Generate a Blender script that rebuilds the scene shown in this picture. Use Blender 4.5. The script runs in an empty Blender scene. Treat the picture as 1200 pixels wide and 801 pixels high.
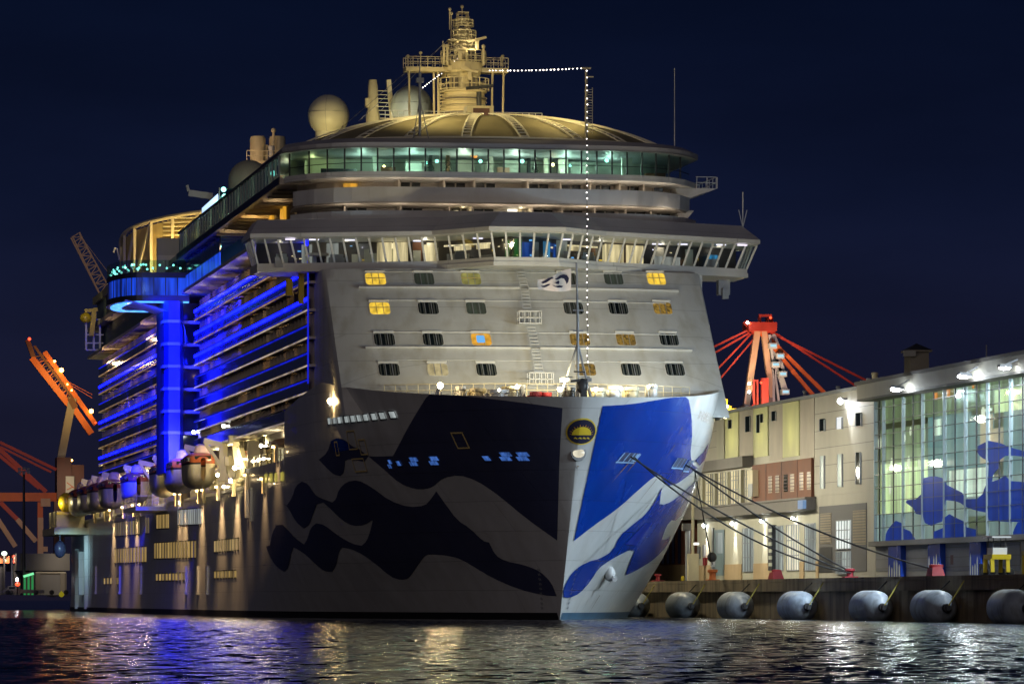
import bpy, bmesh, math, random
from mathutils import Vector, Matrix
from mathutils.bvhtree import BVHTree
from mathutils.geometry import delaunay_2d_cdt
random.seed(7)
SC = bpy.context.scene
COL = SC.collection

# ------------------------------------------------------------------ camera
FOC, CX, HZ, CAMZ = 5500.0, 600.0, 702.0, 1.8        # focal length in photo pixels, horizon row, eye height
TH = math.atan(930 / FOC); CT, ST = math.cos(TH), math.sin(TH)
CAM = Vector((-4.2 * CT - 413 * ST, 4.2 * ST - 413 * CT, CAMZ))
cd = bpy.data.cameras.new('camera'); cam = bpy.data.objects.new('camera', cd); COL.objects.link(cam)
cd.sensor_width = 36.0; cd.lens = 36.0 * FOC / 1200.0
cd.shift_y = (HZ - 400.5) / 1200.0
cd.clip_start = 1.0; cd.clip_end = 20000.0
cam.location = CAM; cam.rotation_euler = (math.pi / 2, 0, -TH)
SC.camera = cam

# ------------------------------------------------------------------ night sky, city glow, exposure
W = bpy.data.worlds.new('World'); SC.world = W; W.use_nodes = True
nt = W.node_tree; bg = nt.nodes['Background']
tc = nt.nodes.new('ShaderNodeTexCoord'); sx = nt.nodes.new('ShaderNodeSeparateXYZ'); rp = nt.nodes.new('ShaderNodeValToRGB')
nt.links.new(tc.outputs['Generated'], sx.inputs[0]); nt.links.new(sx.outputs['Z'], rp.inputs[0]); 
cn = nt.nodes.new('ShaderNodeTexNoise'); cn.inputs['Scale'].default_value = 9.0; cn.inputs['Detail'].default_value = 5; cm = nt.nodes.new('ShaderNodeMapping'); cm.inputs['Scale'].default_value = (1, 1, 3.5)
cr_ = nt.nodes.new('ShaderNodeMapRange'); cr_.inputs['From Min'].default_value = .3; cr_.inputs['From Max'].default_value = .7; cr_.inputs['To Min'].default_value = .80; cr_.inputs['To Max'].default_value = 1.25
cx = nt.nodes.new('ShaderNodeVectorMath'); cx.operation = 'SCALE'
nt.links.new(tc.outputs['Generated'], cm.inputs[0]); nt.links.new(cm.outputs[0], cn.inputs['Vector']); nt.links.new(cn.outputs['Fac'], cr_.inputs[0]); nt.links.new(rp.outputs[0], cx.inputs[0]); nt.links.new(cr_.outputs[0], cx.inputs['Scale']); nt.links.new(cx.outputs[0], bg.inputs[0])
els = rp.color_ramp.elements
els[0].position = 0.0; els[0].color = (0.0088, 0.0078, 0.0180, 1)
els[1].position = 1.0; els[1].color = (0.0010, 0.0016, 0.006, 1)
for p, c in ((0.045, (0.0072, 0.0082, 0.0235, 1)), (0.085, (0.0043, 0.0070, 0.0240, 1)), (0.125, (0.0022, 0.0045, 0.0165, 1))):
    e = els.new(p); e.color = c
bg.inputs[1].default_value = 1.0
sl = bpy.data.lights.new('city_glow', 'SUN'); sl.energy = 0.24; sl.angle = math.radians(20); sl.color = (1.0, 0.85, 0.78)  # weak sun lamp added in place of the city's glow
so = bpy.data.objects.new('city_glow', sl); COL.objects.link(so)
so.rotation_euler = Vector((0.34, 0.90, -0.28)).to_track_quat('-Z', 'Y').to_euler()
vs = SC.view_settings; vs.view_transform = 'Standard'; vs.look = 'None'; vs.exposure = 0.0; vs.gamma = 1.0; vs.use_curve_mapping = False
SC.render.engine = 'CYCLES'
cy = SC.cycles
cy.use_denoising = True; cy.max_bounces = 6; cy.diffuse_bounces = 2; cy.glossy_bounces = 3; cy.transparent_max_bounces = 12
cy.transmission_bounces = 4; cy.caustics_reflective = False; cy.caustics_refractive = False; cy.sample_clamp_indirect = 40.0
cy.use_light_tree = True

# ------------------------------------------------------------------ photo pixel -> point on a plane of the place
def ray(px, py):
    u, v = (px - CX) / FOC, (HZ - py) / FOC
    return Vector((u * CT + ST, -u * ST + CT, v))
def atY(px, py, y):
    d = ray(px, py); return CAM + d * ((y - CAM.y) / d.y)
def atX(px, py, x):
    d = ray(px, py); return CAM + d * ((x - CAM.x) / d.x)

# ------------------------------------------------------------------ materials
_m = {}
def mat(name, col, rough=0.5, metal=0.0, vary=0.12, scale=0.6, bump=0.0, bscale=4.0, spec=0.5, coat=0.0, stain=None):
    if name in _m: return _m[name]
    m = bpy.data.materials.new(name); m.use_nodes = True; n = m.node_tree; b = n.nodes['Principled BSDF']
    b.inputs['Roughness'].default_value = rough; b.inputs['Metallic'].default_value = metal
    b.inputs['Specular IOR Level'].default_value = spec; b.inputs['Coat Weight'].default_value = coat
    t = n.nodes.new('ShaderNodeTexCoord'); nz = n.nodes.new('ShaderNodeTexNoise'); nz.inputs['Scale'].default_value = scale; nz.inputs['Detail'].default_value = 6
    mp = n.nodes.new('ShaderNodeMapping'); mp.inputs['Scale'].default_value = (1, 1, 0.45)
    n.links.new(t.outputs['Object'], mp.inputs[0]); n.links.new(mp.outputs[0], nz.inputs['Vector'])
    cr = n.nodes.new('ShaderNodeValToRGB'); e = cr.color_ramp.elements
    e[0].position = 0.3; e[1].position = 0.7
    e[0].color = tuple(c * (1 - vary) for c in col) + (1,); e[1].color = tuple(min(1, c * (1 + vary * 0.6)) for c in col) + (1,)
    n.links.new(nz.outputs['Fac'], cr.inputs[0]); out = cr.outputs[0]
    if stain:
        sc, amount, scol = stain
        n2 = n.nodes.new('ShaderNodeTexNoise'); n2.inputs['Scale'].default_value = 1.0; n2.inputs['Detail'].default_value = 8
        m2 = n.nodes.new('ShaderNodeMapping'); m2.inputs['Scale'].default_value = sc
        n.links.new(t.outputs['Object'], m2.inputs[0]); n.links.new(m2.outputs[0], n2.inputs['Vector'])
        c2 = n.nodes.new('ShaderNodeValToRGB'); c2.color_ramp.elements[0].position = 0.48; c2.color_ramp.elements[1].position = 0.72
        c2.color_ramp.elements[0].color = (0, 0, 0, 1); c2.color_ramp.elements[1].color = (amount, amount, amount, 1)
        mx = n.nodes.new('ShaderNodeMixRGB'); mx.inputs[2].default_value = tuple(scol) + (1,)
        n.links.new(n2.outputs['Fac'], c2.inputs[0]); n.links.new(c2.outputs[0], mx.inputs[0]); n.links.new(out, mx.inputs[1]); out = mx.outputs[0]
    n.links.new(out, b.inputs['Base Color'])
    rr = n.nodes.new('ShaderNodeMapRange'); rr.inputs['To Min'].default_value = max(0.02, rough - 0.08); rr.inputs['To Max'].default_value = min(1, rough + 0.08)
    n.links.new(nz.outputs['Fac'], rr.inputs[0]); n.links.new(rr.outputs[0], b.inputs['Roughness'])
    if bump > 0:
        nb = n.nodes.new('ShaderNodeTexNoise'); nb.inputs['Scale'].default_value = bscale; nb.inputs['Detail'].default_value = 5
        n.links.new(t.outputs['Object'], nb.inputs['Vector'])
        bp = n.nodes.new('ShaderNodeBump'); bp.inputs['Strength'].default_value = bump; bp.inputs['Distance'].default_value = 0.05
        n.links.new(nb.outputs['Fac'], bp.inputs['Height']); n.links.new(bp.outputs[0], b.inputs['Normal'])
    _m[name] = m; return m

def plated(name, col, rough, stain=None, coat=0.0, bump=0.40):
    """painted steel plating: weld seams and slight buckling"""
    m = mat(name, col, rough, 0.0, 0.1, 0.35, stain=stain, coat=coat)
    n = m.node_tree; b = n.nodes['Principled BSDF']; t = n.nodes.new('ShaderNodeTexCoord')
    sep = n.nodes.new('ShaderNodeSeparateXYZ'); cmb = n.nodes.new('ShaderNodeCombineXYZ')
    n.links.new(t.outputs['Object'], sep.inputs[0]); n.links.new(sep.outputs['Y'], cmb.inputs['X']); n.links.new(sep.outputs['Z'], cmb.inputs['Y'])
    br = n.nodes.new('ShaderNodeTexBrick'); br.inputs['Scale'].default_value = 1.0; br.inputs['Brick Width'].default_value = 9.0
    br.inputs['Row Height'].default_value = 2.6; br.inputs['Mortar Size'].default_value = 0.05; br.inputs['Mortar Smooth'].default_value = 1.0
    br.inputs['Color1'].default_value = (1, 1, 1, 1); br.inputs['Color2'].default_value = (1, 1, 1, 1); br.inputs['Mortar'].default_value = (0, 0, 0, 1)
    n.links.new(cmb.outputs[0], br.inputs['Vector'])
    nz = n.nodes.new('ShaderNodeTexNoise'); nz.inputs['Scale'].default_value = 0.8; nz.inputs['Detail'].default_value = 3
    n.links.new(t.outputs['Object'], nz.inputs['Vector'])
    ad = n.nodes.new('ShaderNodeMath'); ad.operation = 'MULTIPLY_ADD'; ad.inputs[1].default_value = 0.35
    n.links.new(br.outputs['Color'], ad.inputs[0]); n.links.new(nz.outputs['Fac'], ad.inputs[2])
    src = b.inputs['Base Color'].links[0].from_socket; mu = n.nodes.new('ShaderNodeMixRGB'); mu.blend_type = 'MULTIPLY'; mu.inputs[0].default_value = 0.30
    br.inputs['Color1'].default_value = (1, 1, 1, 1); br.inputs['Color2'].default_value = (.86, .86, .86, 1)
    n.links.new(src, mu.inputs[1]); n.links.new(br.outputs['Color'], mu.inputs[2]); n.links.new(mu.outputs[0], b.inputs['Base Color'])
    bp = n.nodes.new('ShaderNodeBump'); bp.inputs['Strength'].default_value = bump; bp.inputs['Distance'].default_value = 0.06
    n.links.new(ad.outputs[0], bp.inputs['Height']); n.links.new(bp.outputs[0], b.inputs['Normal'])
    return m

def glow(name, col, strength, vary=0.0, scale=2.0, spec=0.5):
    if name in _m: return _m[name]
    m = bpy.data.materials.new(name); m.use_nodes = True; n = m.node_tree; b = n.nodes['Principled BSDF']
    b.inputs['Base Color'].default_value = (0.02, 0.02, 0.02, 1); b.inputs['Emission Color'].default_value = tuple(col) + (1,)
    b.inputs['Emission Strength'].default_value = strength; b.inputs['Roughness'].default_value = 0.3; b.inputs['Specular IOR Level'].default_value = spec
    if vary > 0:
        t = n.nodes.new('ShaderNodeTexCoord'); mp = n.nodes.new('ShaderNodeMapping'); mp.inputs['Scale'].default_value = (scale, scale, scale * 0.12)
        nz = n.nodes.new('ShaderNodeTexNoise'); nz.inputs['Scale'].default_value = 1; nz.inputs['Detail'].default_value = 3
        r = n.nodes.new('ShaderNodeMapRange'); r.inputs['From Min'].default_value = 0.3; r.inputs['From Max'].default_value = 0.7
        r.inputs['To Min'].default_value = strength * (1 - vary); r.inputs['To Max'].default_value = strength * (1 + vary)
        n.links.new(t.outputs['Object'], mp.inputs[0]); n.links.new(mp.outputs[0], nz.inputs['Vector']); n.links.new(nz.outputs['Fac'], r.inputs[0])
        n.links.new(r.outputs[0], b.inputs['Emission Strength'])
    _m[name] = m; return m

def glass(name, tint=(0.85, 0.95, 0.93), refl=0.12):
    if name in _m: return _m[name]
    m = bpy.data.materials.new(name); m.use_nodes = True; n = m.node_tree; n.nodes.remove(n.nodes['Principled BSDF'])
    tr = n.nodes.new('ShaderNodeBsdfTransparent'); tr.inputs[0].default_value = tuple(tint) + (1,)
    gl = n.nodes.new('ShaderNodeBsdfGlossy'); gl.inputs['Roughness'].default_value = 0.03
    mx = n.nodes.new('ShaderNodeMixShader'); lw = n.nodes.new('ShaderNodeLayerWeight'); lw.inputs[0].default_value = 0.25
    ma = n.nodes.new('ShaderNodeMath'); ma.operation = 'MULTIPLY_ADD'; ma.inputs[1].default_value = 0.5; ma.inputs[2].default_value = refl * 0.4; ma.use_clamp = True
    n.links.new(lw.outputs['Fresnel'], ma.inputs[0]); n.links.new(ma.outputs[0], mx.inputs[0])
    n.links.new(tr.outputs[0], mx.inputs[1]); n.links.new(gl.outputs[0], mx.inputs[2]); n.links.new(mx.outputs[0], n.nodes['Material Output'].inputs[0])
    _m[name] = m; return m

streak = (0.9, 0.9, 0.06)
M = dict(
    hull=plated('hull_white_paint', (0.60, 0.60, 0.60), 0.34, stain=((0.7, 0.7, 0.05), 0.3, (0.40, 0.37, 0.33)), coat=0.15),
    navy=plated('hull_navy_paint', (0.056, 0.062, 0.130), 0.36, coat=0.1, stain=((0.6, 0.6, 0.05), 0.35, (0.085, 0.088, 0.14))),
    royal=plated('hull_blue_paint', (0.002, 0.036, 0.32), 0.26, stain=((0.5, 0.5, 0.05), 0.3, (0.004, 0.07, 0.42)), coat=0.2),
    boot=mat('boot_topping_blue', (0.05, 0.12, 0.20), 0.5, vary=0.3),
    white=plated('white_steel', (0.70, 0.70, 0.68), 0.42, stain=((0.9, 0.9, 0.05), 0.22, (0.50, 0.46, 0.38)), bump=0.2),
    front=plated('front_white_steel', (0.66, 0.66, 0.64), 0.45, stain=((0.8, 0.5, 0.06), 0.55, (0.44, 0.41, 0.33)), bump=0.55),
    cream=mat('cream_paint', (0.66, 0.58, 0.38), 0.5, vary=0.15, scale=1.0),
    soffit=mat('soffit_panel', (0.55, 0.50, 0.42), 0.6, vary=0.15),
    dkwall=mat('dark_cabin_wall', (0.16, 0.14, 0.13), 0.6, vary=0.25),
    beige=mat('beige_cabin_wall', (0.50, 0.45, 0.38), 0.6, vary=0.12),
    dome=mat('dome_panel', (0.27, 0.235, 0.135), 0.55, vary=0.2, scale=0.5, bump=0.1),
    rib=mat('dome_rib_paint', (0.80, 0.76, 0.60), 0.5),
    grey=mat('grey_paint', (0.30, 0.31, 0.33), 0.45),
    dark=mat('dark_steel', (0.03, 0.03, 0.035), 0.45, vary=0.3),
    black=mat('black_rubber', (0.012, 0.012, 0.013), 0.6),
    winglass=mat('dark_window_glass', (0.012, 0.018, 0.022), 0.06, vary=0.3, spec=0.8),
    curtain=mat('window_blind', (0.45, 0.42, 0.36), 0.8),
    balglass=mat('blue_tinted_glass_panel', (0.020, 0.035, 0.075), 0.10, vary=0.3, spec=0.9),
    partit=mat('balcony_partition', (0.40, 0.33, 0.28), 0.6),
    steel=mat('bare_steel', (0.45, 0.45, 0.46), 0.3, 0.9),
    boatw=mat('lifeboat_white_gelcoat', (0.60, 0.54, 0.38), 0.35, vary=0.35),
    boato=mat('lifeboat_orange_gelcoat', (0.34, 0.085, 0.03), 0.35, vary=0.2),
    radome=mat('radome_fibreglass', (0.62, 0.60, 0.52), 0.45, vary=0.08),
    concrete=mat('quay_concrete', (0.27, 0.21, 0.13), 0.85, vary=0.35, scale=0.5, bump=0.5, bscale=3.0, stain=((0.8, 0.8, 0.10), 0.8, (0.055, 0.045, 0.035))),
    apron=mat('apron_asphalt', (0.06, 0.06, 0.06), 0.8, vary=0.25, bump=0.3),
    fender=mat('fender_foam_skin', (0.36, 0.42, 0.50), 0.40, vary=0.25, scale=1.2, stain=((1.2, 1.2, 0.6), 0.85, (0.12, 0.125, 0.12))),
    cladding=mat('grey_cladding', (0.46, 0.43, 0.36), 0.7, vary=0.08),
    render_=mat('pale_render', (0.52, 0.50, 0.40), 0.8, vary=0.1, bump=0.1),
    yelpan=mat('panel_yellow_light_tint', (0.62, 0.61, 0.32), 0.7, vary=0.12),  # pale yellow carries the light of the lit panels
    rust=mat('rust_panel', (0.17, 0.055, 0.022), 0.7, vary=0.18),
    sand=mat('sandstone_base', (0.50, 0.36, 0.20), 0.8, vary=0.12, bump=0.2),
    soffd=mat('dark_beam', (0.17, 0.155, 0.14), 0.7),
    brick=mat('red_brick', (0.26, 0.09, 0.05), 0.85, vary=0.3, scale=3, bump=0.4, bscale=12),
    garage=mat('garage_door', (0.24, 0.24, 0.25), 0.6, vary=0.12),
    mullion=mat('mullion_aluminium', (0.24, 0.29, 0.31), 0.35, 0.5),
    mural=mat('mural_navy_film', (0.010, 0.055, 0.42), 0.25, vary=0.25, scale=0.7),
    muralpale=mat('mural_pale_film', (0.34, 0.47, 0.48), 0.3, vary=0.15, scale=0.7),
    orange=mat('crane_orange', (0.55, 0.13, 0.03), 0.5, vary=0.2),
    red=mat('crane_red', (0.42, 0.045, 0.03), 0.5, vary=0.2),
    tan=mat('crane_leg_cream', (0.50, 0.38, 0.26), 0.55, vary=0.15),
    brown=mat('crane_machinery_brown', (0.12, 0.05, 0.04), 0.6, vary=0.3),
    pink=mat('bollard_red', (0.36, 0.03, 0.04), 0.6, vary=0.3),
    yellow=mat('machine_yellow', (0.62, 0.46, 0.02), 0.4, vary=0.15),
    rope=mat('wet_rope', (0.022, 0.02, 0.02), 0.8, vary=0.3, scale=6),
    chain=mat('fender_strap', (0.50, 0.44, 0.10), 0.7),
    asph=mat('far_quay', (0.035, 0.033, 0.032), 0.8),
    leaf=mat('conifer_green', (0.04, 0.07, 0.04), 0.8, vary=0.4, scale=8),
    flagw=mat('flag_cloth', (0.78, 0.70, 0.62), 0.9, vary=0.08),
    flagn=mat('flag_navy', (0.015, 0.015, 0.05), 0.9),
    gold=mat('emblem_gold', (0.80, 0.58, 0.04), 0.4),
    floor=mat('interior_floor', (0.18, 0.16, 0.14), 0.5),
    pale=mat('interior_wall', (0.58, 0.60, 0.52), 0.7, vary=0.1),
    paledk=mat('bridge_wall', (0.09, 0.085, 0.085), 0.7, vary=0.2),
    wood=mat('interior_wood', (0.22, 0.10, 0.05), 0.5, vary=0.3),
    waterline=mat('hull_scuff', (0.25, 0.24, 0.24), 0.6),
)
EM = dict(
    warmwin=glow('lit_window_yellow', (1.0, 0.64, 0.06), 0.85, 0.45, 1.6),
    warmdim=glow('lit_window_dim', (1.0, 0.78, 0.30), 0.30, 0.5, 2.0),
    cream=glow('lit_window_cream', (1.0, 0.86, 0.45), 0.75, 0.45, 1.2),
    tv=glow('lit_screen_blue', (0.16, 0.50, 1.0), 0.9),
    orange=glow('lit_cabin_orange', (1.0, 0.48, 0.04), 0.65, 0.4, 2.0),
    
    bulb=glow('white_bulb', (1.0, 0.90, 0.86), 5.0),
    flood=glow('floodlight_lens', (1.0, 0.86, 0.60), 60.0),
    cool=glow('cool_lamp_lens', (0.86, 0.95, 1.0), 40.0),
    warm=glow('warm_lamp_lens', (1.0, 0.68, 0.28), 22.0),
    sodium=glow('sodium_lamp_lens', (1.0, 0.42, 0.06), 30.0),
    ledb=glow('blue_led_strip', (0.002, 0.004, 1.0), 8.0, 0.6, 0.25),
    ledb2=glow('blue_led_strip_dim', (0.006, 0.015, 0.8), 0.6, 0.8, 0.15),
    ledw=glow('white_edge_strip', (1.0, 0.80, 0.60), 0.38, 0.6, 0.25),
    ledo=glow('amber_edge_strip', (1.0, 0.60, 0.25), 0.22, 0.7, 0.25),
    bluewin=glow('blue_lit_port', (0.10, 0.28, 0.95), 0.35, 0.6, 3.0),
    redl=glow('red_beacon_lens', (1.0, 0.06, 0.02), 4.0),
    screen=glow('movie_screen_face', (0.45, 0.66, 1.0), 1.7, 0.3, 0.3),
    teal=glow('teal_reading_lamp', (0.35, 1.0, 0.85), 3.0),
    ceil=glow('ceiling_strip', (0.90, 0.82, 1.0), 1.6),
    shelf=glow('lit_shelf', (1.0, 0.80, 0.45), 0.9, 0.6, 1.5),
    greens=glow('green_console_screen', (0.02, 0.25, 0.03), 0.35, 0.8, 2.5),
    blues=glow('blue_console_screen', (0.02, 0.10, 0.50), 0.35, 0.8, 2.5),
    redsign=glow('orange_sign_lamp', (1.0, 0.30, 0.02), 1.4, 0.5, 3.0),
    greenl=glow('green_canopy_lamp', (0.25, 1.0, 0.45), 1.0),
    seawalk=glow('skywalk_led_ring', (0.06, 0.28, 1.0), 2.2, 0.4, 1.5),
    seapane=glow('skywalk_lit_glass', (0.012, 0.075, 0.85), 0.60, 0.9, 1.2),
)
GL = dict(lounge=glass('lounge_glass', (0.80, 0.98, 0.92)), bridge=glass('bridge_glass', (0.86, 0.93, 0.92), 0.06), teal=glass('deck_screen_glass', (0.45, 0.72, 0.70), 0.3),
          hall=glass('hall_glass', (0.84, 0.98, 0.96), 0.12))

# ------------------------------------------------------------------ mesh builder
SPLIT = {'yard_strut', 'deck_machinery', 'slit_frame', 'stern_post', 'stone_base', 'mast_pole', 'soffit_rib', 'tower_window', 'canopy_post', 'door_jamb', 'luffing_cable', 'deck_rail_post', 'rubbing_strake', 'cladding_joint', 'panel_joint', 'boat_deck_house_part'}
class MB:
    def __init__(s): s.v = []; s.f = []; s.k = []
    def quad(s, a, b, c, d, k=0):
        n = len(s.v); s.v += [tuple(a), tuple(b), tuple(c), tuple(d)]; s.f.append((n, n + 1, n + 2, n + 3)); s.k.append(k); return s
    def poly(s, pts, k=0):
        n = len(s.v); s.v += [tuple(p) for p in pts]; s.f.append(tuple(range(n, n + len(pts)))); s.k.append(k); return s
    def hexa(s, p, k=0):        # 8 corners, bottom ring then top ring
        n = len(s.v); s.v += [tuple(q) for q in p]
        for f in ((0, 3, 2, 1), (4, 5, 6, 7), (0, 1, 5, 4), (1, 2, 6, 5), (2, 3, 7, 6), (3, 0, 4, 7)):
            s.f.append(tuple(n + i for i in f)); s.k.append(k)
        return s
    def box(s, x0, x1, y0, y1, z0, z1, k=0):
        return s.hexa([(x0, y0, z0), (x1, y0, z0), (x1, y1, z0), (x0, y1, z0), (x0, y0, z1), (x1, y0, z1), (x1, y1, z1), (x0, y1, z1)], k)
    def bar(s, p, q, w, h=None, k=0, up=(0, 0, 1)):
        p, q = Vector(p), Vector(q); h = w if h is None else h
        d = (q - p).normalized(); u = Vector(up)
        if abs(d.dot(u)) > 0.98: u = Vector((0, 1, 0))
        r = d.cross(u).normalized() * w / 2; t = r.cross(d).normalized() * h / 2
        return s.hexa([p - r - t, p + r - t, q + r - t, q - r - t, p - r + t, p + r + t, q + r + t, q - r + t], k)
    def tube(s, pts, r, n=8, k=0, r2=None, caps=True):
        pts = [Vector(p) for p in pts]; N = len(pts); rings = []
        for i, p in enumerate(pts):
            d = (pts[min(i + 1, N - 1)] - pts[max(i - 1, 0)]).normalized(); u = Vector((0, 0, 1))
            if abs(d.z) > 0.98: u = Vector((0, 1, 0))
            a = d.cross(u).normalized(); b = a.cross(d)
            rr = r if r2 is None else r + (r2 - r) * i / (N - 1)
            n0 = len(s.v)
            for j in range(n):
                t = 2 * math.pi * j / n; s.v.append(tuple(p + (a * math.cos(t) + b * math.sin(t)) * rr))
            rings.append(n0)
        for i in range(N - 1):
            for j in range(n):
                s.f.append((rings[i] + j, rings[i] + (j + 1) % n, rings[i + 1] + (j + 1) % n, rings[i + 1] + j)); s.k.append(k)
        if caps:
            s.f.append(tuple(rings[0] + j for j in range(n))[::-1]); s.k.append(k); s.f.append(tuple(rings[-1] + j for j in range(n))); s.k.append(k)
        return s
    def lathe(s, c, prof, n=20, k=0, axis='z'):
        rings = []
        for r, h in prof:
            n0 = len(s.v)
            for j in range(n):
                t = 2 * math.pi * j / n; a, b = math.cos(t) * r, math.sin(t) * r
                s.v.append((c[0] + a, c[1] + b, c[2] + h) if axis == 'z' else (c[0] + a, c[1] + h, c[2] + b))
            rings.append(n0)
        for i in range(len(prof) - 1):
            for j in range(n):
                s.f.append((rings[i] + j, rings[i] + (j + 1) % n, rings[i + 1] + (j + 1) % n, rings[i + 1] + j)); s.k.append(k)
        s.f.append(tuple(rings[0] + j for j in range(n))[::-1]); s.k.append(k); s.f.append(tuple(rings[-1] + j for j in range(n))); s.k.append(k)
        return s
    def ball(s, c, rx, ry=None, rz=None, n=12, m=8, k=0):
        ry = ry or rx; rz = rz or rx
        n0 = len(s.v)
        for i in range(m + 1):
            t = math.pi * i / m
            for j in range(n):
                a = 2 * math.pi * j / n
                s.v.append((c[0] + rx * math.sin(t) * math.cos(a), c[1] + ry * math.sin(t) * math.sin(a), c[2] - rz * math.cos(t)))
        for i in range(m):
            for j in range(n):
                s.f.append((n0 + i * n + j, n0 + i * n + (j + 1) % n, n0 + (i + 1) * n + (j + 1) % n, n0 + (i + 1) * n + j)); s.k.append(k)
        return s
    def grid(s, fn, nu, nv, k=0):
        n0 = len(s.v)
        for i in range(nu + 1):
            for j in range(nv + 1): s.v.append(tuple(fn(i / nu, j / nv)))
        for i in range(nu):
            for j in range(nv):
                a = n0 + i * (nv + 1) + j; s.f.append((a, a + nv + 1, a + nv + 2, a + 1)); s.k.append(k)
        return s
    def wall(s, line, z0, z1, k=0):     # vertical sheet along a plan polyline; z0/z1 numbers
        for a, b in zip(line, line[1:]): s.quad((a[0], a[1], z0), (b[0], b[1], z0), (b[0], b[1], z1), (a[0], a[1], z1), k)
        return s
    def slab(s, outline, z0, z1, k=0):  # closed plan polygon, thick
        n = len(outline); n0 = len(s.v)
        s.v += [(p[0], p[1], z0) for p in outline] + [(p[0], p[1], z1) for p in outline]
        s.f.append(tuple(range(n0, n0 + n))[::-1]); s.k.append(k); s.f.append(tuple(range(n0 + n, n0 + 2 * n))); s.k.append(k)
        for i in range(n):
            j = (i + 1) % n; s.f.append((n0 + i, n0 + j, n0 + n + j, n0 + n + i)); s.k.append(k)
        return s
    def build(s, name, mats, parent=None, smooth=False, sharp=None):
        if name in SPLIT and s.f:
            par = list(range(len(s.v)))
            def root(i):
                while par[i] != i: par[i] = par[par[i]]; i = par[i]
                return i
            for f in s.f:
                for i in f[1:]: par[root(i)] = root(f[0])
            groups = {}
            for f, k in zip(s.f, s.k): groups.setdefault(root(f[0]), []).append((f, k))
            if len(groups) > 1:
                out = None
                for g in groups.values():
                    q = MB(); idx = {}
                    for f, k in g:
                        for i in f:
                            if i not in idx: idx[i] = len(q.v); q.v.append(s.v[i])
                        q.f.append(tuple(idx[i] for i in f)); q.k.append(k)
                    o = q.make(name, mats, parent, smooth, sharp); out = out or o
                return out
        return s.make(name, mats, parent, smooth, sharp)
    def make(s, name, mats, parent=None, smooth=False, sharp=None):
        me = bpy.data.meshes.new(name); me.from_pydata(s.v, [], s.f); me.update()
        mats = mats if isinstance(mats, (list, tuple)) else [mats]
        for m in mats: me.materials.append(m)
        for p, k in zip(me.polygons, s.k): p.material_index = k
        bm = bmesh.new(); bm.from_mesh(me)
        if smooth: bmesh.ops.remove_doubles(bm, verts=bm.verts, dist=1e-4)
        bmesh.ops.recalc_face_normals(bm, faces=bm.faces)
        if smooth:
            for f in bm.faces: f.smooth = True
            ang = math.radians(sharp or 40)
            for e in bm.edges:
                if len(e.link_faces) == 2 and e.calc_face_angle(0) > ang: e.smooth = False
        bm.to_mesh(me); bm.free()
        o = bpy.data.objects.new(name, me); COL.objects.link(o)
        if parent is not None: put(o, parent)
        return o
def put(o, parent):
    o.parent = parent
    if parent.type == 'EMPTY': o.matrix_parent_inverse = Matrix.Translation(-parent.location)
def tag(o, label, cat, group=None):
    o['label'] = label; o['category'] = cat
    if group: o['group'] = group
    return o
def thing(name, label, cat, loc, group=None):
    o = bpy.data.objects.new(name, None); COL.objects.link(o); o.location = loc; o.empty_display_size = 0.5
    return tag(o, label, cat, group)
def struct(o, kind='structure'): o['kind'] = kind; return o
def copy_tree(o, shift, parent=None):
    c = o.copy(); COL.objects.link(c)
    if parent is None: c.location = o.location + Vector(shift)
    else: c.parent = parent
    for ch in list(o.children): copy_tree(ch, shift, c)
    return c
def lamp(name, loc, aim, watts, col, angle=80, size=0.3, blend=0.6, parent=None, kind='SPOT'):
    l = bpy.data.lights.new(name, kind); l.energy = watts; l.color = col
    if kind == 'SPOT': l.spot_size = math.radians(angle); l.spot_blend = blend; l.shadow_soft_size = size
    elif kind == 'POINT': l.shadow_soft_size = size
    else:
        l.shape = 'RECTANGLE'; l.size, l.size_y = size if isinstance(size, tuple) else (size, size)
    o = bpy.data.objects.new(name, l); COL.objects.link(o); o.location = loc
    if aim is not None: o.rotation_euler = (Vector(aim) - Vector(loc)).to_track_quat('-Z', 'Y').to_euler()
    if parent is not None: put(o, parent)
    return o
def lerp(tab, x):
    for (a, fa), (b, fb) in zip(tab, tab[1:]):
        if x <= b: return fa + (fb - fa) * max(0, (x - a)) / (b - a)
    return tab[-1][1]
def cut_poly(pts, step, axes=(0, 1)):
    """flat polygon (2D) -> small flat faces on a grid of the given step: list of vertex lists, faces"""
    n = len(pts); cv, _, cf = delaunay_2d_cdt([Vector(p) for p in pts], [], [list(range(n))], 1, 1e-5)[:3]
    bm = bmesh.new(); vs_ = [bm.verts.new((p[0], p[1], 0)) for p in cv]
    for f in cf: bm.faces.new([vs_[i] for i in f])
    for ax in (0, 1):
        lo = min(p[ax] for p in pts); hi = max(p[ax] for p in pts); n = int((hi - lo) / step)
        no = Vector((1, 0, 0)) if ax == 0 else Vector((0, 1, 0))
        for i in range(1, n + 1):
            bmesh.ops.bisect_plane(bm, geom=bm.verts[:] + bm.edges[:] + bm.faces[:], plane_co=no * (lo + i * step), plane_no=no)
    bm.verts.index_update()
    v = [(q.co.x, q.co.y) for q in bm.verts]; fs = [tuple(q.index for q in g.verts) for g in bm.faces]; bm.free()
    return v, fs

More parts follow.
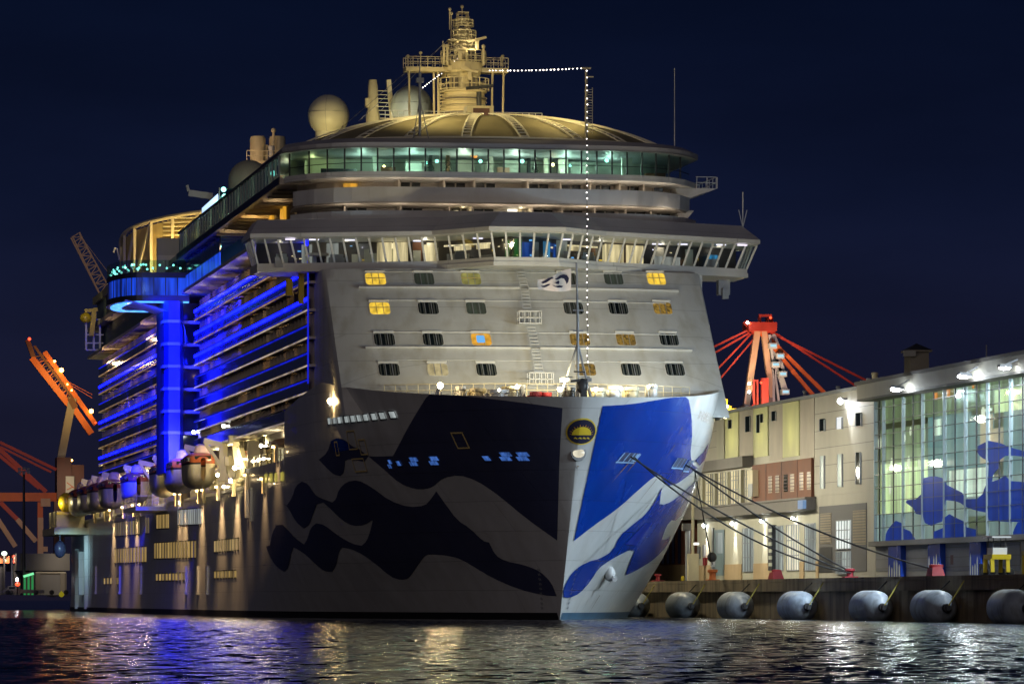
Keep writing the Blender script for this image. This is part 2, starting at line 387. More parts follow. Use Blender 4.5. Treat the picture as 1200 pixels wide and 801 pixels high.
# ------------------------------------------------------------------ water, quays
def water_material():
    m = bpy.data.materials.new('night_water'); m.use_nodes = True; n = m.node_tree; b = n.nodes['Principled BSDF']
    b.inputs['Base Color'].default_value = (0.004, 0.007, 0.012, 1); b.inputs['Roughness'].default_value = 0.11; b.inputs['IOR'].default_value = 1.33
    t = n.nodes.new('ShaderNodeTexCoord')
    hs = None
    for sc, amp, det in ((0.5, 0.6, 2), (1.6, 0.30, 2), (4.5, 0.10, 2)):
        mp = n.nodes.new('ShaderNodeMapping'); mp.inputs['Scale'].default_value = (sc * 0.75, sc, sc); mp.inputs['Rotation'].default_value = (0, 0, 0.35 * sc)
        nz = n.nodes.new('ShaderNodeTexNoise'); nz.inputs['Scale'].default_value = 1.0; nz.inputs['Detail'].default_value = det; nz.inputs['Roughness'].default_value = 0.55
        n.links.new(t.outputs['Object'], mp.inputs[0]); n.links.new(mp.outputs[0], nz.inputs['Vector'])
        ma = n.nodes.new('ShaderNodeMath'); ma.operation = 'MULTIPLY_ADD'; ma.inputs[1].default_value = amp
        n.links.new(nz.outputs['Fac'], ma.inputs[0])
        if hs is not None: n.links.new(hs, ma.inputs[2])
        else: ma.inputs[2].default_value = 0
        hs = ma.outputs[0]
    bp = n.nodes.new('ShaderNodeBump'); bp.inputs['Strength'].default_value = 1.0; bp.inputs['Distance'].default_value = WAVE
    n.links.new(hs, bp.inputs['Height']); n.links.new(bp.outputs[0], b.inputs['Normal'])
    return m
WAVE = 0.20
import numpy as np
def wave_sheet(x0, x1, y0, y1, step):
    rs = np.random.RandomState(4)
    xs = np.arange(x0, x1 + .01, step); ys = np.arange(y0, y1 + .01, step); X, Y = np.meshgrid(xs, ys, indexing='ij'); Z = np.zeros_like(X)
    for lam0, amp, n in ((5.0, .0018, 8), (2.6, .0021, 14), (1.3, .0028, 24), (0.82, .0026, 28)):
        for _ in range(n):
            lam = lam0 * (.8 + .45 * rs.rand()); a = 1.25 + rs.randn() * .6; k = 2 * math.pi / lam
            Z += amp * (.5 + rs.rand()) * np.sin(k * (X * math.cos(a) + Y * math.sin(a)) + rs.rand() * 6.283)
    gx = np.sin(X * .043 + Y * .021) * np.sin(Y * .047 - X * .015) + .6 * np.sin(X * .11 - Y * .083 + 1.0); Z *= (.95 + .10 * gx)
    edge = np.minimum(np.minimum(X - x0, x1 - X), np.minimum(Y - y0, y1 - Y)); Z = Z * np.clip(edge / 12, 0, 1)
    nx, ny = X.shape; me = bpy.data.meshes.new('water'); n = nx * ny
    me.vertices.add(n); me.vertices.foreach_set('co', np.stack([X, Y, Z], -1).reshape(-1).astype(np.float32))
    I = np.arange(n).reshape(nx, ny); q = np.stack([I[:-1, :-1], I[1:, :-1], I[1:, 1:], I[:-1, 1:]], -1).reshape(-1, 4); m = len(q)
    me.loops.add(m * 4); me.loops.foreach_set('vertex_index', q.reshape(-1).astype(np.int32)); me.polygons.add(m)
    me.polygons.foreach_set('loop_start', np.arange(0, m * 4, 4, dtype=np.int32)); me.update(calc_edges=True); me.validate()
    me.polygons.foreach_set('use_smooth', np.ones(len(me.polygons), dtype=bool))
    return me
WM = water_material()
X0, X1, Y0, Y1 = -104.0, 70.0, -326.0, 60.0
me = wave_sheet(X0, X1, Y0, Y1, .25); me.materials.append(WM); o = bpy.data.objects.new('water', me); COL.objects.link(o); struct(o)
w = MB()                                      # calm water all round the wave sheet
w.quad((-4000, -700, 0), (4000, -700, 0), (4000, Y0, 0), (-4000, Y0, 0)); w.quad((-4000, Y1, 0), (4000, Y1, 0), (4000, 9000, 0), (-4000, 9000, 0))
w.quad((-4000, Y0, 0), (X0, Y0, 0), (X0, Y1, 0), (-4000, Y1, 0)); w.quad((X1, Y0, 0), (4000, Y0, 0), (4000, Y1, 0), (X1, Y1, 0))
struct(w.build('water', WM))

# ================================================================== THE CRUISE SHIP (bow at y=0, stern towards +y, port side at +x)
SHIP = thing('cruise_ship', 'huge white cruise ship with navy wave livery moored bow-on, blue lit balconies', 'cruise ship', (0, 150, 0))
BEAM = 19.0; BX_ = 33.0; QX_ = 24.0
LTAB = [(-2, 88), (0, 86), (1.56, 82), (3.56, 77), (5.56, 71), (7.96, 66), (10.76, 60), (13.56, 56), (16.4, 54.5), (19, 56), (24, 60)]
def stem_y(z): return -0.59 * z if z > 0 else 0.3 * z * 0
def half(y, z):
    f = max(0, z) / 21.5; L = lerp(LTAB, z); t = (y - stem_y(z)) / L
    if t <= 0: return 0.0
    if t >= 1: return BEAM
    return BEAM * (1 - (1 - t) ** (2 + 1.4 * f)) ** (1 - 0.35 * f)
def rim(y):                                  # bulwark top along the bow
    t = min(1, max(0, (y + 11.3) / 33)); return 19.15 + 2.55 * t ** 1.3 - 1.7 * max(0, (y - 22) / 23)
# bow shell, both sides
NS, NZ = 170, 84
def bow_pt(i, j, side):
    s = (i / NS) ** 1.9
    yt = -11.3 + (45 + 11.3) * s; zt = rim(yt); z = -1.0 + (zt + 1.0) * j / NZ
    y = stem_y(z) + (45 - stem_y(z)) * s
    return (side * half(y, z), y, z)
b = MB()
for side in (1, -1): b.grid(lambda u, v, sd=side: bow_pt(round(u * NS), round(v * NZ), sd), NS, NZ)
# aft of the bow: step down to the boat deck, then the long side
MIDTOP, AFTTOP, STERN = 15.3, 13.3, 326
for side in (1, -1):
    zs = [-1, 0, 1.56, 3.56, 5.56, 7.96, 10.76, 12.2]
    def mid(u, v, sd=side):
        y = 45 + 32 * u; z = -1 + (MIDTOP + 1) * v; return (sd * half(y, z), y, z)
    b.grid(mid, 16, 16)
    def aft(u, v, sd=side):
        y = 77 + (STERN - 77) * u; z = -1 + (AFTTOP + 1) * v; return (sd * (half(y, z) - 0.25 * min(1, v * 3)), y, z)
    b.grid(aft, 80, 8)
    b.quad((side * half(45, MIDTOP), 45, MIDTOP), (side * half(45, 20), 45, 20.0), (side * 15, 45, 20.0), (side * 15, 45, MIDTOP))
    b.quad((side * 19, 77, 11.0), (side * 19, 77, MIDTOP), (side * 15, 77, MIDTOP), (side * 15, 77, 11.0))
b.quad((-18.75, STERN, -1), (18.75, STERN, -1), (18.75, STERN, AFTTOP), (-18.75, STERN, AFTTOP))
bow_bvh = BVHTree.FromPolygons([Vector(p) for p in b.v], b.f)
for side in (1, -1):                          # inner face and cap of the bulwark
    for i in range(NS):
        p, q = Vector(bow_pt(i, NZ, side)), Vector(bow_pt(i + 1, NZ, side))
        sx_ = -side * 0.35
        pi, qi = Vector((p.x + sx_ if abs(p.x) > 0.5 else 0, p.y + 0.3, p.z)), Vector((q.x + sx_ if abs(q.x) > .5 else 0, q.y + 0.3, q.z))
        b.quad(p, q, qi, pi)
        low_ = [Vector((side * max(0, half(r_.y + 1.3, r_.z - 1.1) - .45), r_.y + 1.3, r_.z - 1.1)) for r_ in (p, q)]; b.quad(pi, qi, low_[1], low_[0])
HULL = b.build('hull', M['hull'], SHIP, smooth=True, sharp=50)
d = MB()
for y0, y1, z in ((45, 77, MIDTOP - 0.6), (77, STERN, AFTTOP - 1.1)): d.box(-18.4, 18.4, y0 + 0.1, y1 - 0.3, z - 0.3, z)
d.build('promenade_deck', M['grey'], SHIP)
d = MB(); ring = [Vector(bow_pt(i, NZ, 1)) for i in range(0, NS + 1, 5)]
pts = [(max(0, half(p.y + 1.2, 17.6) - 0.8), p.y + 2.2) for p in ring]
d.slab([(x, y) for x, y in pts] + [(-x, y) for x, y in pts[::-1] if x > 0], 17.9, 18.3)
d.build('foredeck', M['grey'], SHIP)

def hull_hit(px, py):
    """where the line of sight through a photo pixel meets the hull -> (side, y, z)"""
    for k in range(60):                       # a point just past the edge slides down or in until it meets the shell
        h = bow_bvh.ray_cast(CAM, ray(px, py).normalized())[0]
        if h is not None and h.y < (70 if px > 600 else 330): return h
        if k % 2: py += 0.5
        else: px += -0.4 if px > 600 else 0.4
    return atX(px, py, -19.0)
def side_hit(px, py):
    return hull_hit(px, py)
def on_hull(y, z, side, off):
    x = half(y, z); e = 0.15
    gy = (half(y + e, z) - half(y - e, z)) / (2 * e); gz = (half(y, z + e) - half(y, z - e)) / (2 * e)
    nrm = Vector((1, -gy, -gz)).normalized()
    return Vector((side * (x + off * nrm.x), y + off * nrm.y, z + off * nrm.z))
def decal(name, pix, material, side, off=0.03, step=0.6, dens=True, parent=None, clampz=None):
    pts = []
    n = len(pix)
    for i in range(n):
        a, c = pix[i], pix[(i + 1) % n]; m_ = max(1, int(math.dist(a, c) / 5)) if dens else 1
        for k in range(m_):
            t = k / m_; h = side_hit(a[0] + (c[0] - a[0]) * t, a[1] + (c[1] - a[1]) * t); pts.append((h.y, h.z))
    clean = [pts[0]]
    for p in pts[1:]:
        if math.dist(p, clean[-1]) > 0.02: clean.append(p)
    v, f = cut_poly(clean, step); mb = MB()
    mb.v = [tuple(on_hull(y, z, side, off)) for y, z in v]; mb.f = f; mb.k = [0] * len(f)
    return mb.build(name, material, parent or HULL, smooth=True, sharp=60)
def smooth_loop(pts, it=1, corner=48):
    """round the gentle bends of a closed outline and keep its sharp tips"""
    for _ in range(it):
        out = []; n = len(pts)
        for i in range(n):
            p0, p1, p2 = pts[i - 1], pts[i], pts[(i + 1) % n]
            a0 = math.atan2(p1[1] - p0[1], p1[0] - p0[0]); a1 = math.atan2(p2[1] - p1[1], p2[0] - p1[0]); d_ = abs((a1 - a0 + math.pi) % (2 * math.pi) - math.pi)
            if math.degrees(d_) > corner: out.append(p1)
            else: out += [(p1[0] * .76 + p0[0] * .24, p1[1] * .76 + p0[1] * .24), (p1[0] * .76 + p2[0] * .24, p1[1] * .76 + p2[1] * .24)]
        pts = out
    return pts
def zoomS(l): return [(240 + x / 2.669, 440 + y / 2.669) for x, y in l]
def zoomP(l): return [(600 + x / 2.671, 440 + y / 2.671) for x, y in l]
# starboard livery
A = [(702, 54), (648, 140), (590, 250), (530, 252), (512, 250), (560, 290), (610, 335), (655, 352), (690, 353), (715, 345), (745, 318), (795, 308), (850, 325), (920, 372), (1000, 440), (1103, 514), (1106, 400), (1110, 250), (1119, 100), (1000, 84), (850, 66)]
Bv = [(358, 262), (385, 240), (395, 205), (415, 193), (440, 200), (465, 222), (480, 225), (512, 250), (500, 268), (455, 258), (440, 265), (437, 300), (425, 312), (405, 308), (385, 290)]
C = [(243, 398), (258, 405), (275, 380), (285, 345), (305, 330), (325, 338), (345, 370), (360, 380), (400, 395), (412, 385), (420, 355), (445, 330), (480, 325), (520, 345), (580, 390), (640, 410), (690, 405), (708, 385), (725, 360),
     (750, 395), (790, 450), (830, 475), (870, 515), (890, 520), (910, 560), (940, 578), (1000, 590), (1050, 610), (1085, 645), (1102, 688), (1060, 685), (980, 665), (900, 630), (850, 600), (800, 570), (760, 560), (700, 555), (685, 565),
     (660, 600), (640, 630), (615, 637), (580, 625), (540, 590), (500, 560), (460, 540), (430, 535), (420, 550), (412, 590), (400, 610), (375, 610), (350, 590), (320, 560), (290, 540), (278, 535), (270, 560), (262, 600), (250, 610), (230, 600), (210, 575),
     (193, 533), (205, 530), (213, 490), (225, 467), (245, 465), (262, 482), (285, 508), (312, 526), (322, 510), (332, 475), (350, 460), (375, 465), (420, 500), (465, 525), (492, 530), (508, 515), (520, 480), (527, 448),
     (500, 465), (465, 468), (430, 450), (395, 415), (372, 395), (352, 400), (340, 430), (328, 465), (310, 476), (285, 455), (262, 410)]
for pl in (A, Bv, C):
    o = decal('wave_livery', smooth_loop(zoomS(pl), 1), M['navy'], -1, off=0.05, step=0.45); o['label'] = 'navy wave band painted on the dark side of the bow'
tip = decal('wave_livery', zoomS([(395, 205), (415, 195), (440, 202), (462, 228), (430, 235), (408, 238)]), M['royal'], -1, off=0.08)
# port livery
P1 = [(706, 475), (740, 473), (785, 465.5), (805, 461.5), (809.7, 485), (810.4, 512), (808, 533), (812, 545), (817, 547), (804, 558), (791, 567), (783, 568), (777.5, 563), (774, 555), (765, 558), (750, 571), (723.5, 595), (693.6, 616), (672, 633)]
decal('wave_livery', smooth_loop(P1, 1), M['royal'], 1, off=0.07, step=0.35)
P2 = zoomP([(153, 690), (165, 650), (190, 610), (230, 582), (275, 570), (315, 545), (335, 500), (372, 468), (420, 430), (450, 385), (467, 348), (460, 400), (475, 403), (510, 385), (545, 355), (576, 328), (570, 350), (553, 385), (535, 430), (510, 452), (497, 450), (482, 468), (466, 512),
            (485, 510), (497, 497), (485, 530), (440, 575), (400, 600), (372, 615), (354, 621), (363, 595), (383, 545), (365, 543), (340, 556), (305, 575), (268, 602), (245, 640), (210, 680), (175, 695)])
decal('wave_livery', smooth_loop(P2, 1), M['royal'], 1, off=0.07, step=0.35)
decal('wave_livery', [(830, 518), (825, 528), (814, 539), (819, 545), (825.5, 537)], M['royal'], 1, off=0.07, step=0.35)
# boot topping along the waterline
for side in (1, -1):
    mb = MB()
    def boot(u, v, sd=side):
        y = 0.05 + 140 * u ** 1.7; z = -0.3 + 0.95 * v; return on_hull(y, z, sd, 0.03)
    mb.grid(boot, 60, 2)
    if side < 0: mb.quad((-19.03, 140, -.3), (-19.03, STERN, -.3), (-19.03, STERN, .65), (-19.03, 140, .65))
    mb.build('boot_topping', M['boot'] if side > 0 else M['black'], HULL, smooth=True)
# sun emblem on the stem
def disc_pix(cx, cy, rx, ry, n=36, a0=0, a1=360):
    return [(cx + rx * math.cos(math.radians(a0 + (a1 - a0) * i / n)), cy - ry * math.sin(math.radians(a0 + (a1 - a0) * i / n))) for i in range(n + (a1 - a0 < 360))]
def stem_wrap(sx_, z, off):
    """point on the shell at arc length |sx_| from the stem, at height z"""
    y = stem_y(z); x = 0.0; d_ = 0.0; side = 1 if sx_ >= 0 else -1; t = abs(sx_); st = .004
    while d_ < t:
        y2 = y + st; x2 = half(y2, z); seg = math.hypot(x2 - x, st)
        if d_ + seg >= t: f = (t - d_) / seg; x += (x2 - x) * f; y += st * f; break
        x, y = x2, y2; d_ += seg
    a = .06; nrm = Vector((side * min(1, t / .8) * .5, -.8, -.45)).normalized()
    return Vector((side * x, y, z)) + nrm * off
def emblem():
    zc = (hull_hit(676, 505).z + hull_hit(688, 505).z) / 2; S_, E_ = 1.42, 1.12; sh = .25
    em = MB()
    def add(poly, lift, k):
        v, f = cut_poly([(x * S_ + sh, y * E_) for x, y in poly], .2); n0 = len(em.v)
        em.v += [tuple(stem_wrap(x, zc + y, lift)) for x, y in v]; em.f += [tuple(n0 + i for i in g) for g in f]; em.k += [k] * len(f)
    circ = lambda r: [(r * math.cos(2 * math.pi * i / 36), r * math.sin(2 * math.pi * i / 36)) for i in range(36)]
    add(circ(1.0), .05, 0); add(circ(.90), .08, 1)
    add([(.62 * math.cos(t * math.pi / 16), -.25 + .62 * math.sin(t * math.pi / 16)) for t in range(17)], .11, 0)
    for i in range(13):
        a = math.pi * (i + .5) / 13; w_ = .035; L_ = .80 if i % 2 else .74; dx, dy = -math.sin(a) * w_, math.cos(a) * w_; px_, py_ = .66 * math.cos(a), -.25 + .66 * math.sin(a); qx, qy = L_ * math.cos(a), -.25 + L_ * math.sin(a)
        add([(px_ + dx, py_ + dy), (px_ - dx, py_ - dy), (qx - dx * .3, qy - dy * .3), (qx + dx * .3, qy + dy * .3)], .11, 2)
    for i in range(4): x0 = -.50 + i * .26; add([(x0, -.52), (x0 + .10, -.40), (x0 + .21, -.46), (x0 + .24, -.56), (x0 + .11, -.51)], .11, 0)
    o = em.build('sun_emblem', [M['gold'], M['flagn'], mat('emblem_orange', (.6, .25, .05), .4)], HULL)
emblem()
c = (hull_hit(674, 530.5) + hull_hit(682, 530.5)) * 0.5 + Vector((0, -0.05, 0))
lp = MB(); lp.ball((c.x, c.y, c.z), 0.52, 0.25, 0.40, 16, 10); lp.build('bow_lamp', glow('bow_lamp_lens', (1.0, 0.92, 0.70), 0.75, 0.3, 2), HULL, smooth=True)
lp = MB(); lp.lathe((c.x, c.y + 0.12, c.z), [(0.66, -0.12), (0.70, 0.0), (0.66, 0.15)], 20, axis='y'); lp.build('lamp_recess', M['grey'], HULL)

def port_window(px, py, w, h, mats, name='hull_window', side=-1, frame=True, bars=0, slant=0.0, off=0.09):
    """a window on the hull side at a photo pixel, w along the hull and h upwards in metres"""
    p = side_hit(px, py); mb = MB()
    aft_ = p.y > 77
    def Q(dy, dz, o):
        y, z = p.y + dy + slant * dz, p.z + dz
        if aft_: return Vector((side * (18.75 + o + 0.02), y, z))
        return on_hull(y, z, side, off + o)
    def panel(y0, y1, z0, z1, o, k):
        mb.quad(Q(y0, z0, o), Q(y1, z0, o), Q(y1, z1, o), Q(y0, z1, o), k)
    panel(-w / 2, w / 2, -h / 2, h / 2, 0.0, 0)
    if frame:
        t = 0.09
        for a in ((-w / 2 - t, w / 2 + t, h / 2, h / 2 + t), (-w / 2 - t, w / 2 + t, -h / 2 - t, -h / 2), (-w / 2 - t, -w / 2, -h / 2, h / 2), (w / 2, w / 2 + t, -h / 2, h / 2)): panel(a[0], a[1], a[2], a[3], 0.05, 1)
    for i in range(bars):
        y = -w / 2 + w * (i + 1) / (bars + 1); panel(y - 0.07, y + 0.07, -h / 2, h / 2, 0.03, 1)
    return mb.build(name, mats, HULL)
# starboard bow: white row, blue ports, outlined doors
rowx = [387, 393, 399, 407, 414.5, 422, 429.5, 439, 449, 461]
for i, x in enumerate(rowx):
    y = 493 - (x - 387) * 0.105; port_window(x, y, 0.95, 0.55, [glow('mooring_deck_light', (0.85, 0.95, 0.95), 0.34, 0.6, 1.0), M['dark']], 'mooring_deck_window')
for x, y, wd in ((457.5, 543, .6), (483, 540, .6), (487.5, 540, .6), (507, 539, .7), (511, 539, .7), (590.5, 534, .6), (595.5, 534, .6), (610.5, 534, .6), (615.5, 534, .6)):
    for dz in (-2.6, 2.6): port_window(x, y + dz, wd * .8, 0.34, [EM['bluewin'], M['navy']], 'blue_lit_port', frame=False)
for x, y in ((468, 542), (571, 536)): port_window(x, y, 0.6, 0.42, [EM['bluewin'], M['navy']], 'blue_lit_port')
frm = mat('door_outline_yellow', (0.80, 0.62, 0.26), 0.5)
def outline(px, py, w, h, slant):
    p = side_hit(px, py); mb = MB(); t = 0.06
    for a in ((-w / 2 - t, w / 2 + t, h / 2 - t, h / 2 + t), (-w / 2 - t, w / 2 + t, -h / 2 - t, -h / 2 + t), (-w / 2 - t, -w / 2 + t, -h / 2, h / 2), (w / 2 - t, w / 2 + t, -h / 2, h / 2)):
        mb.quad(*[on_hull(p.y + y + slant * z, p.z + z, -1, 0.13) for y, z in ((a[0], a[2]), (a[1], a[2]), (a[1], a[3]), (a[0], a[3]))])
    mb.build('door_outline', frm, HULL)
for px, py, w_, h_, sl_ in ((540, 515, 1.1, 1.3, -.3), (426.5, 523, 1.3, 1.3, -.4), (422, 544, 2.4, 1.1, -.3), (396, 525, 0.8, 1.2, -.3), (413, 515, 1.8, 1.6, -.3)): outline(px, py, w_, h_, sl_)
# starboard side: lit window rows
sidewin = []
def row(x0, x1, yc0, yc1, n, h, m_, bars=0, fill=0.5):
    a, c_ = atX(x0, yc0, -19.0), atX(x1, yc1, -19.0)
    for i in range(n):
        t = (i + 0.5) / n
        y = a.y + (c_.y - a.y) * t; z = a.z + (c_.z - a.z) * t; wd = abs(c_.y - a.y) / n * fill
        mb = MB(); X = -18.75 if y > 77 else -half(y, z)
        mb.box(X - 0.05, X + 0.05, y - wd / 2, y + wd / 2, z - h / 2, z + h / 2, 0)
        mb.box(X - 0.09, X + 0.02, y - wd / 2 - 0.12, y + wd / 2 + 0.12, z + h / 2, z + h / 2 + 0.12, 1); mb.box(X - 0.09, X + 0.02, y - wd / 2 - .12, y + wd / 2 + .12, z - h / 2 - 0.12, z - h / 2, 1)
        mb.build('hull_window', [m_, M['dark']], HULL)
bl = glow('lit_window_pale_blue', (0.55, 0.70, 0.95), 0.5, 0.5, 2.0)
dimy = glow('lit_window_amber', (1.0, 0.70, 0.16), 0.50, 0.5, 0.6); dimd = glow('lit_window_faint', (1.0, 0.74, 0.30), 0.16, 0.7, 0.4)
dimy = glow('lit_window_amber_side', (1.0, 0.66, 0.20), 0.26, 0.75, 0.5)
row(181, 196, 611, 610, 8, 1.7, dimy); row(205.5, 234, 606, 604.5, 12, 1.75, glow('lit_window_mixed', (0.75, 0.80, 0.75), 0.30, 0.8, 0.6))
row(132, 162, 620, 617, 10, 1.8, dimd); row(168, 173, 615, 615, 2, 2.0, dimd)
row(132, 170, 651, 649, 12, 1.9, dimy, fill=.5); row(178, 228, 645, 643, 15, 1.9, dimy, fill=.5); row(248, 278, 640, 637, 10, 1.2, glow('lit_window_amber_low', (1.0, 0.70, 0.28), 0.26, 0.7, 0.6), fill=0.5)
row(180, 215, 676, 675, 9, 0.8, dimy, fill=.5); row(248, 275, 673, 672, 8, 0.7, dimy, fill=.5); row(119, 130, 680.5, 680, 3, 0.8, dimy, fill=.4); row(134, 138, 680, 680, 1, .9, dimy)
for x, y, m_ in ((312, 560, 'warmdim'), (318, 559.5, 'warmwin'), (324, 559, 'warmwin'), (331, 558, 'warmdim')): port_window(x, y, 1.9, 0.85, [glow('lit_window_olive', (0.85, 0.72, 0.12), 0.45), M['dark']])
# shell doors and rubbing bars low on the starboard side
for px in (219, 233, 244, 113, 141, 166):
    a = atX(px, 663, -18.75); c_ = atX(px, 694, -18.75); mb = MB()
    mb.box(-18.98, -18.76, a.y - 0.5, a.y + 0.5, c_.z, a.z); mb.box(-19.1, -18.76, a.y - 0.9, a.y + 0.9, c_.z - 0.2, c_.z + 0.15); mb.build('shell_door_post', M['white'], HULL)
mb = MB(); a = atX(293, 553, -19.0); c_ = atX(293, 606, -19.0)
mb.box(-19.35, -18.9, 75.4, 76.6, c_.z, MIDTOP, 0); mb.box(-19.25, -18.9, 72.6, 73.6, c_.z - 0.4, c_.z + 3, 0); mb.build('rubbing_strake', M['white'], HULL)
# port bow: mooring openings with bollard frames, anchor pocket, name in small white letters, lit stair door
for px, py, w_, h_ in ((736, 534.5, 1.7, 0.75), (745, 534, 0.4, .5), (796, 541, 2.8, .8), (806, 544, 1.6, 0.9)):
    p = hull_hit(px, py); mb = MB()
    def Q(y, z, o): return on_hull(p.y + y, p.z + z, 1, o + .06)
    mb.quad(Q(-w_ / 2, -h_ / 2, .06), Q(w_ / 2, -h_ / 2, .06), Q(w_ / 2, h_ / 2, .06), Q(-w_ / 2, h_ / 2, .06), 0)
    for i in range(4):
        y = -w_ / 2 + w_ * i / 3; mb.quad(Q(y - .05, -h_ / 2, .10), Q(y + .05, -h_ / 2, .10), Q(y + .05, h_ / 2, .10), Q(y - .05, h_ / 2, .10), 1)
    mb.quad(Q(-w_ / 2 - .15, -h_ / 2 - .12, .14), Q(w_ / 2 + .15, -h_ / 2 - .12, .14), Q(w_ / 2 + .15, -h_ / 2, .14), Q(-w_ / 2 - .15, -h_ / 2, .14), 1)
    mb.build('mooring_opening', [M['navy'], mat('opening_frame_pale_blue', (0.30, 0.48, 0.75), 0.4)], HULL)
decal('anchor_pocket', [(755, 612), (763, 611.5), (744.5, 638), (731.5, 636.5)], mat('anchor_pocket_shadow_blue', (0.008, 0.03, 0.30), 0.5), 1, off=0.12)  # flat patch, the pocket's shade painted in as darker blue
rs2 = random.Random(21); rust = mat('rust_weep', (.22, .13, .07), .8, vary=.4, scale=4)
for px, py in ((738, 540), (744, 540), (801, 548), (708, 676), (716, 678), (690, 700), (700, 696), (724, 690), (780, 600), (676, 545), (770, 560), (790, 520), (800, 500), (760, 590)):
    h = hull_hit(px + rs2.uniform(-2, 2), py); sd = 1 if h.x > 0 else -1; L_ = rs2.uniform(.6, 2.4); w_ = rs2.uniform(.03, .09); mb = MB(); n = 6
    for i in range(n):
        f0, f1 = i / n, (i + 1) / n; a0, a1 = w_ * (1 - f0 * .9), w_ * (1 - f1 * .9)
        mb.quad(on_hull(h.y - a0, h.z - L_ * f0, sd, .11), on_hull(h.y + a0, h.z - L_ * f0, sd, .11), on_hull(h.y + a1, h.z - L_ * f1, sd, .11), on_hull(h.y - a1, h.z - L_ * f1, sd, .11))
    mb.build('rust_streak', rust, HULL)
for sd, y_ in ((1, 1.4), (-1, 2.2)):
    mb = MB()
    for i in range(9):
        z = 1.0 + i * .42
        for u in (0, .16): mb.quad(on_hull(y_ + u + stem_y(z) * .9, z, sd, .10), on_hull(y_ + u + .09 + stem_y(z) * .9, z, sd, .10), on_hull(y_ + u + .09 + stem_y(z) * .9, z + .2, sd, .10), on_hull(y_ + u + stem_y(z) * .9, z + .2, sd, .10))
    mb.build('draught_mark', M['navy'] if sd > 0 else M['grey'], HULL)
p = hull_hit(712, 670); mb = MB(); q = on_hull(p.y, p.z, 1, 0.25); mb.ball(q, 0.5, .8, 0.7, 14, 10); mb.tube([q, q + Vector((0.3, -0.9, -0.5))], 0.25, 8)
mb.build('anchor', M['hull'], HULL, smooth=True)
mb = MB(); wt = mat('name_lettering_white', (0.8, 0.8, 0.8), 0.5)
glyph = {'R': ((0, 0, .2, 1), (.2, .8, .7, 1), (.2, .42, .7, .6), (.6, .5, .8, .9), (.5, 0, .8, .42)), 'E': ((0, 0, .2, 1), (.2, .8, .8, 1), (.2, .4, .7, .6), (.2, 0, .8, .2)),
         'G': ((0, 0, .2, 1), (.2, .8, .8, 1), (.2, 0, .8, .2), (.6, .2, .8, .5)), 'A': ((0, 0, .2, .9), (.6, 0, .8, .9), (.1, .8, .7, 1), (.2, .35, .6, .52)), 'L': ((0, 0, .2, 1), (.2, 0, .8, .2))}
p = hull_hit(820, 483.5); p2 = hull_hit(833, 490)
mb2 = MB(); yl = 0.0; Lt = (p2.y - p.y) / 7.2
for ch in 'R EGAL':
    if ch == ' ': yl += 0.6; continue
    for x0, z0, x1, z1 in glyph[ch]:
        pts = []
        for a_, c2 in ((x0, z0), (x1, z0), (x1, z1), (x0, z1)):
            yy = p.y + (yl + a_) * Lt; zz = p.z - 0.5 + (p2.z - p.z) * (yy - p.y) / (p2.y - p.y) + c2 * 0.75; pts.append(on_hull(yy, zz, 1, 0.06))
        mb2.quad(*pts)
    yl += 1.1
mb2.build('ship_name_lettering', glow('name_letter_glow', (0.9, 0.97, 1.0), 0.7), HULL)  # white letters given a glow of their own; no lamps here

# ------------------------------------------------------------------ front of the superstructure
def front_y(z, x=0): return 11.1 + (z - 21.2) * 1.01 + 2.5 * min(1, abs(x) / 17.6) ** 3
Z0, Z1 = 18.3, 32.35
HW = 17.6
prof = [-1 + 2 * i / 40 for i in range(41)]
fr = MB()
def fpt(u, v):
    z = Z0 + (Z1 - Z0) * v; x = HW * (-1 + 2 * u); return (x, front_y(z, x), z)
fr.grid(fpt, 40, 20)
for sd in (1, -1):                            # rounded corner running back into the side wall
    def corner(u, v, s_=sd):
        z = Z0 + (Z1 - Z0) * v; y = front_y(z, HW); a = u * math.pi / 2 if u < 0.5 else None
        yy = y + (max(32.5, y + 3) - y) * u ** 1.5; return (s_ * (HW + 0.25 * math.sin(min(1, u * 4) * math.pi / 2)), yy, z)
    fr.grid(corner, 10, 20)
FRONT = fr.build('superstructure_front', M['front'], SHIP, smooth=True, sharp=35)
f_bvh = BVHTree.FromPolygons([Vector(p) for p in fr.v], fr.f)
def front_hit(px, py):
    h = f_bvh.ray_cast(CAM, ray(px, py).normalized())[0]
    return h if h is not None else atY(px, py, 20)
def fsurf(x, z, off):                         # point on the raked front, lifted off it
    n_ = Vector((0, -0.704, 0.710)); return Vector((x, front_y(z, x), z)) + n_ * off
# horizontal ledges and thin seams across the front
for py, th_, dp, x0, x1 in ((339, 0.20, 0.30, 420, 794), (409, 0.20, 0.30, 428, 810), (353, 0.07, 0.10, 432, 780), (390, 0.07, 0.10, 440, 792), (423, 0.07, 0.10, 458, 800), (319.5, 0.06, .08, 430, 760)):
    p, q = front_hit(600, py), front_hit(x1, py); pl = front_hit(x0, py); z = p.z; mb = MB()
    for i in range(24):
        xa, xb = pl.x + (q.x - pl.x) * i / 24, pl.x + (q.x - pl.x) * (i + 1) / 24
        A0, B0 = Vector((xa, front_y(z, xa), z)), Vector((xb, front_y(z, xb), z)); o_ = Vector((0, -dp, 0)); h_ = Vector((0, 0, th_)); bk = Vector((0, 0.3, 0))
        mb.hexa([A0 + o_, B0 + o_, B0 + bk, A0 + bk, A0 + o_ + h_, B0 + o_ + h_, B0 + bk + h_ * 1.0, A0 + bk + h_])
    mb.build('ledge', M['front'], FRONT)
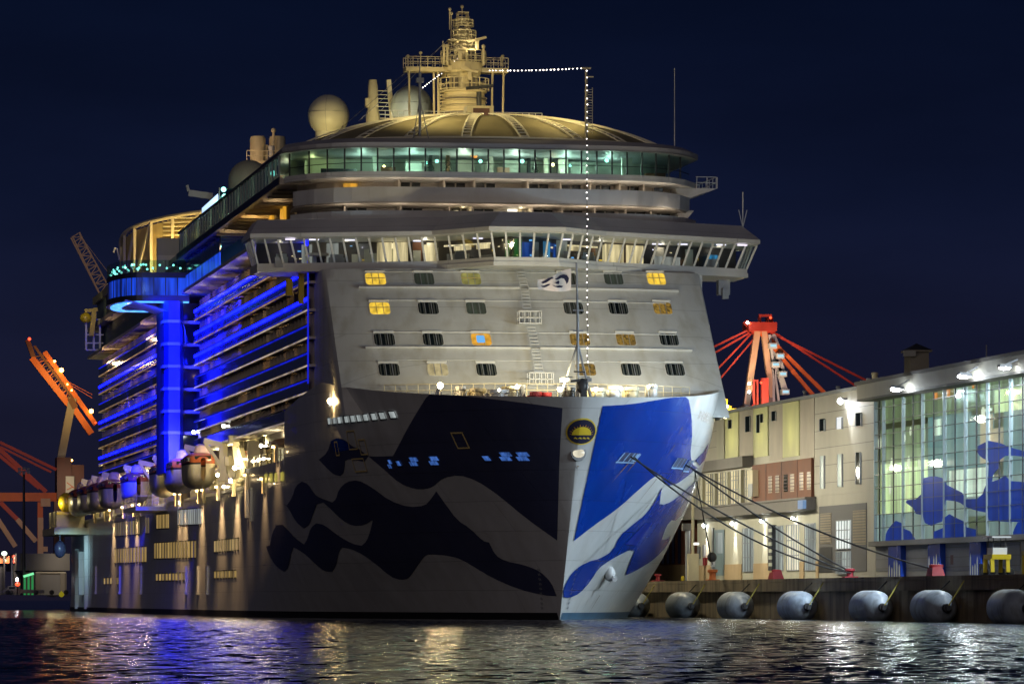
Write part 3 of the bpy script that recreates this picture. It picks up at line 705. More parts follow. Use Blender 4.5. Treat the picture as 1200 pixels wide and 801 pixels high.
# cabin windows on the front: 4 rows of 6
frows = {327: (440, 497, 552, 664, 719, 769), 361.5: (445, 502, 558, 672, 724.5, 776.5), 398: (450.5, 507.5, 564, 679.5, 733.5, 784), 433.3: (456, 513, 570, 686.5, 739.5, 791)}
kinds = {(327, 0): 'W', (327, 2): 'H', (327, 5): 'W', (361.5, 0): 'W', (361.5, 5): 'h', (398, 2): 'T', (398, 3): 'h', (398, 4): 'h', (433.3, 1): 'C', (433.3, 3): 'h', (327, 1): 'G', (361.5, 2): 'G', (327, 4): 'G'}
rr_ = [(.5, .32), (.46, .44), (.36, .5), (-.36, .5), (-.46, .44), (-.5, .32), (-.5, -.32), (-.46, -.44), (-.36, -.5), (.36, -.5), (.46, -.44), (.5, -.32)]
cream_p = glow('lit_blind_cream', (1.0, 0.82, 0.42), 0.42, 0.35, 2.0); olive_p = glow('lit_blind_olive', (0.60, 0.55, 0.14), 0.34, 0.5, 2.0); half_p = glow('half_lit_curtain', (1.0, 0.60, 0.10), 0.20, 0.98, 4.5)
for ry, xs in frows.items():
    for i, px in enumerate(xs):
        p = front_hit(px, ry); k = kinds.get((ry, i), 'D'); mb = MB(); Wd, Hg = 1.80, 1.13
        def pt(u, v, o, s_=1.0): return fsurf(p.x + u * Wd * s_, p.z + v * Hg * s_, o)
        mb.poly([pt(u, v, 0.03, 1.10) for u, v in rr_], 1)
        mb.poly([pt(u, v, 0.055, 1.0) for u, v in rr_], 0)
        for a in (-.17, .17):                 # mullions
            mb.quad(pt(a - .02, -.49, .08), pt(a + .02, -.49, .08), pt(a + .02, .49, .08), pt(a - .02, .49, .08), 5 if k not in 'WT' else 2)
        if k in 'WH': mb.quad(pt(-.49, .02, .085), pt(.49, .02, .085), pt(.49, .09, .085), pt(-.49, .09, .085), 2)
        if k == 'T':
            mb.poly([pt(u * .42 - .04, v * .62, .1) for u, v in rr_], 3)
        if k in 'DG':
            for a, w_ in ((-.44, .05), (-.27, .05), (.03, .06), (.25, .07), (.40, .06)): mb.quad(pt(a, -.47, .07), pt(a + w_, -.47, .07), pt(a + w_, .47, .07), pt(a, .47, .07), 4)
        hood = MB()
        mb.quad(pt(-.5, .56, .02), pt(.5, .56, .02), pt(.5, .60, .22), pt(-.5, .60, .22), 1)
        mm = {'W': EM['warmwin'], 'H': olive_p, 'h': half_p, 'T': EM['orange'], 'C': cream_p, 'G': mat('green_grey_blind', (.11, .15, .12), .6, vary=.4)}.get(k, M['winglass'])
        o = mb.build('cabin_window', [mm, M['white'], frm, EM['tv'], mat('curtain_edge_grey', (.10, .11, .10), .8), M['grey']], FRONT)
# stepped ladder with platforms up the middle
mb = MB()
def ladder(pix, w_):
    pts = [front_hit(*q) for q in pix]; n_ = Vector((0, -0.5, 0.5))
    for a, c2 in zip(pts, pts[1:]):
        for s_ in (-1, 1): mb.bar(a + Vector((s_ * w_ / 2, -0.35, 0.1)), c2 + Vector((s_ * w_ / 2, -0.35, 0.1)), 0.07)
        L_ = (c2 - a).length; n = max(2, int(L_ / 0.42))
        for i in range(n + 1): q = a.lerp(c2, i / n) + Vector((0, -0.35, 0.1)); mb.bar(q - Vector((w_ / 2, 0, 0)), q + Vector((w_ / 2, 0, 0)), 0.06)
ladder([(609, 316), (614, 339), (617, 362)], 0.75); ladder([(622, 385), (627, 409), (631, 436)], 0.8)
mb.build('ladder', M['white'], FRONT)
def platform(px0, px1, pyt, pyb):
    a, c2 = front_hit(px0, pyb), front_hit(px1, pyb); mb = MB(); h_ = (pyb - pyt) / 12.8; y0 = a.y - 0.15; y1 = y0 - 1.0
    mb.box(a.x, c2.x, y1, y0 + 0.5, a.z, a.z + 0.12)
    for k in range(5):
        x = a.x + (c2.x - a.x) * k / 4
        for yy in (y0, y1): mb.bar((x, yy, a.z), (x, yy, a.z + h_), 0.07)
    for zz in (0.5, 1.0):
        for yy in (y0, y1): mb.bar((a.x, yy, a.z + h_ * zz), (c2.x, yy, a.z + h_ * zz), 0.07)
        for xx in (a.x, c2.x): mb.bar((xx, y1, a.z + h_ * zz), (xx, y0, a.z + h_ * zz), 0.07)
    mb.build('ladder_platform', M['white'], FRONT)
platform(606, 632, 365, 380); platform(618, 646, 437, 452)

# ------------------------------------------------------------------ bridge
BL = [(-23.3, 30.0), (-7.2, 23.8), (-2.9, 17.6), (3.0, 17.6), (7.4, 21.8), (23.3, 29.4)]
def offset(line, d):                          # push a plan polyline outwards (towards the bow and the wing tips)
    out = []
    for i, p in enumerate(line):
        a = line[max(0, i - 1)]; c2 = line[min(len(line) - 1, i + 1)]
        t = Vector((c2[0] - a[0], c2[1] - a[1])).normalized(); n_ = Vector((t.y, -t.x)); out.append((p[0] + n_.x * d, p[1] + n_.y * d))
    return out
ZS, ZT = 33.15, 35.35
low, top = BL, offset(BL, 0.85)
top[0] = (top[0][0] - 0.35, top[0][1]); top[-1] = (top[-1][0] + 0.45, top[-1][1])
br = MB()
br.slab(offset(BL, 0.25) + [(23.4, 35.5), (-23.4, 35.5)], 32.35, 32.75)
for a, c2 in zip(offset(BL, .12), offset(BL, .12)[1:]): br.quad((a[0], a[1], 32.7), (c2[0], c2[1], 32.7), (c2[0], c2[1], ZS), (a[0], a[1], ZS))
for sd, a in ((-1, -23.42), (1, 23.42)): br.quad((a, 30, 32.7), (a, 35.5, 32.7), (a, 35.5, ZS), (a, 30, ZS))
BR = br.build('bridge', M['white'], SHIP)
vz = MB()
t0, t1, t2 = offset(top, 0.02), offset(top, 0.55), offset(top, -2.3)
n_ = len(top)
for i in range(n_ - 1):
    p = lambda l, j, z: (l[j][0], l[j][1], z)
    vz.quad(p(t0, i, ZT), p(t0, i + 1, ZT), p(t1, i + 1, ZT + .12), p(t1, i, ZT + .12), 0)
    vz.quad(p(t1, i, ZT + .12), p(t1, i + 1, ZT + .12), p(t1, i + 1, ZT + .50), p(t1, i, ZT + .50), 0)
    vz.quad(p(t1, i, ZT + .5), p(t1, i + 1, ZT + .5), p(t2, i + 1, 37.35), p(t2, i, 37.35), 1)
for j, sd in ((0, -1), (n_ - 1, 1)):
    x = t1[j][0]; y = t1[j][1]
    vz.quad((x, y, ZT + .12), (x, 36, ZT + .12), (x, 36, ZT + .5), (x, y, ZT + .5), 0); vz.quad((x, y, ZT + .5), (x, 36, ZT + .5), (t2[j][0], 36, 37.35), (t2[j][0], t2[j][1], 37.35), 1)
vz.slab(t0 + [(t0[-1][0], 35.9), (t0[0][0], 35.9)], ZT - 0.02, ZT + 0.10, 0)
vz.slab(t2 + [(t2[-1][0], 36), (t2[0][0], 36)], 37.2, 37.36, 1)
vz.build('visor_roof', [M['white'], plated('visor_grey_paint', (0.62, 0.60, 0.62), 0.45)], BR)
segs = [14, 4, 5, 4, 14]
for i, n in enumerate(segs):
    for k in range(n):
        def P(f, up, i=i):
            l = top if up else low; z = ZT if up else ZS; a, c2 = l[i], l[i + 1]; return Vector((a[0] + (c2[0] - a[0]) * f, a[1] + (c2[1] - a[1]) * f, z))
        f0, f1 = k / n, (k + 1) / n
        mb = MB(); mb.quad(P(f0 + .05 / n, 0), P(f1 - .05 / n, 0), P(f1 - .05 / n, 1), P(f0 + .05 / n, 1)); mb.build('window_pane', GL['bridge'], BR)
        mb = MB(); mb.bar(P(f0, 0), P(f0, 1), 0.17, 0.2, up=(0, 1, 0)); mb.build('mullion', M['white'], BR)
for sd, lo, to in ((-1, low[0], top[0]), (1, low[-1], top[-1])):
    for k in range(4):
        y0 = lo[1] + k * 1.4
        mb = MB(); mb.quad((lo[0], y0, ZS), (lo[0], y0 + 1.3, ZS), (to[0], y0 + 1.3, ZT), (to[0], y0, ZT)); mb.build('window_pane', GL['bridge'], BR)
        mb = MB(); mb.bar((lo[0], y0, ZS), (to[0], y0 - (0.85 if k == 0 else 0), ZT), 0.17, 0.2, up=(0, 1, 0)); mb.build('mullion', M['white'], BR)
# bridge interior
bw = MB(); inn = offset(BL, -4.2); inn[0] = (-23, inn[0][1]); inn[-1] = (23.1, inn[-1][1])
bw.wall(inn, 32.76, ZT - .03); bw.build('back_wall', M['paledk'], BR)
ins = offset(BL, -4.05)
WPN = [0]
def wallpanel(px0, px1, z0, z1, m_, name, parent):
    """panel on the bridge back wall between two photo columns"""
    out = []
    for px in (px0, px1):
        for a, c2 in zip(ins, ins[1:]):
            d_ = ray(px, 290); ax, ay = a; bx, by = c2
            den = d_.x * (by - ay) - d_.y * (bx - ax)
            if abs(den) < 1e-9: continue
            t = ((ax - CAM.x) * (by - ay) - (ay - CAM.y) * (bx - ax)) / den
            q = CAM + d_ * t; s = ((q.x - ax) * (bx - ax) + (q.y - ay) * (by - ay)) / ((bx - ax) ** 2 + (by - ay) ** 2)
            if -0.01 <= s <= 1.01: out.append((q.x, q.y)); break
    if len(out) == 2:
        WPN[0] += 1; o_ = .012 * WPN[0]; mb = MB(); (x0, y0), (x1, y1) = [(a[0], a[1] - o_) for a in out]; mb.hexa([(x0, y0, z0), (x1, y1, z0), (x1, y1 + .1, z0), (x0, y0 + .1, z0), (x0, y0, z1), (x1, y1, z1), (x1, y1 + .1, z1), (x0, y0 + .1, z1)])
        mb.build(name, m_, parent)
for a, c2, z0, z1, m_, nm in ((438, 455, 33.6, 35.2, EM['shelf'], 'lit_shelf'), (457, 475, 33.6, 35.2, EM['shelf'], 'lit_shelf'), (497, 512, 33.4, 35.0, EM['shelf'], 'lit_shelf'), (706, 730, 33.4, 35.1, EM['shelf'], 'lit_shelf'), (732, 752, 33.4, 35.1, EM['shelf'], 'lit_shelf'),
                              (375, 392, 33.3, 35.2, M['pale'], 'wall_cabinet'), (402, 425, 33.3, 34.2, M['pale'], 'wall_cabinet'), (420, 434, 33.2, 35.2, M['grey'], 'wall_cabinet'), (760, 800, 33.3, 34.3, M['pale'], 'wall_cabinet'), (812, 826, 33.2, 34.0, M['pale'], 'wall_cabinet'),
                              (592, 608, 33.3, 35.0, EM['greens'], 'console_screen'), (611, 624, 33.3, 34.8, EM['blues'], 'console_screen'), (318, 324, 33.8, 34.8, EM['orange'], 'lit_doorway'), (328, 336, 33.6, 34.2, EM['tv'], 'console_screen'),
                              (838, 848, 33.4, 34.1, EM['tv'], 'console_screen'), (735, 741, 33.5, 33.9, EM['redl'], 'red_light'), (640, 652, 33.4, 34.9, EM['blues'], 'console_screen'), (520, 575, 34.75, 34.9, EM['shelf'], 'wall_strip_light'), (655, 700, 34.75, 34.9, EM['shelf'], 'wall_strip_light')):
    wallpanel(a, c2, z0, z1, m_, nm, BR)
for px in (340, 368, 410, 490, 560, 630, 665, 695, 770, 800, 845, 870):
    for y in (27.5,):
        p = atY(px, 280, y + (0 if abs(px - 600) > 90 else -4)); mb = MB(); mb.box(p.x - 0.45, p.x + 0.45, p.y - .15, p.y + .15, ZT - 0.12, ZT - 0.04); mb.build('ceiling_light', EM['ceil'], BR)
for x, y, w_ in ((-21, 32, 12), (-15, 29.5, 16), (-8, 26.5, 30), (0, 21.4, 14), (8.5, 25.5, 30), (15, 28.5, 16), (21, 31, 12)): lamp('bridge_room_lamp', (x, y, 35.1), None, w_, (1, .85, .65), kind='POINT', size=0.2, parent=BR)
rs_ = random.Random(9)
for k in range(46):
    px = 310 + 575 * rs_.random()
    z = 33.5 + 1.5 * rs_.random(); k_ = rs_.choice(['tv', 'warmwin', 'ceil', 'shelf', 'shelf', 'orange']); w_ = .8 + 3.2 * rs_.random()
    wallpanel(px, px + w_, z, z + .05 + .18 * rs_.random(), EM[k_], 'instrument_light', BR)
for k in range(26):
    px = 308 + 580 * rs_.random(); w_ = 4 + 9 * rs_.random(); z = 33.1; wallpanel(px, px + w_, z, z + .6 + 1.5 * rs_.random(), [M['pale'], M['grey'], M['wood'], M['curtain'], M['dark']][k % 5], 'wall_cabinet', BR)
for px, w_, z0, z1, k in ((352, 12, 33.3, 35.1, 0), (381, 14, 33.2, 35.2, 0), (425, 6, 33.2, 34.6, 1), (440, 17, 33.4, 35.2, 2), (459, 17, 33.4, 35.2, 2), (482, 9, 33.2, 34.4, 1), (498, 12, 33.3, 35.1, 2), (530, 20, 34.3, 34.7, 2), (556, 16, 34.3, 34.7, 2), (600, 9, 33.2, 35.0, 3), (634, 8, 33.3, 34.9, 4), (664, 14, 34.3, 34.7, 2), (706, 22, 33.3, 35.1, 2), (731, 20, 33.3, 35.1, 2), (764, 30, 33.2, 34.2, 0), (800, 9, 33.2, 35.0, 1), (826, 12, 33.2, 34.6, 4), (852, 10, 33.3, 34.3, 0)):
    wallpanel(px, px + w_, z0, z1, [glow('bridge_lit_wall', (.85, .85, .78), .26, .6, 1.2), M['pale'], glow('bridge_warm_panel', (1, .78, .42), .70, .8, 1.6), EM['greens'], glow('bridge_blue_screen', (.05, .35, .7), .45, .8, 2)][k], 'lit_wall_panel', BR)
for px, s in ((330, 1), (395, 1.2), (470, 1), (540, 1), (690, 1), (765, 1.2), (835, 1)):     # consoles behind the glass
    p = atY(px, 300, 29 if abs(px - 600) > 100 else 22.5); mb = MB(); mb.box(p.x - .6 * s, p.x + .6 * s, p.y, p.y + .6, 32.76, 33.75); mb.box(p.x - .5 * s, p.x + .5 * s, p.y + .1, p.y + .3, 33.75, 34.05); mb.build('console', M['grey'], BR)
# wing brackets, lamps and camera under the starboard and port wing
mb = MB(); mb.box(18.2, 18.5, 27, 28.5, 30.8, 32.4); mb.build('wing_bracket', M['white'], BR)
mb = MB(); mb.box(20.3, 21.4, 28, 29, 30.6, 32.0); mb.box(20.6, 21.2, 27.6, 28, 30.2, 31.2); mb.build('wing_lamp_housing', M['grey'], BR)
mb = MB(); mb.box(-19.4, -18.9, 30.2, 30.8, 29.5, 32.3); mb.box(-20.6, -20.0, 30, 30.6, 30.2, 31.8); mb.build('wing_bracket', M['yellow'], BR)
mb = MB(); mb.tube([(23.3, 31, 37.2), (23.3, 31, 40.6)], .06, 6); mb.tube([(23.3, 31, 37.2), (22.9, 31, 38.9)], .04, 6); mb.tube([(23.3, 31, 37.2), (23.7, 31, 38.9)], .04, 6); mb.build('wing_antenna', M['white'], BR)

# ------------------------------------------------------------------ terrace decks under the lounge
def bow_line(y0, k, hw, n=24): return [(-hw + 2 * hw * i / n, y0 + k * (.12 * abs(-1 + 2 * i / n) ** 2 + .88 * abs(-1 + 2 * i / n) ** 7)) for i in range(n + 1)]
def band(name, line, z0, z1, th_, m_, parent, lean=0.0):
    inner = [(x, y + th_) for x, y in line]; mb = MB(); n = len(line)
    for i in range(n - 1):
        a, c2, d_, e_ = line[i], line[i + 1], inner[i + 1], inner[i]
        mb.hexa([(a[0], a[1] + lean, z0), (c2[0], c2[1] + lean, z0), (d_[0], d_[1] + lean, z0), (e_[0], e_[1] + lean, z0), (a[0], a[1], z1), (c2[0], c2[1], z1), (d_[0], d_[1], z1), (e_[0], e_[1], z1)])
    return mb.build(name, m_, parent)
terr = []
for nm, zf, zt, wl, yw in (('lower', 37.3, 39.2, 38.0, 35.2), ('upper', 39.25, 41.45, 40.5, 35.0)):
    mb = MB(); line = bow_line(yw, 4.5, 18.4)
    mb.wall(line, zf, zt); T = mb.build('cabin_terrace', M['beige'], SHIP); terr.append(T)
band('terrace_balustrade', bow_line(28.6, 7.5, 19.2), 39.1, 40.45, 0.2, M['white'], terr[1], lean=0.25)
mb = MB(); l_ = bow_line(28.9, 7.5, 19.0); mb.slab(l_ + [(18.8, 42), (-18.8, 42)], 38.95, 39.12); mb.build('terrace_floor', M['soffit'], terr[1])
band('terrace_balustrade', bow_line(27.6, 7.5, 19.6), 36.9, 38.15, 0.2, M['white'], terr[0], lean=0.25)
for T, z, pxs in ((terr[1], 40.95, (478, 530, 565, 627, 665, 700, 735, 765)), (terr[0], 38.6, (416, 480, 536, 563, 632, 667, 705, 742, 775))):
    for i, px in enumerate(pxs):
        p = atY(px, 700, 37); fx = abs(p.x) / 18.4; y = 35.05 + 4.5 * (.12 * fx ** 2 + .88 * fx ** 7) - 0.03
        mb = MB(); wd = 1.9; hh = 0.55 if z > 40 else 0.62
        for k in (-1, 1):
            mb.box(p.x + k * 0.5 - 0.42, p.x + k * 0.5 + 0.42, y - .05, y + .05, z - hh - .15, z + hh - .1, 0)
        mb.box(p.x - 1.1, p.x + 1.1, y - .12, y + .03, z + hh - .06, z + hh + .06, 1)
        mb.build('terrace_door', [M['winglass'], M['white']], T)
        mb = MB(); mb.box(p.x - 1.65, p.x - 1.5, y - 3.2, y, z - 1.1, z + .75); mb.build('partition', M['beige'], T)
p = atY(410, 217, 35); mb = MB(); mb.box(p.x - .68, p.x + .68, 34.6, 34.7, 40.15, 41.2); mb.build('lit_cabin_window', EM['orange'], terr[1])
p = atY(186 + 145, 253, 40)
p = atY(601, 247, 34.5); mb = MB(); mb.box(p.x - .55, p.x + .4, 34.3, 34.4, 37.9, 39.1); mb.build('lit_doorway', glow('lit_doorway_white', (1, .93, .75), 1.6), terr[0])
mb = MB(); mb.box(p.x + .5, p.x + .75, 34.1, 34.3, 37.9, 39.1); mb.box(p.x + 1.3, p.x + 1.6, 34.1, 34.3, 37.9, 38.8); mb.build('door_jamb', M['cream'], terr[0])
lamp('terrace_lamp', (p.x + .5, 32.8, 38.9), None, 55, (1, .85, .55), kind='POINT', size=.2, parent=terr[0])
lamp('terrace_lamp', (-3.4, 33, 38.9), None, 25, (1, .85, .5), kind='POINT', size=.2, parent=terr[0])

for T_, z, y in ((terr[0], 37.75, 29.6), (terr[1], 39.7, 30.2)):
    for x in (-14.5, -10, -5.5, -1, 3.5, 8, 12, 16): lamp('terrace_fill_light', (x, y + (1.5 if abs(x) > 12 else 0), z), None, 60 if x < 0 else 80, (1, .84, .66), kind='POINT', size=.4, parent=T_)  # hidden points added behind the balustrades to brighten the recess walls
# ------------------------------------------------------------------ sky lounge
ZL0, ZL1 = 41.95, 44.2
LL = bow_line(29.8, 7.6, 19.4, 26)
mb = MB(); o_ = bow_line(29.2, 7.8, 19.9); mb.slab(o_ + [(19.9, 60), (-19.9, 60)], 41.4, ZL0, 0)
LOUNGE = mb.build('sky_lounge', M['white'], SHIP)
mb = MB(); o_ = bow_line(29.0, 8.0, 20.2, 30); o2 = bow_line(30.2, 8.0, 19.6, 30); n = len(o_)
for i in range(n - 1):
    mb.quad((*o_[i], ZL1), (*o_[i + 1], ZL1), (*o_[i + 1], ZL1 + .45), (*o_[i], ZL1 + .45)); mb.quad((*o_[i], ZL1 + .45), (*o_[i + 1], ZL1 + .45), (*o2[i + 1], ZL1 + .95), (*o2[i], ZL1 + .95))
mb.slab(o_ + [(20.2, 60), (-20.2, 60)], ZL1 - .03, ZL1 + .12); mb.slab(o2 + [(19.6, 60), (-19.6, 60)], ZL1 + .75, ZL1 + .94)
mb.build('roof_edge', plated('roof_edge_grey', (0.42, 0.41, 0.44), 0.5), LOUNGE)
for i in range(len(LL) - 1):
    a, c2 = LL[i], LL[i + 1]
    mb = MB(); mb.quad((*a, ZL0), (*c2, ZL0), (*c2, ZL1 - .03), (*a, ZL1 - .03)); mb.build('window_pane', GL['lounge'], LOUNGE)
    mb = MB(); mb.box(a[0] - .07, a[0] + .07, a[1] - .1, a[1] + .1, ZL0, ZL1 - .03)
    mb.bar((a[0], a[1] - .03, ZL0 + 0.85), (c2[0], c2[1] - .03, ZL0 + .85), .06); mb.build('mullion', M['dark'], LOUNGE)
mb = MB(); mb.wall(bow_line(41, 3, 18.5, 20), ZL0, ZL1 - .04); mb.build('back_wall', M['pale'], LOUNGE)
for x, y, w_, c2 in ((-12.5, 37, 52, (.66, 1, .80)), (-8, 35, 66, (.62, 1, .80)), (-3, 35, 74, (.85, 1, .75)), (2, 35, 74, (.80, 1, .80)), (7, 35.5, 70, (.66, 1, .82)), (11.5, 37, 56, (.62, 1, .82))):
    lamp('lounge_lamp', (x, y, ZL1 - 1.0), None, w_ * 2.6, c2, kind='POINT', size=.25, parent=LOUNGE)
lamp('lounge_lamp', (-16.8, 40.5, ZL1 - .4), None, 40, (.9, 1, .4), kind='POINT', size=.2, parent=LOUNGE)
for px, py, s, k in ((432, 177, .16, 'teal'), (462, 177, .16, 'teal'), (500, 191, .12, 'teal'), (512, 189, .18, 'teal'), (563, 189, .18, 'teal'), (612, 189, .2, 'teal'), (450, 195, .1, 'warm'), (553, 181, .22, 'redsign'), (557, 183, .2, 'redsign'), (579, 179, .2, 'redsign'), (648, 193, .14, 'warm'), (668, 194, .14, 'teal'), (711, 188, .2, 'teal'), (604, 178, .12, 'warm')):
    p = atY(px, py, 36.5); mb = MB(); mb.ball(tuple(p), s, n=10, m=6); mb.build('room_lamp', EM[k], LOUNGE, smooth=True)
for px, w_, h_, m_ in ((485, 1.6, 1.6, 'pale'), (545, 1.8, 2.0, 'curtain'), (575, .5, 2.2, 'curtain'), (590, 1.2, 1.2, 'wood'), (640, .4, 2.2, 'pale'), (678, 1.6, 2.0, 'pale'), (505, .3, 2.2, 'dark'), (525, .3, 2.2, 'wood'), (620, .3, 2.2, 'dark'), (655, .3, 2.2, 'dark'), (768, 2.0, 1.0, 'wood'), (397, 3.4, .95, 'dark'), (735, 1.0, 2.2, 'pale'), (600, 1.4, 2.0, 'pale'), (660, .9, 2.1, 'curtain'), (700, 2.2, 1.2, 'pale'), (455, 1.4, 1.0, 'wood'), (440, .5, 2.2, 'pale')):
    p = atY(px, 200, 36.2 + (px % 7) * .4); mb = MB(); mb.box(p.x - w_ / 2, p.x + w_ / 2, p.y, p.y + .4, ZL0 + .01, ZL0 + h_); mb.box(p.x - w_ * .4, p.x + w_ * .4, p.y - .1, p.y, ZL0 + .05, ZL0 + h_ * .6); mb.build('interior_fitting', M[m_], LOUNGE)
for px, lab in ((504, 'dark green conifer standing in the glazed top lounge beside the slim pole'), (525, 'tallest dark green conifer inside the glazed top lounge'), (627, 'small dark conifer inside the top lounge near the middle of the glass')):
    p = atY(px, 203, 33.6); t = thing('potted_conifer', lab, 'potted tree', (p.x, p.y, ZL0), 'conifers inside the top lounge')
    h_ = {504: 1.75, 525: 1.95, 627: 1.5}[px]
    mb = MB(); mb.lathe((p.x, p.y, ZL0), [(.16, 0), (.2, .3)], 10); mb.build('pot', M['dark'], t)
    mb = MB(); rnd = random.Random(px)
    for i in range(260):
        f = rnd.random() ** .8; a = rnd.random() * 6.283; r_ = .5 * (1 - f) * (.6 + .4 * rnd.random()) + .03; q = Vector((p.x + r_ * math.cos(a), p.y + r_ * math.sin(a), ZL0 + .25 + f * (h_ - .25)))
        d_ = Vector((math.cos(a), math.sin(a), -.5)) * .13; s_ = Vector((-math.sin(a), math.cos(a), 0)) * .06
        mb.quad(q - s_, q + s_, q + d_ + s_ * .3, q + d_ - s_ * .3)
    mb.build('crown', M['leaf'], t)
# port side look-out platform beside the lounge
a, c2 = atY(785, 222, 38), atY(826, 203, 38)
mb = MB(); mb.hexa([(18.2, 36.5, 40.2), (18.6, 36.5, 40.2), (18.6, 46, 40.2), (18.2, 46, 40.2), (17.9, 36.5, 41.4), (22.0, 36.5, 41.4), (22.0, 46, 41.4), (17.9, 46, 41.4)])
for k in range(6):
    for x_ in (21.9,): mb.bar((x_, 36.6 + k * 1.6, 41.4), (x_, 36.6 + k * 1.6, 42.5), .07)
for z in (41.95, 42.5): mb.bar((21.9, 36.6, z), (21.9, 45.5, z), .07); mb.bar((19.9, 36.6, z), (21.9, 36.6, z), .07)
for k in range(3): mb.bar((20 + k, 36.6, 41.4), (20 + k, 36.6, 42.5), .07)
mb.build('lookout_platform', M['white'], SHIP)
mb = MB(); mb.hexa([(18.0, 36, 37.7), (18.4, 36, 37.7), (18.4, 44, 37.7), (18, 44, 37.7), (18.0, 36, 39.2), (19.6, 36, 39.2), (19.6, 44, 39.2), (18, 44, 39.2)]); mb.build('terrace_bracket', M['white'], SHIP)
# ------------------------------------------------------------------ lounge dome
DC = (0.0, 42.0); DZ, DH = 45.1, 3.35
def dome_pt(r, a):
    x = 18.2 * r * math.cos(a); y = (11.6 if math.sin(a) < 0 else 26) * r * math.sin(a); return Vector((DC[0] + x, DC[1] + y, DZ + DH * (1 - r ** 2.4) ** 0.9))
mb = MB(); mb.grid(lambda u, v: dome_pt(u, v * 2 * math.pi), 16, 72); DOME = mb.build('glass_dome_roof', M['dome'], SHIP, smooth=True)
for k in range(20):
    a = -math.pi / 2 + (k - 6) * math.pi / 10 * 1.0 + 0.12
    if math.sin(a) > 0.75: continue
    mb = MB(); prev = None
    for i in range(18):
        r = 0.24 + 0.75 * i / 17; c_ = dome_pt(r, a); e_ = dome_pt(r, a + .01); s_ = (e_ - c_).normalized() * 0.42; up = Vector((0, 0, .16))
        if prev:
            p0, s0 = prev
            for sg in (-1, 1): mb.bar(p0 + s0 * sg + up, c_ + s_ * sg + up, .13)
            mid = (p0 + c_) / 2 + up; mb.bar(mid - s_, mid + s_, .10)
        prev = (c_, s_)
    mb.build('dome_rib', M['rib'], DOME)
mb = MB(); n = 60; ring = [dome_pt(.985, 2 * math.pi * i / n) + Vector((0, 0, .1)) for i in range(n + 1)]; mb.tube(ring, .12, 6, caps=False); mb.build('dome_ring', M['rib'], DOME)
# rail on the dome top
mb = MB()
for i in range(25):
    x = -9 + 15.5 * i / 24; mb.bar((x, 46, 48.4), (x, 46, 49.35), .05)
for z in (48.9, 49.35): mb.bar((-9, 46, z), (6.5, 46, z), .05)
mb.build('top_rail', M['white'], SHIP)

# ------------------------------------------------------------------ main mast
MY = 54.0
def my(px, py): return atY(px, py, MY)
mb = MB(); mx_ = my(543, 130).x
mb.lathe((mx_, MY, 0), [(2.3, 47.5), (2.25, 50.2), (2.1, 52.0), (2.35, 52.05), (2.35, 52.25), (1.45, 52.3), (1.45, 53.5), (1.95, 54.2), (1.95, 55.0), (.55, 55.05), (.42, 57.4)], 24)
MAST = mb.build('radar_mast', M['cream'], SHIP, smooth=True, sharp=30)
def ring_rail(name, r, z, h_, n, parent, cx=mx_, cy_=MY):
    mb = MB(); pts = [Vector((cx + r * math.cos(6.2832 * i / n), cy_ + r * math.sin(6.2832 * i / n), z)) for i in range(n)]
    for i in range(n):
        a, c2 = pts[i], pts[(i + 1) % n]; mb.bar(a, a + Vector((0, 0, h_)), .09)
        for f in (.08, .5, 1): mb.bar(a + Vector((0, 0, h_ * f)), c2 + Vector((0, 0, h_ * f)), .09)
    mb.build(name, M['cream'], parent)
ring_rail('platform_rail', 2.55, 52.25, 1.15, 18, MAST); ring_rail('platform_rail', 2.25, 55.0, 1.15, 16, MAST); ring_rail('platform_rail', 1.5, 56.3, .8, 12, MAST); ring_rail('platform_rail', 1.25, 57.3, .9, 12, MAST); ring_rail('platform_rail', 1.0, 58.6, .7, 10, MAST)
for k in range(7):
    mb = MB(); a_ = k * .63; r_ = 1.95 + .25 * (k % 3); z = 52.6 + .25 * k; mb.box(mx_ + r_ * math.cos(a_) - .25, mx_ + r_ * math.cos(a_) + .2, MY + r_ * math.sin(a_) - .3, MY + r_ * math.sin(a_) + .3, z, z + .5); mb.build('equipment_box', M['dkwall'] if k % 2 else M['cream'], MAST)
for px, py0, py1 in ((532, 30, 62), (549, 26, 60), (537, 20, 50), (556, 46, 74), (519, 48, 76), (566, 60, 82)): p, q = my(px, py0), my(px, py1); mb = MB(); mb.tube([p, q], .045, 5); mb.build('whip_antenna', M['cream'], MAST)
for p, q in ((my(524, 48), atY(420, 142, 66)), (my(519, 52), atY(446, 130, 66)), (my(474, 86), atY(400, 150, 66))): mb = MB(); mb.tube([p, q], .03, 4); mb.build('stay_wire', M['grey'], MAST)
for z in (49.2, 49.9, 50.6, 51.3): mb = MB(); mb.lathe((mx_, MY, z), [(2.26, 0), (2.30, .02), (2.30, .16), (2.26, .18)], 24); mb.build('mast_band', M['dkwall'], MAST)
for a_ in (-2.2, -1.2): mb = MB(); mb.box(mx_ + 1.78 * math.cos(a_) - .3, mx_ + 1.78 * math.cos(a_) + .3, MY + 1.78 * math.sin(a_) - .1, MY + 1.78 * math.sin(a_) + .3, 52.4, 53.5); mb.build('mast_door', M['dkwall'], MAST)
mb = MB(); a, c2 = my(474, 86), my(594, 86); mb.box(a.x, c2.x, MY - .9, MY + .9, 54.05, 54.5)
for i in range(15):
    x = a.x + (c2.x - a.x) * i / 14
    for yy in (-.85, .85): mb.bar((x, MY + yy, 54.5), (x, MY + yy, 55.5), .06)
for z in (55.0, 55.5):
    for yy in (-.85, .85): mb.bar((a.x, MY + yy, z), (c2.x, MY + yy, z), .06)
mb.build('signal_yard', M['cream'], MAST)
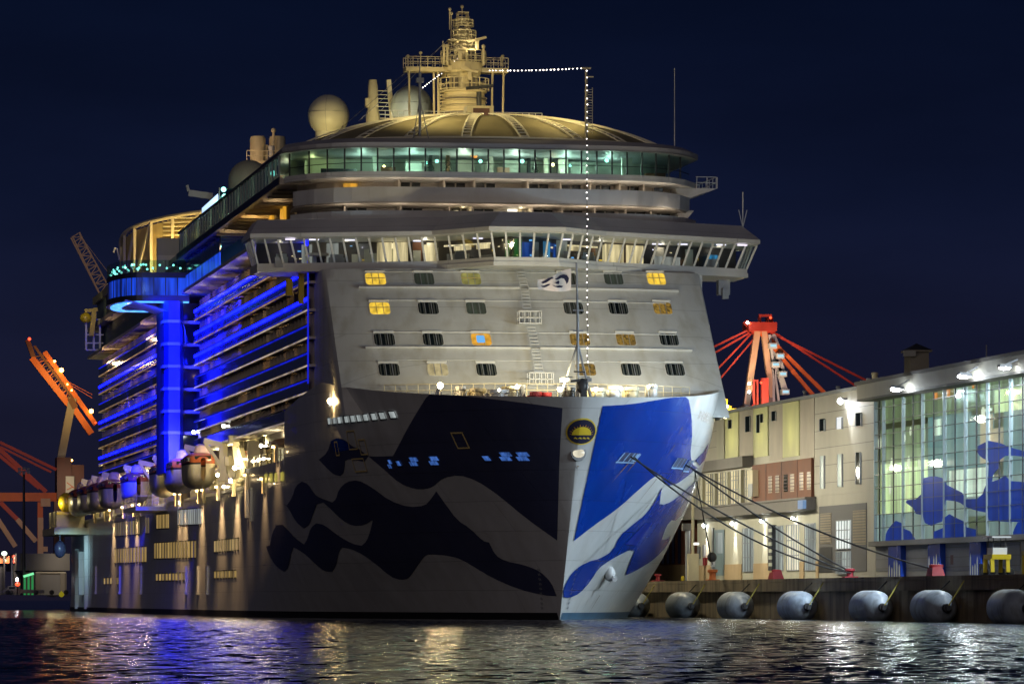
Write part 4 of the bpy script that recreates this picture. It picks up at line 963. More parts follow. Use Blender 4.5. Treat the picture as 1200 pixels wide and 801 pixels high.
mb = MB()
for px in (479, 508, 513, 575, 588):
    p = my(px, 140); mb.tube([(p.x, MY - .5, 48), (p.x + (.1 if px > 540 else -.05), MY - .5, 54.1)], .11, 8)
mb.build('yard_strut', M['cream'], MAST)
mb = MB()                                     # lattice top
for dx, dy in ((-.8, -.7), (.8, -.7), (-.8, .7), (.8, .7)): mb.bar((mx_ - .1 + dx, MY + dy, 55), (mx_ - .1 + dx * .6, MY + dy * .6, 60.0), .11)
for z, h_ in ((57.6, .75), (58.3, .7), (58.9, .62), (59.5, .55), (60.0, .5)):
    for s_ in (-1, 1): mb.bar((mx_ - .1 - h_, MY + s_ * .75, z), (mx_ - .1 + h_, MY + s_ * .75, z), .09); mb.bar((mx_ - .1 + s_ * h_, MY - .75, z), (mx_ - .1 + s_ * h_, MY + .75, z), .09)
mb.box(mx_ - .45, mx_ + .25, MY - .3, MY + .3, 57.0, 58.2); mb.box(mx_ - 1.3, mx_ + 1.2, MY - .7, MY + .7, 56.2, 56.3); mb.bar((mx_ - .9, MY, 55), (mx_ - .9, MY, 57.2), .12); mb.bar((mx_ + .8, MY, 55), (mx_ + .8, MY, 57.2), .12); mb.box(mx_ - 1.6, mx_ + 1.5, MY - .8, MY + .8, 57.15, 57.3)
mb.build('mast_lattice', M['cream'], MAST)
mb = MB()
for px, t_, bt, r_ in ((527, 11, 35, .07), (529, 16, 40, .05), (541.5, 8, 30, .06), (546, 16, 40, .06), (478, 66, 88, .05), (589, 66, 88, .05), (493, 62, 88, .06)):
    p, q = my(px, t_), my(px, bt); mb.tube([p, q], r_, 6)
    mb.ball(tuple(p), .17, n=8, m=6)
p = my(536, 24); mb.bar((p.x - .6, MY, p.z), (p.x + .8, MY, p.z), .12)
mb.build('mast_pole', M['cream'], MAST)
for x0, y_, z0, L_, a_ in ((mx_ + .9, 51.2, 56.9, 2.2, .5), (mx_ + .2, 51.5, 53.9, 1.8, -.35), (mx_ - .8, 51.3, 55.9, 1.2, .2)):
    mb = MB(); mb.box(x0 - .18, x0 + .18, y_ - .2, y_ + .2, z0 - .8, z0); mb.bar((x0 - L_ / 2 * math.cos(a_), y_, z0 + .15 - .5 * a_), (x0 + L_ / 2 * math.cos(a_), y_, z0 + .15 + .5 * a_), .24); mb.build('radar_scanner', M['cream'], MAST)
for px in (521, 517, 563): p = my(px, 68); mb = MB(); mb.box(p.x - .11, p.x + .11, MY - 1.9, MY - 1.7, 54.6, 56.4); mb.ball((p.x, MY - 1.8, 56.5), .22, n=8, m=6); mb.build('mast_light', M['cream'], MAST)
mb = MB()
for k in range(14): z = 48.4 + k * .33; mb.bar((mx_ - 2.5, MY - .9, z), (mx_ - 2.0, MY - 1.1, z), .07)
mb.bar((mx_ - 2.5, MY - .9, 48), (mx_ - 2.5, MY - .9, 53), .06); mb.build('mast_ladder', M['cream'], MAST)
for k in range(7):
    z = 49.0 + k * .42
    if k % 1 == 0:
        mb = MB(); n = 16
        pts = [Vector((mx_ + 2.32 * math.cos(math.pi + math.pi * i / n), MY + 2.32 * math.sin(math.pi + math.pi * i / n), z)) for i in range(n + 1)]; mb.tube(pts, .05, 5); mb.build('mast_band', M['cream'], MAST)
a, c2 = atY(546, 141, 45), atY(577, 125, 45); mb = MB(); mb.box(a.x, c2.x, 44.3, 46.5, 47.6, c2.z, 0); mb.box(a.x + .6, c2.x - .4, 44.2, 44.35, 48.2, c2.z - .25, 1); mb.build('radar_house', [M['cream'], M['brown']], SHIP)
mb = MB(); p = atY(562, 112, 45); mb.tube([(p.x, 45.3, c2.z), (p.x, 45.3, p.z + .4)], .25, 8); mb.bar((p.x - 1.3, 45.3, p.z + .7), (p.x + 1.4, 45.3, p.z + 1.0), .3); mb.build('radar_scanner', M['dark'], SHIP)
# radomes, small funnels behind the dome
def radome(px, py, r, y, m_, base=2.0):
    p = atY(px, py, y); mb = MB(); mb.ball(tuple(p), r, n=32, m=20); R_ = mb.build('radome', m_, SHIP, smooth=True)
    mb = MB(); mb.lathe((p.x - .1, p.y, 0), [(r * .62, p.z - r - base), (r * .6, p.z - r * .75)], 20); mb.build('pedestal', m_, R_, smooth=True)
    mb = MB()
    for k in range(3):
        a = k * math.pi / 3 + .25; mb.tube([(p.x + (r + .01) * math.cos(t) * math.cos(a), p.y + (r + .01) * math.cos(t) * math.sin(a), p.z + (r + .01) * math.sin(t)) for t in [i * 2 * math.pi / 32 for i in range(33)]], .02, 4, caps=False)
    mb.tube([(p.x + (r + .01) * math.cos(t), p.y + (r + .01) * math.sin(t), p.z + .3) for t in [i * 2 * math.pi / 32 for i in range(33)]], .02, 4, caps=False); mb.build('panel_seam', M['grey'], R_)
    return p
r1 = radome(385, 135.5, 2.15, 76, M['radome']); r2 = radome(482, 125.5, 2.15, 66, mat('radome_grey_green', (0.42, 0.45, 0.38), .5, vary=.1))
mb = MB(); p = atY(437, 142, 68)
mb.lathe((p.x, 68, 0), [(.75, p.z - 2), (.72, p.z + .6), (.55, p.z + 1.2), (.5, p.z + 3.6), (.42, p.z + 4.2)], 14); mb.box(p.x - .8, p.x + .5, 67.6, 68.4, p.z + 1.4, p.z + 2.3); q = atY(457, 135, 68); mb.bar((q.x + .3, 68, q.z - 1), (q.x - .15, 68, q.z + 3.6), .45)
for k in range(8): mb.bar((p.x + .4, 68, p.z + .3 + k * .4), (q.x, 68, p.z + .3 + k * .4), .08)
mb.build('vent_funnel', M['cream'], SHIP, smooth=True, sharp=30)
for px, py0, py1, w_ in ((302, 160, 196, .95), (325, 160, 190, 1.0)):
    p = atY(px, py1, 160); q = atY(px, py0, 160); mb = MB(); mb.lathe((p.x, 160, 0), [(w_, p.z - 4), (w_ * 1.0, q.z - .3), (w_ * .9, q.z)], 16); mb.lathe((p.x + .7, 160.2, 0), [(w_ * .7, p.z - 4), (w_ * .6, q.z - 1)], 12); mb.build('exhaust_funnel', M['cream'], SHIP, smooth=True, sharp=30)
p = atY(320.5, 153, 158); mb = MB(); mb.tube([(p.x, 158, 46), (p.x, 158, p.z)], .16, 8); mb.ball((p.x, 158, p.z), .32, n=10, m=6); mb.build('funnel_pole', M['cream'], SHIP, smooth=True)
p = atY(318, 171, 157); mb = MB(); mb.lathe((p.x, 157, 0), [(.3, 46), (.3, p.z - .6), (.42, p.z - .6), (.42, p.z)], 12); mb.build('vent_cowl', M['white'], SHIP, smooth=True, sharp=30)
p = atY(292, 212, 150); mb = MB(); mb.ball((p.x, 150, p.z), 2.5, n=28, m=16); mb.lathe((p.x, 150, 0), [(2.6, 42), (2.5, p.z)], 24); mb.build('satellite_dome', mat('dome_olive_paint', (.40, .40, .32), .5), SHIP, smooth=True)
mb = MB(); a, c2 = atY(288, 186, 156), atY(330, 178, 156); mb.box(a.x, c2.x + 2, 155, 165, 44, c2.z - 1.2)
for i in range(8):
    x = a.x + (c2.x - a.x) * i / 7; mb.bar((x, 155, c2.z - 1.2), (x, 155, c2.z), .07)
mb.bar((a.x, 155, c2.z), (c2.x, 155, c2.z), .08); mb.bar((a.x, 155, c2.z - .6), (c2.x, 155, c2.z - .6), .07); mb.build('funnel_base', M['cream'], SHIP)

# ------------------------------------------------------------------ signal poles on the lounge roof, bow jackstaff
pt_ = atY(687, 79, 32); mb = MB(); mb.tube([(pt_.x, 32, 44.6), (pt_.x, 32, 48), (pt_.x, 32, pt_.z)], .17, 10, r2=.11); mb.bar((pt_.x - .45, 32, pt_.z - .1), (pt_.x + .45, 32, pt_.z - .1), .16); mb.bar((pt_.x - .1, 32, pt_.z - .9), (pt_.x + .7, 32, pt_.z - .9), .12)
for k in range(17): z = 46.2 + k * .25; mb.bar((pt_.x + .15, 32, z), (pt_.x + .6, 32, z), .05)
mb.bar((pt_.x + .6, 32, 46), (pt_.x + .6, 32, 50.4), .05); mb.build('signal_pole', M['cream'], SHIP)
pl_ = atY(492, 72, 32); mb = MB(); mb.tube([(pl_.x, 32, 44.6), (pl_.x, 32, pl_.z - 1)], .13, 8); mb.tube([(pl_.x, 32, pl_.z - 1), (pl_.x, 32, pl_.z)], .06, 6); mb.box(pl_.x - .35, pl_.x + .35, 31.7, 32.3, 50.6, 51.0)
for s_ in (-1, 1): mb.tube([(pl_.x, 32, 49), (pl_.x + s_ * .9, 31.2, 44.4)], .05, 5)
mb.build('signal_pole', M['grey'], SHIP)
p = atY(790.5, 80, 38); mb = MB(); mb.tube([(p.x, 38, 44.2), (p.x, 38, p.z)], .06, 6, r2=.03); mb.build('whip_antenna', M['white'], SHIP)
JY = -4.0; jt = atY(677, 308, JY); jb = atY(677, 462, JY)
mb = MB(); mb.tube([(jb.x, JY, 18.3), (jb.x, JY, 26), (jt.x - .12, JY, jt.z)], .15, 8, r2=.08)
for px in (654, 697):
    p = atY(px, 458, JY); q = atY(677, 402, JY); mb.tube([(p.x, JY + .6, 18.3), (p.x + (q.x - p.x) * .3, JY + .5, 20.2), q], .09, 6)
a, c2 = atY(662, 441, JY), atY(692, 441, JY); mb.bar((a.x, JY + .4, a.z), (c2.x, JY + .4, a.z), .12); mb.box(a.x - .35, a.x + .4, JY, JY + .8, a.z - .45, a.z - .1); mb.box(c2.x - .4, c2.x + .1, JY, JY + .8, a.z - .45, a.z - .1)
for z in (25.2, 27.0): mb.bar((jb.x - .4, JY, z), (jb.x + .5, JY, z), .12)
JACK = mb.build('jackstaff', M['grey'], SHIP)
# flag with a wave-hair emblem, hung on the jackstaff
a, c2 = atY(669, 314, JY), atY(630, 342, JY); FW, FH = a.x - c2.x, a.z - c2.z
def flag_pt(u, v, o=0.0):                    # u 0 at the staff .. 1 at the fly; v 0 top .. 1 bottom
    x = a.x - FW * u; topz = a.z - .05 - FH * 0.50 * u + .10 * math.sin(u * 7); botz = c2.z + .18 - .10 * u - .12 * math.sin(u * 5)
    return Vector((x, JY - .1 + .22 * math.sin(u * 8.5 + v * 1.4) * min(1, u * 3) - o, topz + (botz - topz) * v))
FL = thing('ship_flag', 'white flag with a dark blue wave emblem hanging on the bow staff', 'flag', (a.x, JY, a.z))
mb = MB(); mb.grid(lambda u, v: flag_pt(u, v), 24, 10); mb.build('flag_cloth', M['flagw'], FL, smooth=True)
lamp('flag_fill_spot', atY(655, 452, -6.5), a + Vector((-1.4, 0, -.8)), 5200, (1, .92, .80), 26, .1, .6, parent=SHIP)  # spot without a fixture, added to brighten the flag
def flag_px(l): return [((669 - (620 + x / 13.35)) / 39.0, y / 13.35 + 300) for x, y in l]
mb = MB()
for l in ([(390, 365), (430, 340), (480, 300), (540, 285), (590, 295), (622, 345), (612, 400), (585, 437), (575, 400), (545, 350), (500, 345), (460, 362), (420, 375)],
          [(190, 415), (240, 385), (290, 350), (345, 332), (380, 350), (340, 362), (300, 395), (260, 420), (220, 432)],
          [(360, 405), (400, 420), (450, 385), (470, 400), (455, 440), (410, 437)],
          [(180, 470), (240, 465), (290, 442), (330, 440), (290, 470), (250, 490), (215, 490)], [(345, 450), (400, 475), (470, 460), (530, 468), (505, 492), (440, 497), (390, 482)]):
    pts = []
    for u, py in flag_px(l):
        z = atY(650, py, JY).z; t0, t1 = flag_pt(u, 0).z, flag_pt(u, 1).z; v = (t0 - z) / (t0 - t1); pts.append((u, min(1, max(0, v))))
    v_, f_ = cut_poly(pts, .05); n0 = len(mb.v); mb.v += [tuple(flag_pt(u, v, .025)) for u, v in v_]; mb.f += [tuple(n0 + i for i in g) for g in f_]; mb.k += [0] * len(f_)
mb.build('wave_emblem', M['flagn'], FL)
# strings of white bulbs
def strand(label, p, q, n, sag=0.0, r=.075):
    t = thing('light_string', label, 'string lights', p, 'strings of white bulbs rigged on the ship')
    P = lambda f: Vector(p).lerp(Vector(q), f) - Vector((0, 0, sag * 4 * f * (1 - f)))
    mb = MB(); mb.tube([P(i / 20) for i in range(21)], .022, 4); mb.build('cable', M['dark'], t)
    first = None; rb = random.Random(n)
    for i in range(n):
        c_ = P((i + .5 + rb.uniform(-.14, .14)) / n) - Vector((rb.uniform(-.05, .05), .06, .06))
        if first is None:
            mb = MB(); mb.ball((0, 0, 0), r, n=8, m=6); first = mb.build('bulb', EM['bulb'], t, smooth=True); first.location = c_
        else:
            o = first.copy(); COL.objects.link(o); o.location = c_; o.scale = (rb.uniform(.7, 1.1),) * 3
strand('straight string of white bulbs from the main mast across to the tall slim pole', my(567, 82), (pt_.x, 31.7, pt_.z - .05), 28, .1)
strand('long string of white bulbs dropping from the slim pole past the bridge to the foredeck', (pt_.x - .02, 31.6, pt_.z - .1), atY(688.3, 428, 7.5), 43, 0.0, .068)
strand('short slanted string of bulbs between the grey pole and the mast drum', atY(494, 103, 32.0), my(518, 85), 10, 0, .06)
strand('shortest string of bulbs crossing the railing high on the main mast', my(527, 76), my(541, 64), 7, 0, .07)

# ------------------------------------------------------------------ foredeck gear
def at_rim(px, y, dz=0): p = atY(px, 450, y); return p
mb = MB(); line = [(-14 + 28 * i / 30, 6.2 + 5 * abs(-1 + 2 * i / 30) ** 2) for i in range(31)]
for i, p in enumerate(line):
    mb.bar((p[0], p[1], 19.6), (p[0], p[1], 21.05), .06)
    if i:
        for z in (20.5, 21.05): mb.bar((line[i - 1][0], line[i - 1][1], z), (p[0], p[1], z), .06)
mb.build('foredeck_rail', M['cream'], SHIP)
for px, y, w_, h_, m_ in ((515, 4, .4, 20.7, 'white'), (600, 0, 1.5, 20.5, 'cream'), (612, -1, .5, 20.6, 'white'), (628, -2, .9, 19.95, 'pink'), (641, -2, .7, 19.9, 'pink'), (585, 0, 1.8, 20.2, 'white'), (700, -2, 1.2, 20.3, 'cream'), (720, 0, .9, 20.6, 'white'), (740, 2, 1.1, 20.6, 'cream'), (560, 2, 1.2, 20.4, 'cream'), (540, 3, .8, 20.6, 'white'), (765, 5, .7, 21.0, 'white'), (668, -3, .8, 20.3, 'dark')):
    p = atY(px, 450, y); mb = MB(); mb.lathe((p.x, y, 18.3), [(w_ * .5, 0), (w_ * .5, h_ - 18.7), (w_ * .62, h_ - 18.6), (w_ * .62, h_ - 18.3)], 12); mb.box(p.x - w_ * .7, p.x + w_ * .7, y + .4, y + .8, 18.3, h_ - .3); mb.build('deck_winch', M[m_], SHIP, smooth=True, sharp=30)
p = atY(684, 440, -4.5); mb = MB(); mb.box(p.x - .25, p.x + .25, -4.8, -4.2, 18.3, p.z - .6); mb.ball((p.x - .1, -4.5, p.z - .9), .55, .35, .7, 12, 8); mb.bar((p.x - 1.2, -4.6, p.z - .5), (p.x + .3, -4.6, p.z - .35), .2); mb.bar((p.x - .9, -4.6, p.z + .35), (p.x + .1, -4.6, p.z + .3), .12); mb.build('bow_searchlight', M['dark'], SHIP, smooth=True, sharp=40)
FLOODS = []
for px, py, y, r in ((516, 451.5, 2.5, .24), (606, 453, -2, .17), (656, 456, -5, .20), (698, 456, -4, .17), (585, 457, -1, .12), (728, 455, 0, .14), (760, 453, 4, .12)):
    p = atY(px, py, y); mb = MB(); mb.lathe((p.x, p.y, p.z - 1.0), [(.05, -1), (.05, .7)], 6); mb.lathe((p.x, p.y + .15, p.z), [(r * .6, .25), (r * 1.15, 0), (r * 1.15, -.12)], 12, axis='y'); h = mb.build('deck_floodlight', M['white'], SHIP)
    mb = MB(); mb.ball((p.x, p.y, p.z), r, .12, r, 12, 8); mb.build('lens', EM['flood'] if px != 516 else glow('bare_floodlight_lens', (1, .72, .34), 350), h, smooth=True); FLOODS.append((p, h))
for (p, h), wt_, ax, az in zip(FLOODS, (650, 2100, 1900, 2200, 0, 1200, 750), (-7, -2, 3, 8, 0, 9, 13), (27, 29, 29, 29, 0, 27, 25)):
    if wt_: lamp('foredeck_flood_lamp', p + Vector((0, .35, .6)), (ax, front_y(az), az), wt_ * 1.22, (1, .84, .47), 125, .3, 1.0, parent=h)
p = hull_hit(834, 457); mb = MB(); q = p + Vector((.1, -.35, 0)); mb.ball(q, .38, .2, .2, 12, 8); mb.build('side_floodlight', EM['flood'], SHIP, smooth=True)
lamp('side_flood_lamp', q + Vector((.2, -.6, -.2)), q + Vector((-1.5, 0, -9)), 420, (1, .85, .6), 95, .1, .7, parent=SHIP)
lamp('rim_flood_lamp', hull_hit(820, 462) + Vector((.3, -.8, .2)), hull_hit(812, 505), 260, (1, .80, .5), 45, .05, .5, parent=SHIP)

# ------------------------------------------------------------------ lido deck, side walls, soffits
XO = 18.5
mb = MB(); mb.slab([(-20.3, 38), (20.3, 38), (20.3, 290), (-19, 290), (-19, 150), (-20.3, 150)], 41.35, 41.95); LIDO = mb.build('lido_deck', M['soffit'], SHIP)
mb = MB(); mb.slab([(-19.9, 36), (19.9, 36), (19.9, 288), (-19.2, 288), (-19.2, 150), (-19.9, 150)], 37.25, 37.65); SUN = mb.build('overhang_deck', M['soffit'], SHIP)
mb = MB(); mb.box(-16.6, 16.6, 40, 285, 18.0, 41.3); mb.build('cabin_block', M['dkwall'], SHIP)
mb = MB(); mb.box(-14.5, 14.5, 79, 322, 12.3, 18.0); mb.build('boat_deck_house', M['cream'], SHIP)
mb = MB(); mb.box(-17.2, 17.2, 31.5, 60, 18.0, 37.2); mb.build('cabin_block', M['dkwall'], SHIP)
for i in range(36):                            # glazed screen along the lido edge
    y = 40 + i * 2.75
    mb = MB(); mb.quad((-20.1, y, 42.0), (-20.1, y + 2.65, 42.0), (-20.1, y + 2.65, 44.3), (-20.1, y, 44.3)); mb.build('screen_pane', GL['teal'], LIDO)
    mb = MB(); mb.box(-20.2, -20.0, y - .08, y + .06, 41.96, 44.3); mb.build('screen_post', M['grey'], LIDO)
mb = MB(); mb.box(-20.25, -19.95, 40, 139, 44.3, 44.5); mb.box(-20.4, -20.28, 38, 139, 41.3, 42.0); mb.build('edge_rail', M['dark'], LIDO)
for i in range(7): lamp('lido_deck_lamp', (-18.6, 46 + 14 * i, 43.4), None, 55, (.85, 1, .6), kind='POINT', size=.15, parent=LIDO)
mb = MB(); mb.box(-17.4, -17.2, 42, 139, 41.96, 44.0); mb.build('deck_house_wall', M['pale'], LIDO)
for px, py in ((253, 236), (262, 222), (320, 203)): p = atX(px, py, -19.6); mb = MB(); mb.ball(tuple(p), .28, n=8, m=6); mb.build('deck_lamp', EM['teal'], LIDO, smooth=True)
for y in (52, 66, 80, 94, 108, 122, 134): lamp('soffit_fill_light', (-19.2, y, 36.3), None, 30, (1, .80, .58), kind='POINT', size=.15, parent=SUN)  # points without fittings, added to brighten the dark soffit
lamp('soffit_fill_light', (-18.6, 75, 40.6), None, 90, (1, .62, .2), kind='POINT', size=.15, parent=LIDO)
lamp('soffit_fill_light', (-18.8, 95, 40.2), None, 50, (1, .72, .4), kind='POINT', size=.15, parent=LIDO)
lamp('soffit_fill_light', (-18.6, 55, 40.6), None, 40, (1, .72, .4), kind='POINT', size=.15, parent=LIDO)
mb = MB()
for y in range(44, 138, 4): mb.box(-19.8, -16.7, y - .05, y + .05, 41.15, 41.34)
mb.build('soffit_rib', M['soffit'], LIDO)
p = atX(332, 254, -17.3)
for px, py, hh in ((332, 253, 1.0), (318, 262, .8)): p = atX(px, py, -16.75); mb = MB(); mb.box(-16.9, -16.62, p.y - 1.4, p.y + 1.4, p.z - hh, p.z + hh); mb.build('lit_cabin_window', EM['orange'], SUN)
# glass lounge wall just ahead of the skywalk
for i in range(14):
    y = 100 + i * 2.7; mb = MB(); mb.box(-19.45, -19.35, y, y + 2.55, 37.7, 39.4, 0); mb.box(-19.45, -19.35, y, y + 2.55, 39.5, 41.3, 1); mb.build('gallery_pane', [EM['seapane'], M['balglass']], SUN)
# ------------------------------------------------------------------ balcony decks
LV = [18.9, 21.1, 23.6, 26.2, 28.8, 31.4, 34.0]
part_me = MB().box(-18.3, -16.65, -.05, .05, .26, 2.4)
part0 = None; win0 = None; rnd = random.Random(3)
def balcony(z, y0, y1, blue, edge, nm):
    global part0, win0, win1
    mb = MB(); mb.box(-18.55, -16.6, y0, y1, z, z + .24); D = mb.build('balcony_deck', M['soffit'], SHIP)
    mb = MB(); mb.box(-18.62, -18.56, y0, y1, z + .04, z + .16); mb.build('edge_light', edge, D)
    mb = MB(); mb.box(-18.52, -18.46, y0, y1, z + .26, z + 1.32); mb.build('glass_balustrade', mat('frosted_balustrade_glass', (.07, .08, .22), .25, vary=.4) if blue >= 2 else M['balglass'], D)
    mb = MB(); mb.box(-18.6, -18.42, y0, y1, z + 1.33, z + 1.42); mb.build('hand_rail', M['dark'], D)
    if blue:
        mb = MB(); mb.box(-18.63, -18.53, y0 + (0 if blue != 3 else 10), y1, z + 1.0 if blue == 2 else z + 1.2, z + 1.31); mb.build('blue_light_strip', EM['ledb'] if blue > 1 else EM['ledb2'], D)
        if blue >= 2:
            mb = MB(); mb.box(-18.66, -18.63, y0 + 4, y1, z + .25, z + .34); mb.build('blue_light_strip', EM['ledb2'], D)
    y = y0 + 1.4; i = 0
    while y < y1 - 1:
        if part0 is None: part0 = part_me.build('partition', M['partit'], D); o = part0; o.location = (0, y, z)
        else: o = part0.copy(); COL.objects.link(o); o.parent = D; o.location = (0, y, z)
        if rnd.random() < (.30 if nm == 'f' else .2):
            if win0 is None:
                mb = MB(); mb.box(-16.66, -16.52, 0, 1.9, .3, 2.1); win0 = mb.build('lit_cabin_door', EM['orange'], D); win0.location = (0, y + .5, z); win1 = mb.build('lit_cabin_door', glow('cabin_lamp_cream', (1, .80, .55), .55, .5, 2), D); win1.location = (0, y + 3.4, z)
            else:
                o = (win0 if rnd.random() < .6 else win1).copy(); COL.objects.link(o); o.parent = D; o.location = (0, y + .5 + rnd.random() * .6, z); o.scale = (1, .4 + .6 * rnd.random(), 1)
            if rnd.random() < .6: lamp('cabin_glow', (-17.5, y + 1.5, z + 2.0), None, 5.5, (1, .6, .25), kind='POINT', size=.1, parent=D)
        elif nm == 'a' and rnd.random() < .22: lamp('balcony_amber_lamp', (-17.6, y + 1.4, z + 1.9), None, 16, (1, .58, .22), kind='POINT', size=.12, parent=D)
        y += 2.9; i += 1
    return D
for i, z in enumerate(LV):
    balcony(z, 46 if i < 1 else 30, 136.5, {6: 2, 5: 2, 4: 2, 3: 1, 2: 1, 1: 1, 0: 0}[i], EM['ledw'] if i < 5 else EM['ledo'], 'f')
    balcony(z, 152, 275, {6: 1, 5: 2, 4: 1, 3: 2, 2: 1, 1: 2, 0: 1}[i], EM['ledo'], 'a')
mb = MB(); mb.box(-18.62, -18.5, 29.9, 30.2, 22, 34); mb.build('blue_light_strip', EM['ledb2'], SHIP)
# blue lit stair column and skywalk bracket
mb = MB(); mb.slab([(-19.7, 138.0), (-20.2, 137.0), (-21.5, 137.0), (-21.9, 138.2), (-21.9, 148), (-19.7, 148)], 16.5, 36.4); COLM = mb.build('stair_tower', mat('tower_blue_light_tint', (.03, .05, .34), .35, vary=.5, scale=.35), SHIP)  # base colour tinted blue to deepen the blue light on the tower
mb = MB(); mb.box(-19.7, -16.5, 141, 148, 16.5, 36.4); mb.build('tower_gallery', M['balglass'], COLM)
for z in LV[1:]:
    mb = MB(); mb.slab([(-16.6, 138.6), (-19.6, 138.6), (-20.2, 136.8), (-21.6, 136.8), (-22.1, 138.1), (-22.1, 141), (-16.6, 141)], z - .12, z + .22); mb.build('tower_band', mat('tower_band_white', (.30, .30, .42), .5), COLM)
    mb = MB(); mb.box(-19.4, -18.2, 140.85, 140.98, z + .5, z + 2.0); mb.box(-17.9, -16.9, 140.85, 140.98, z + .5, z + 2.0); mb.build('tower_window', M['balglass'], COLM)
def brk(u, v):
    t = u; return Vector((-19.5 - 7.0 * t ** 2.2, 137 + 10 * v, 31.5 + 5.0 * t ** .55))
mb = MB(); mb.grid(brk, 14, 2); mb.build('tower_bracket', M['white'], COLM, smooth=True)
for z in (35.6, 31.0, 26.0, 21.5):
    lamp('tower_blue_lamp', (-23.5 if z < 34 else -24.5, 131.5, z), (-20.8, 137, z - 3.2), 26000 if z > 34 else 15000, (.001, .010, 1), 100, .2, 1.0, parent=COLM)
lamp('bracket_blue_lamp', (-24.5, 134.5, 33.0), (-23, 142, 37), 2000, (.006, .04, 1), 120, .2, 1.0, parent=COLM)
for y0, z in ((120, 33.2), (105, 33.2), (124, 28), (110, 30.5), (90, 33)):  # spots hung in the air outboard, added to turn the balconies blue
    lamp('balcony_blue_fill', (-22.0, y0, z), (-17, y0 + 6, z - 2.2), 6000, (.001, .006, 1), 120, .2, 1.0, parent=SHIP)
for y0, z in ((160, 34), (160, 29.5), (160, 24.5), (178, 31), (196, 27), (214, 25), (196, 33), (178, 22), (232, 29)):  # more added spots, for a bluer aft block
    lamp('balcony_blue_fill', (-22.0, y0 - 8, z + 1.5), (-17, y0 + 6, z - 2), 4200, (.001, .006, 1), 110, .2, 1.0, parent=SHIP)
# skywalk
def dplan(r, n=16):
    pts = [(-19.0, 138 - r * .0)]
    x0, y0, y1 = -22.5, 138 - r, 158 + r
    pts = [(-19, y0), (-24.5, y0)]
    for i in range(1, n): a = math.pi * i / n; pts.append((-24.5 - (3.0 + r) * math.sin(a), (y0 + y1) / 2 - (y1 - y0) / 2 * math.cos(a)))
    return pts + [(-24.5, y1), (-19, y1)]
mb = MB(); mb.slab(dplan(.25), 36.45, 37.1); SW = mb.build('skywalk', M['dark'], SHIP)
mb = MB(); mb.slab(dplan(.2), 39.15, 39.75); mb.build('skywalk_roof', M['dark'], SW)
def panes(line, z0, z1, m_, nm, parent, mull=.12, gap=.06, maxw=1.3):
    for a, c2 in zip(line, line[1:]):
        n = max(1, round(math.dist(a, c2) / maxw))
        for k in range(n):
            f0, f1 = k / n, (k + 1) / n; A0 = (a[0] + (c2[0] - a[0]) * f0, a[1] + (c2[1] - a[1]) * f0); B0 = (a[0] + (c2[0] - a[0]) * f1, a[1] + (c2[1] - a[1]) * f1)
            mb = MB(); mb.quad((*A0, z0), (*B0, z0), (*B0, z1), (*A0, z1)); mb.build(nm, m_, parent)
            mb = MB(); mb.bar((*A0, z0), (*A0, z1), mull, up=(0, 1, 0)); mb.build('mullion', M['dark'], parent)
panes(dplan(0), 37.1, 39.15, EM['seapane'], 'lit_pane', SW)
panes(dplan(.1), 39.8, 41.2, GL['teal'], 'balustrade_pane', SW, .05)
for i, q in enumerate(dplan(-.3, 16)):
    for k in range(2):
        mb = MB(); c_ = (q[0] + .5 * k + (.2 if i % 2 else 0), q[1] + .1 + .6 * k, 40.2 + .5 * ((i + k) % 2)); mb.ball(c_, .13, n=8, m=5); mb.build('deck_lamp', EM['teal'], SW, smooth=True)
for k in range(9):
    x = -20 - k * .8; mb = MB(); mb.ball((x, 138.4, 40.3 + .35 * (k % 2)), .13, n=8, m=5); mb.build('deck_lamp', EM['teal'], SW, smooth=True)
for y in range(104, 136, 4): mb = MB(); mb.ball((-19.0, y, 40.3), .16, n=8, m=5); mb.build('deck_lamp', EM['teal'], SW, smooth=True)
outer, inner = dplan(-.25), dplan(-1.6); mb = MB(); n = len(outer)
for i in range(n - 1):
    mb.hexa([(*outer[i], 36.32), (*outer[i + 1], 36.32), (*inner[i + 1], 36.32), (*inner[i], 36.32), (*outer[i], 36.43), (*outer[i + 1], 36.43), (*inner[i + 1], 36.43), (*inner[i], 36.43)])
mb.build('light_ring', EM['seawalk'], SW)
lamp('skywalk_lamp', (-24, 133.5, 38.2), (-23, 140, 38.2), 160, (.2, .4, 1), 130, .2, 1, parent=SW)
# golden wind screen round the pool behind the skywalk
GC = (-10.5, 190.0); GR = 12.0
def gw(a, z): return Vector((GC[0] + GR * math.cos(a), GC[1] + GR * math.sin(a), z))
GS = None
mb = MB(); A0, A1 = math.radians(175), math.radians(300)
def topz(a): return 46.8 + 4.4 * ((a - A0) / (A1 - A0)) ** .6
mb.tube([gw(A0 + (A1 - A0) * i / 40, topz(A0 + (A1 - A0) * i / 40)) for i in range(41)], .28, 8); GS = mb.build('pool_wind_screen', M['cream'], SHIP, smooth=True)
mb = MB()
for i in range(9):
    a = A0 + (A1 - A0) * i / 8; mb.bar(gw(a, 42), gw(a, topz(a)), .35)
for i in (0, 1, 2):
    a, a2 = A0 + (A1 - A0) * i / 8, A0 + (A1 - A0) * (i + 1) / 8; mb.bar(gw(a, 42), gw(a2, topz(a2)), .3)
mb.build('screen_column', M['cream'], GS)
mb = MB()
for j in range(11):
    mb.tube([gw(A0 + (A1 - A0) * (.45 + .55 * i / 16), 44.8 + j * .52) for i in range(17) if 44.8 + j * .52 < topz(A0 + (A1 - A0) * (.45 + .55 * i / 16))] or [gw(A1, 45), gw(A1 - .1, 45)], .09, 5)
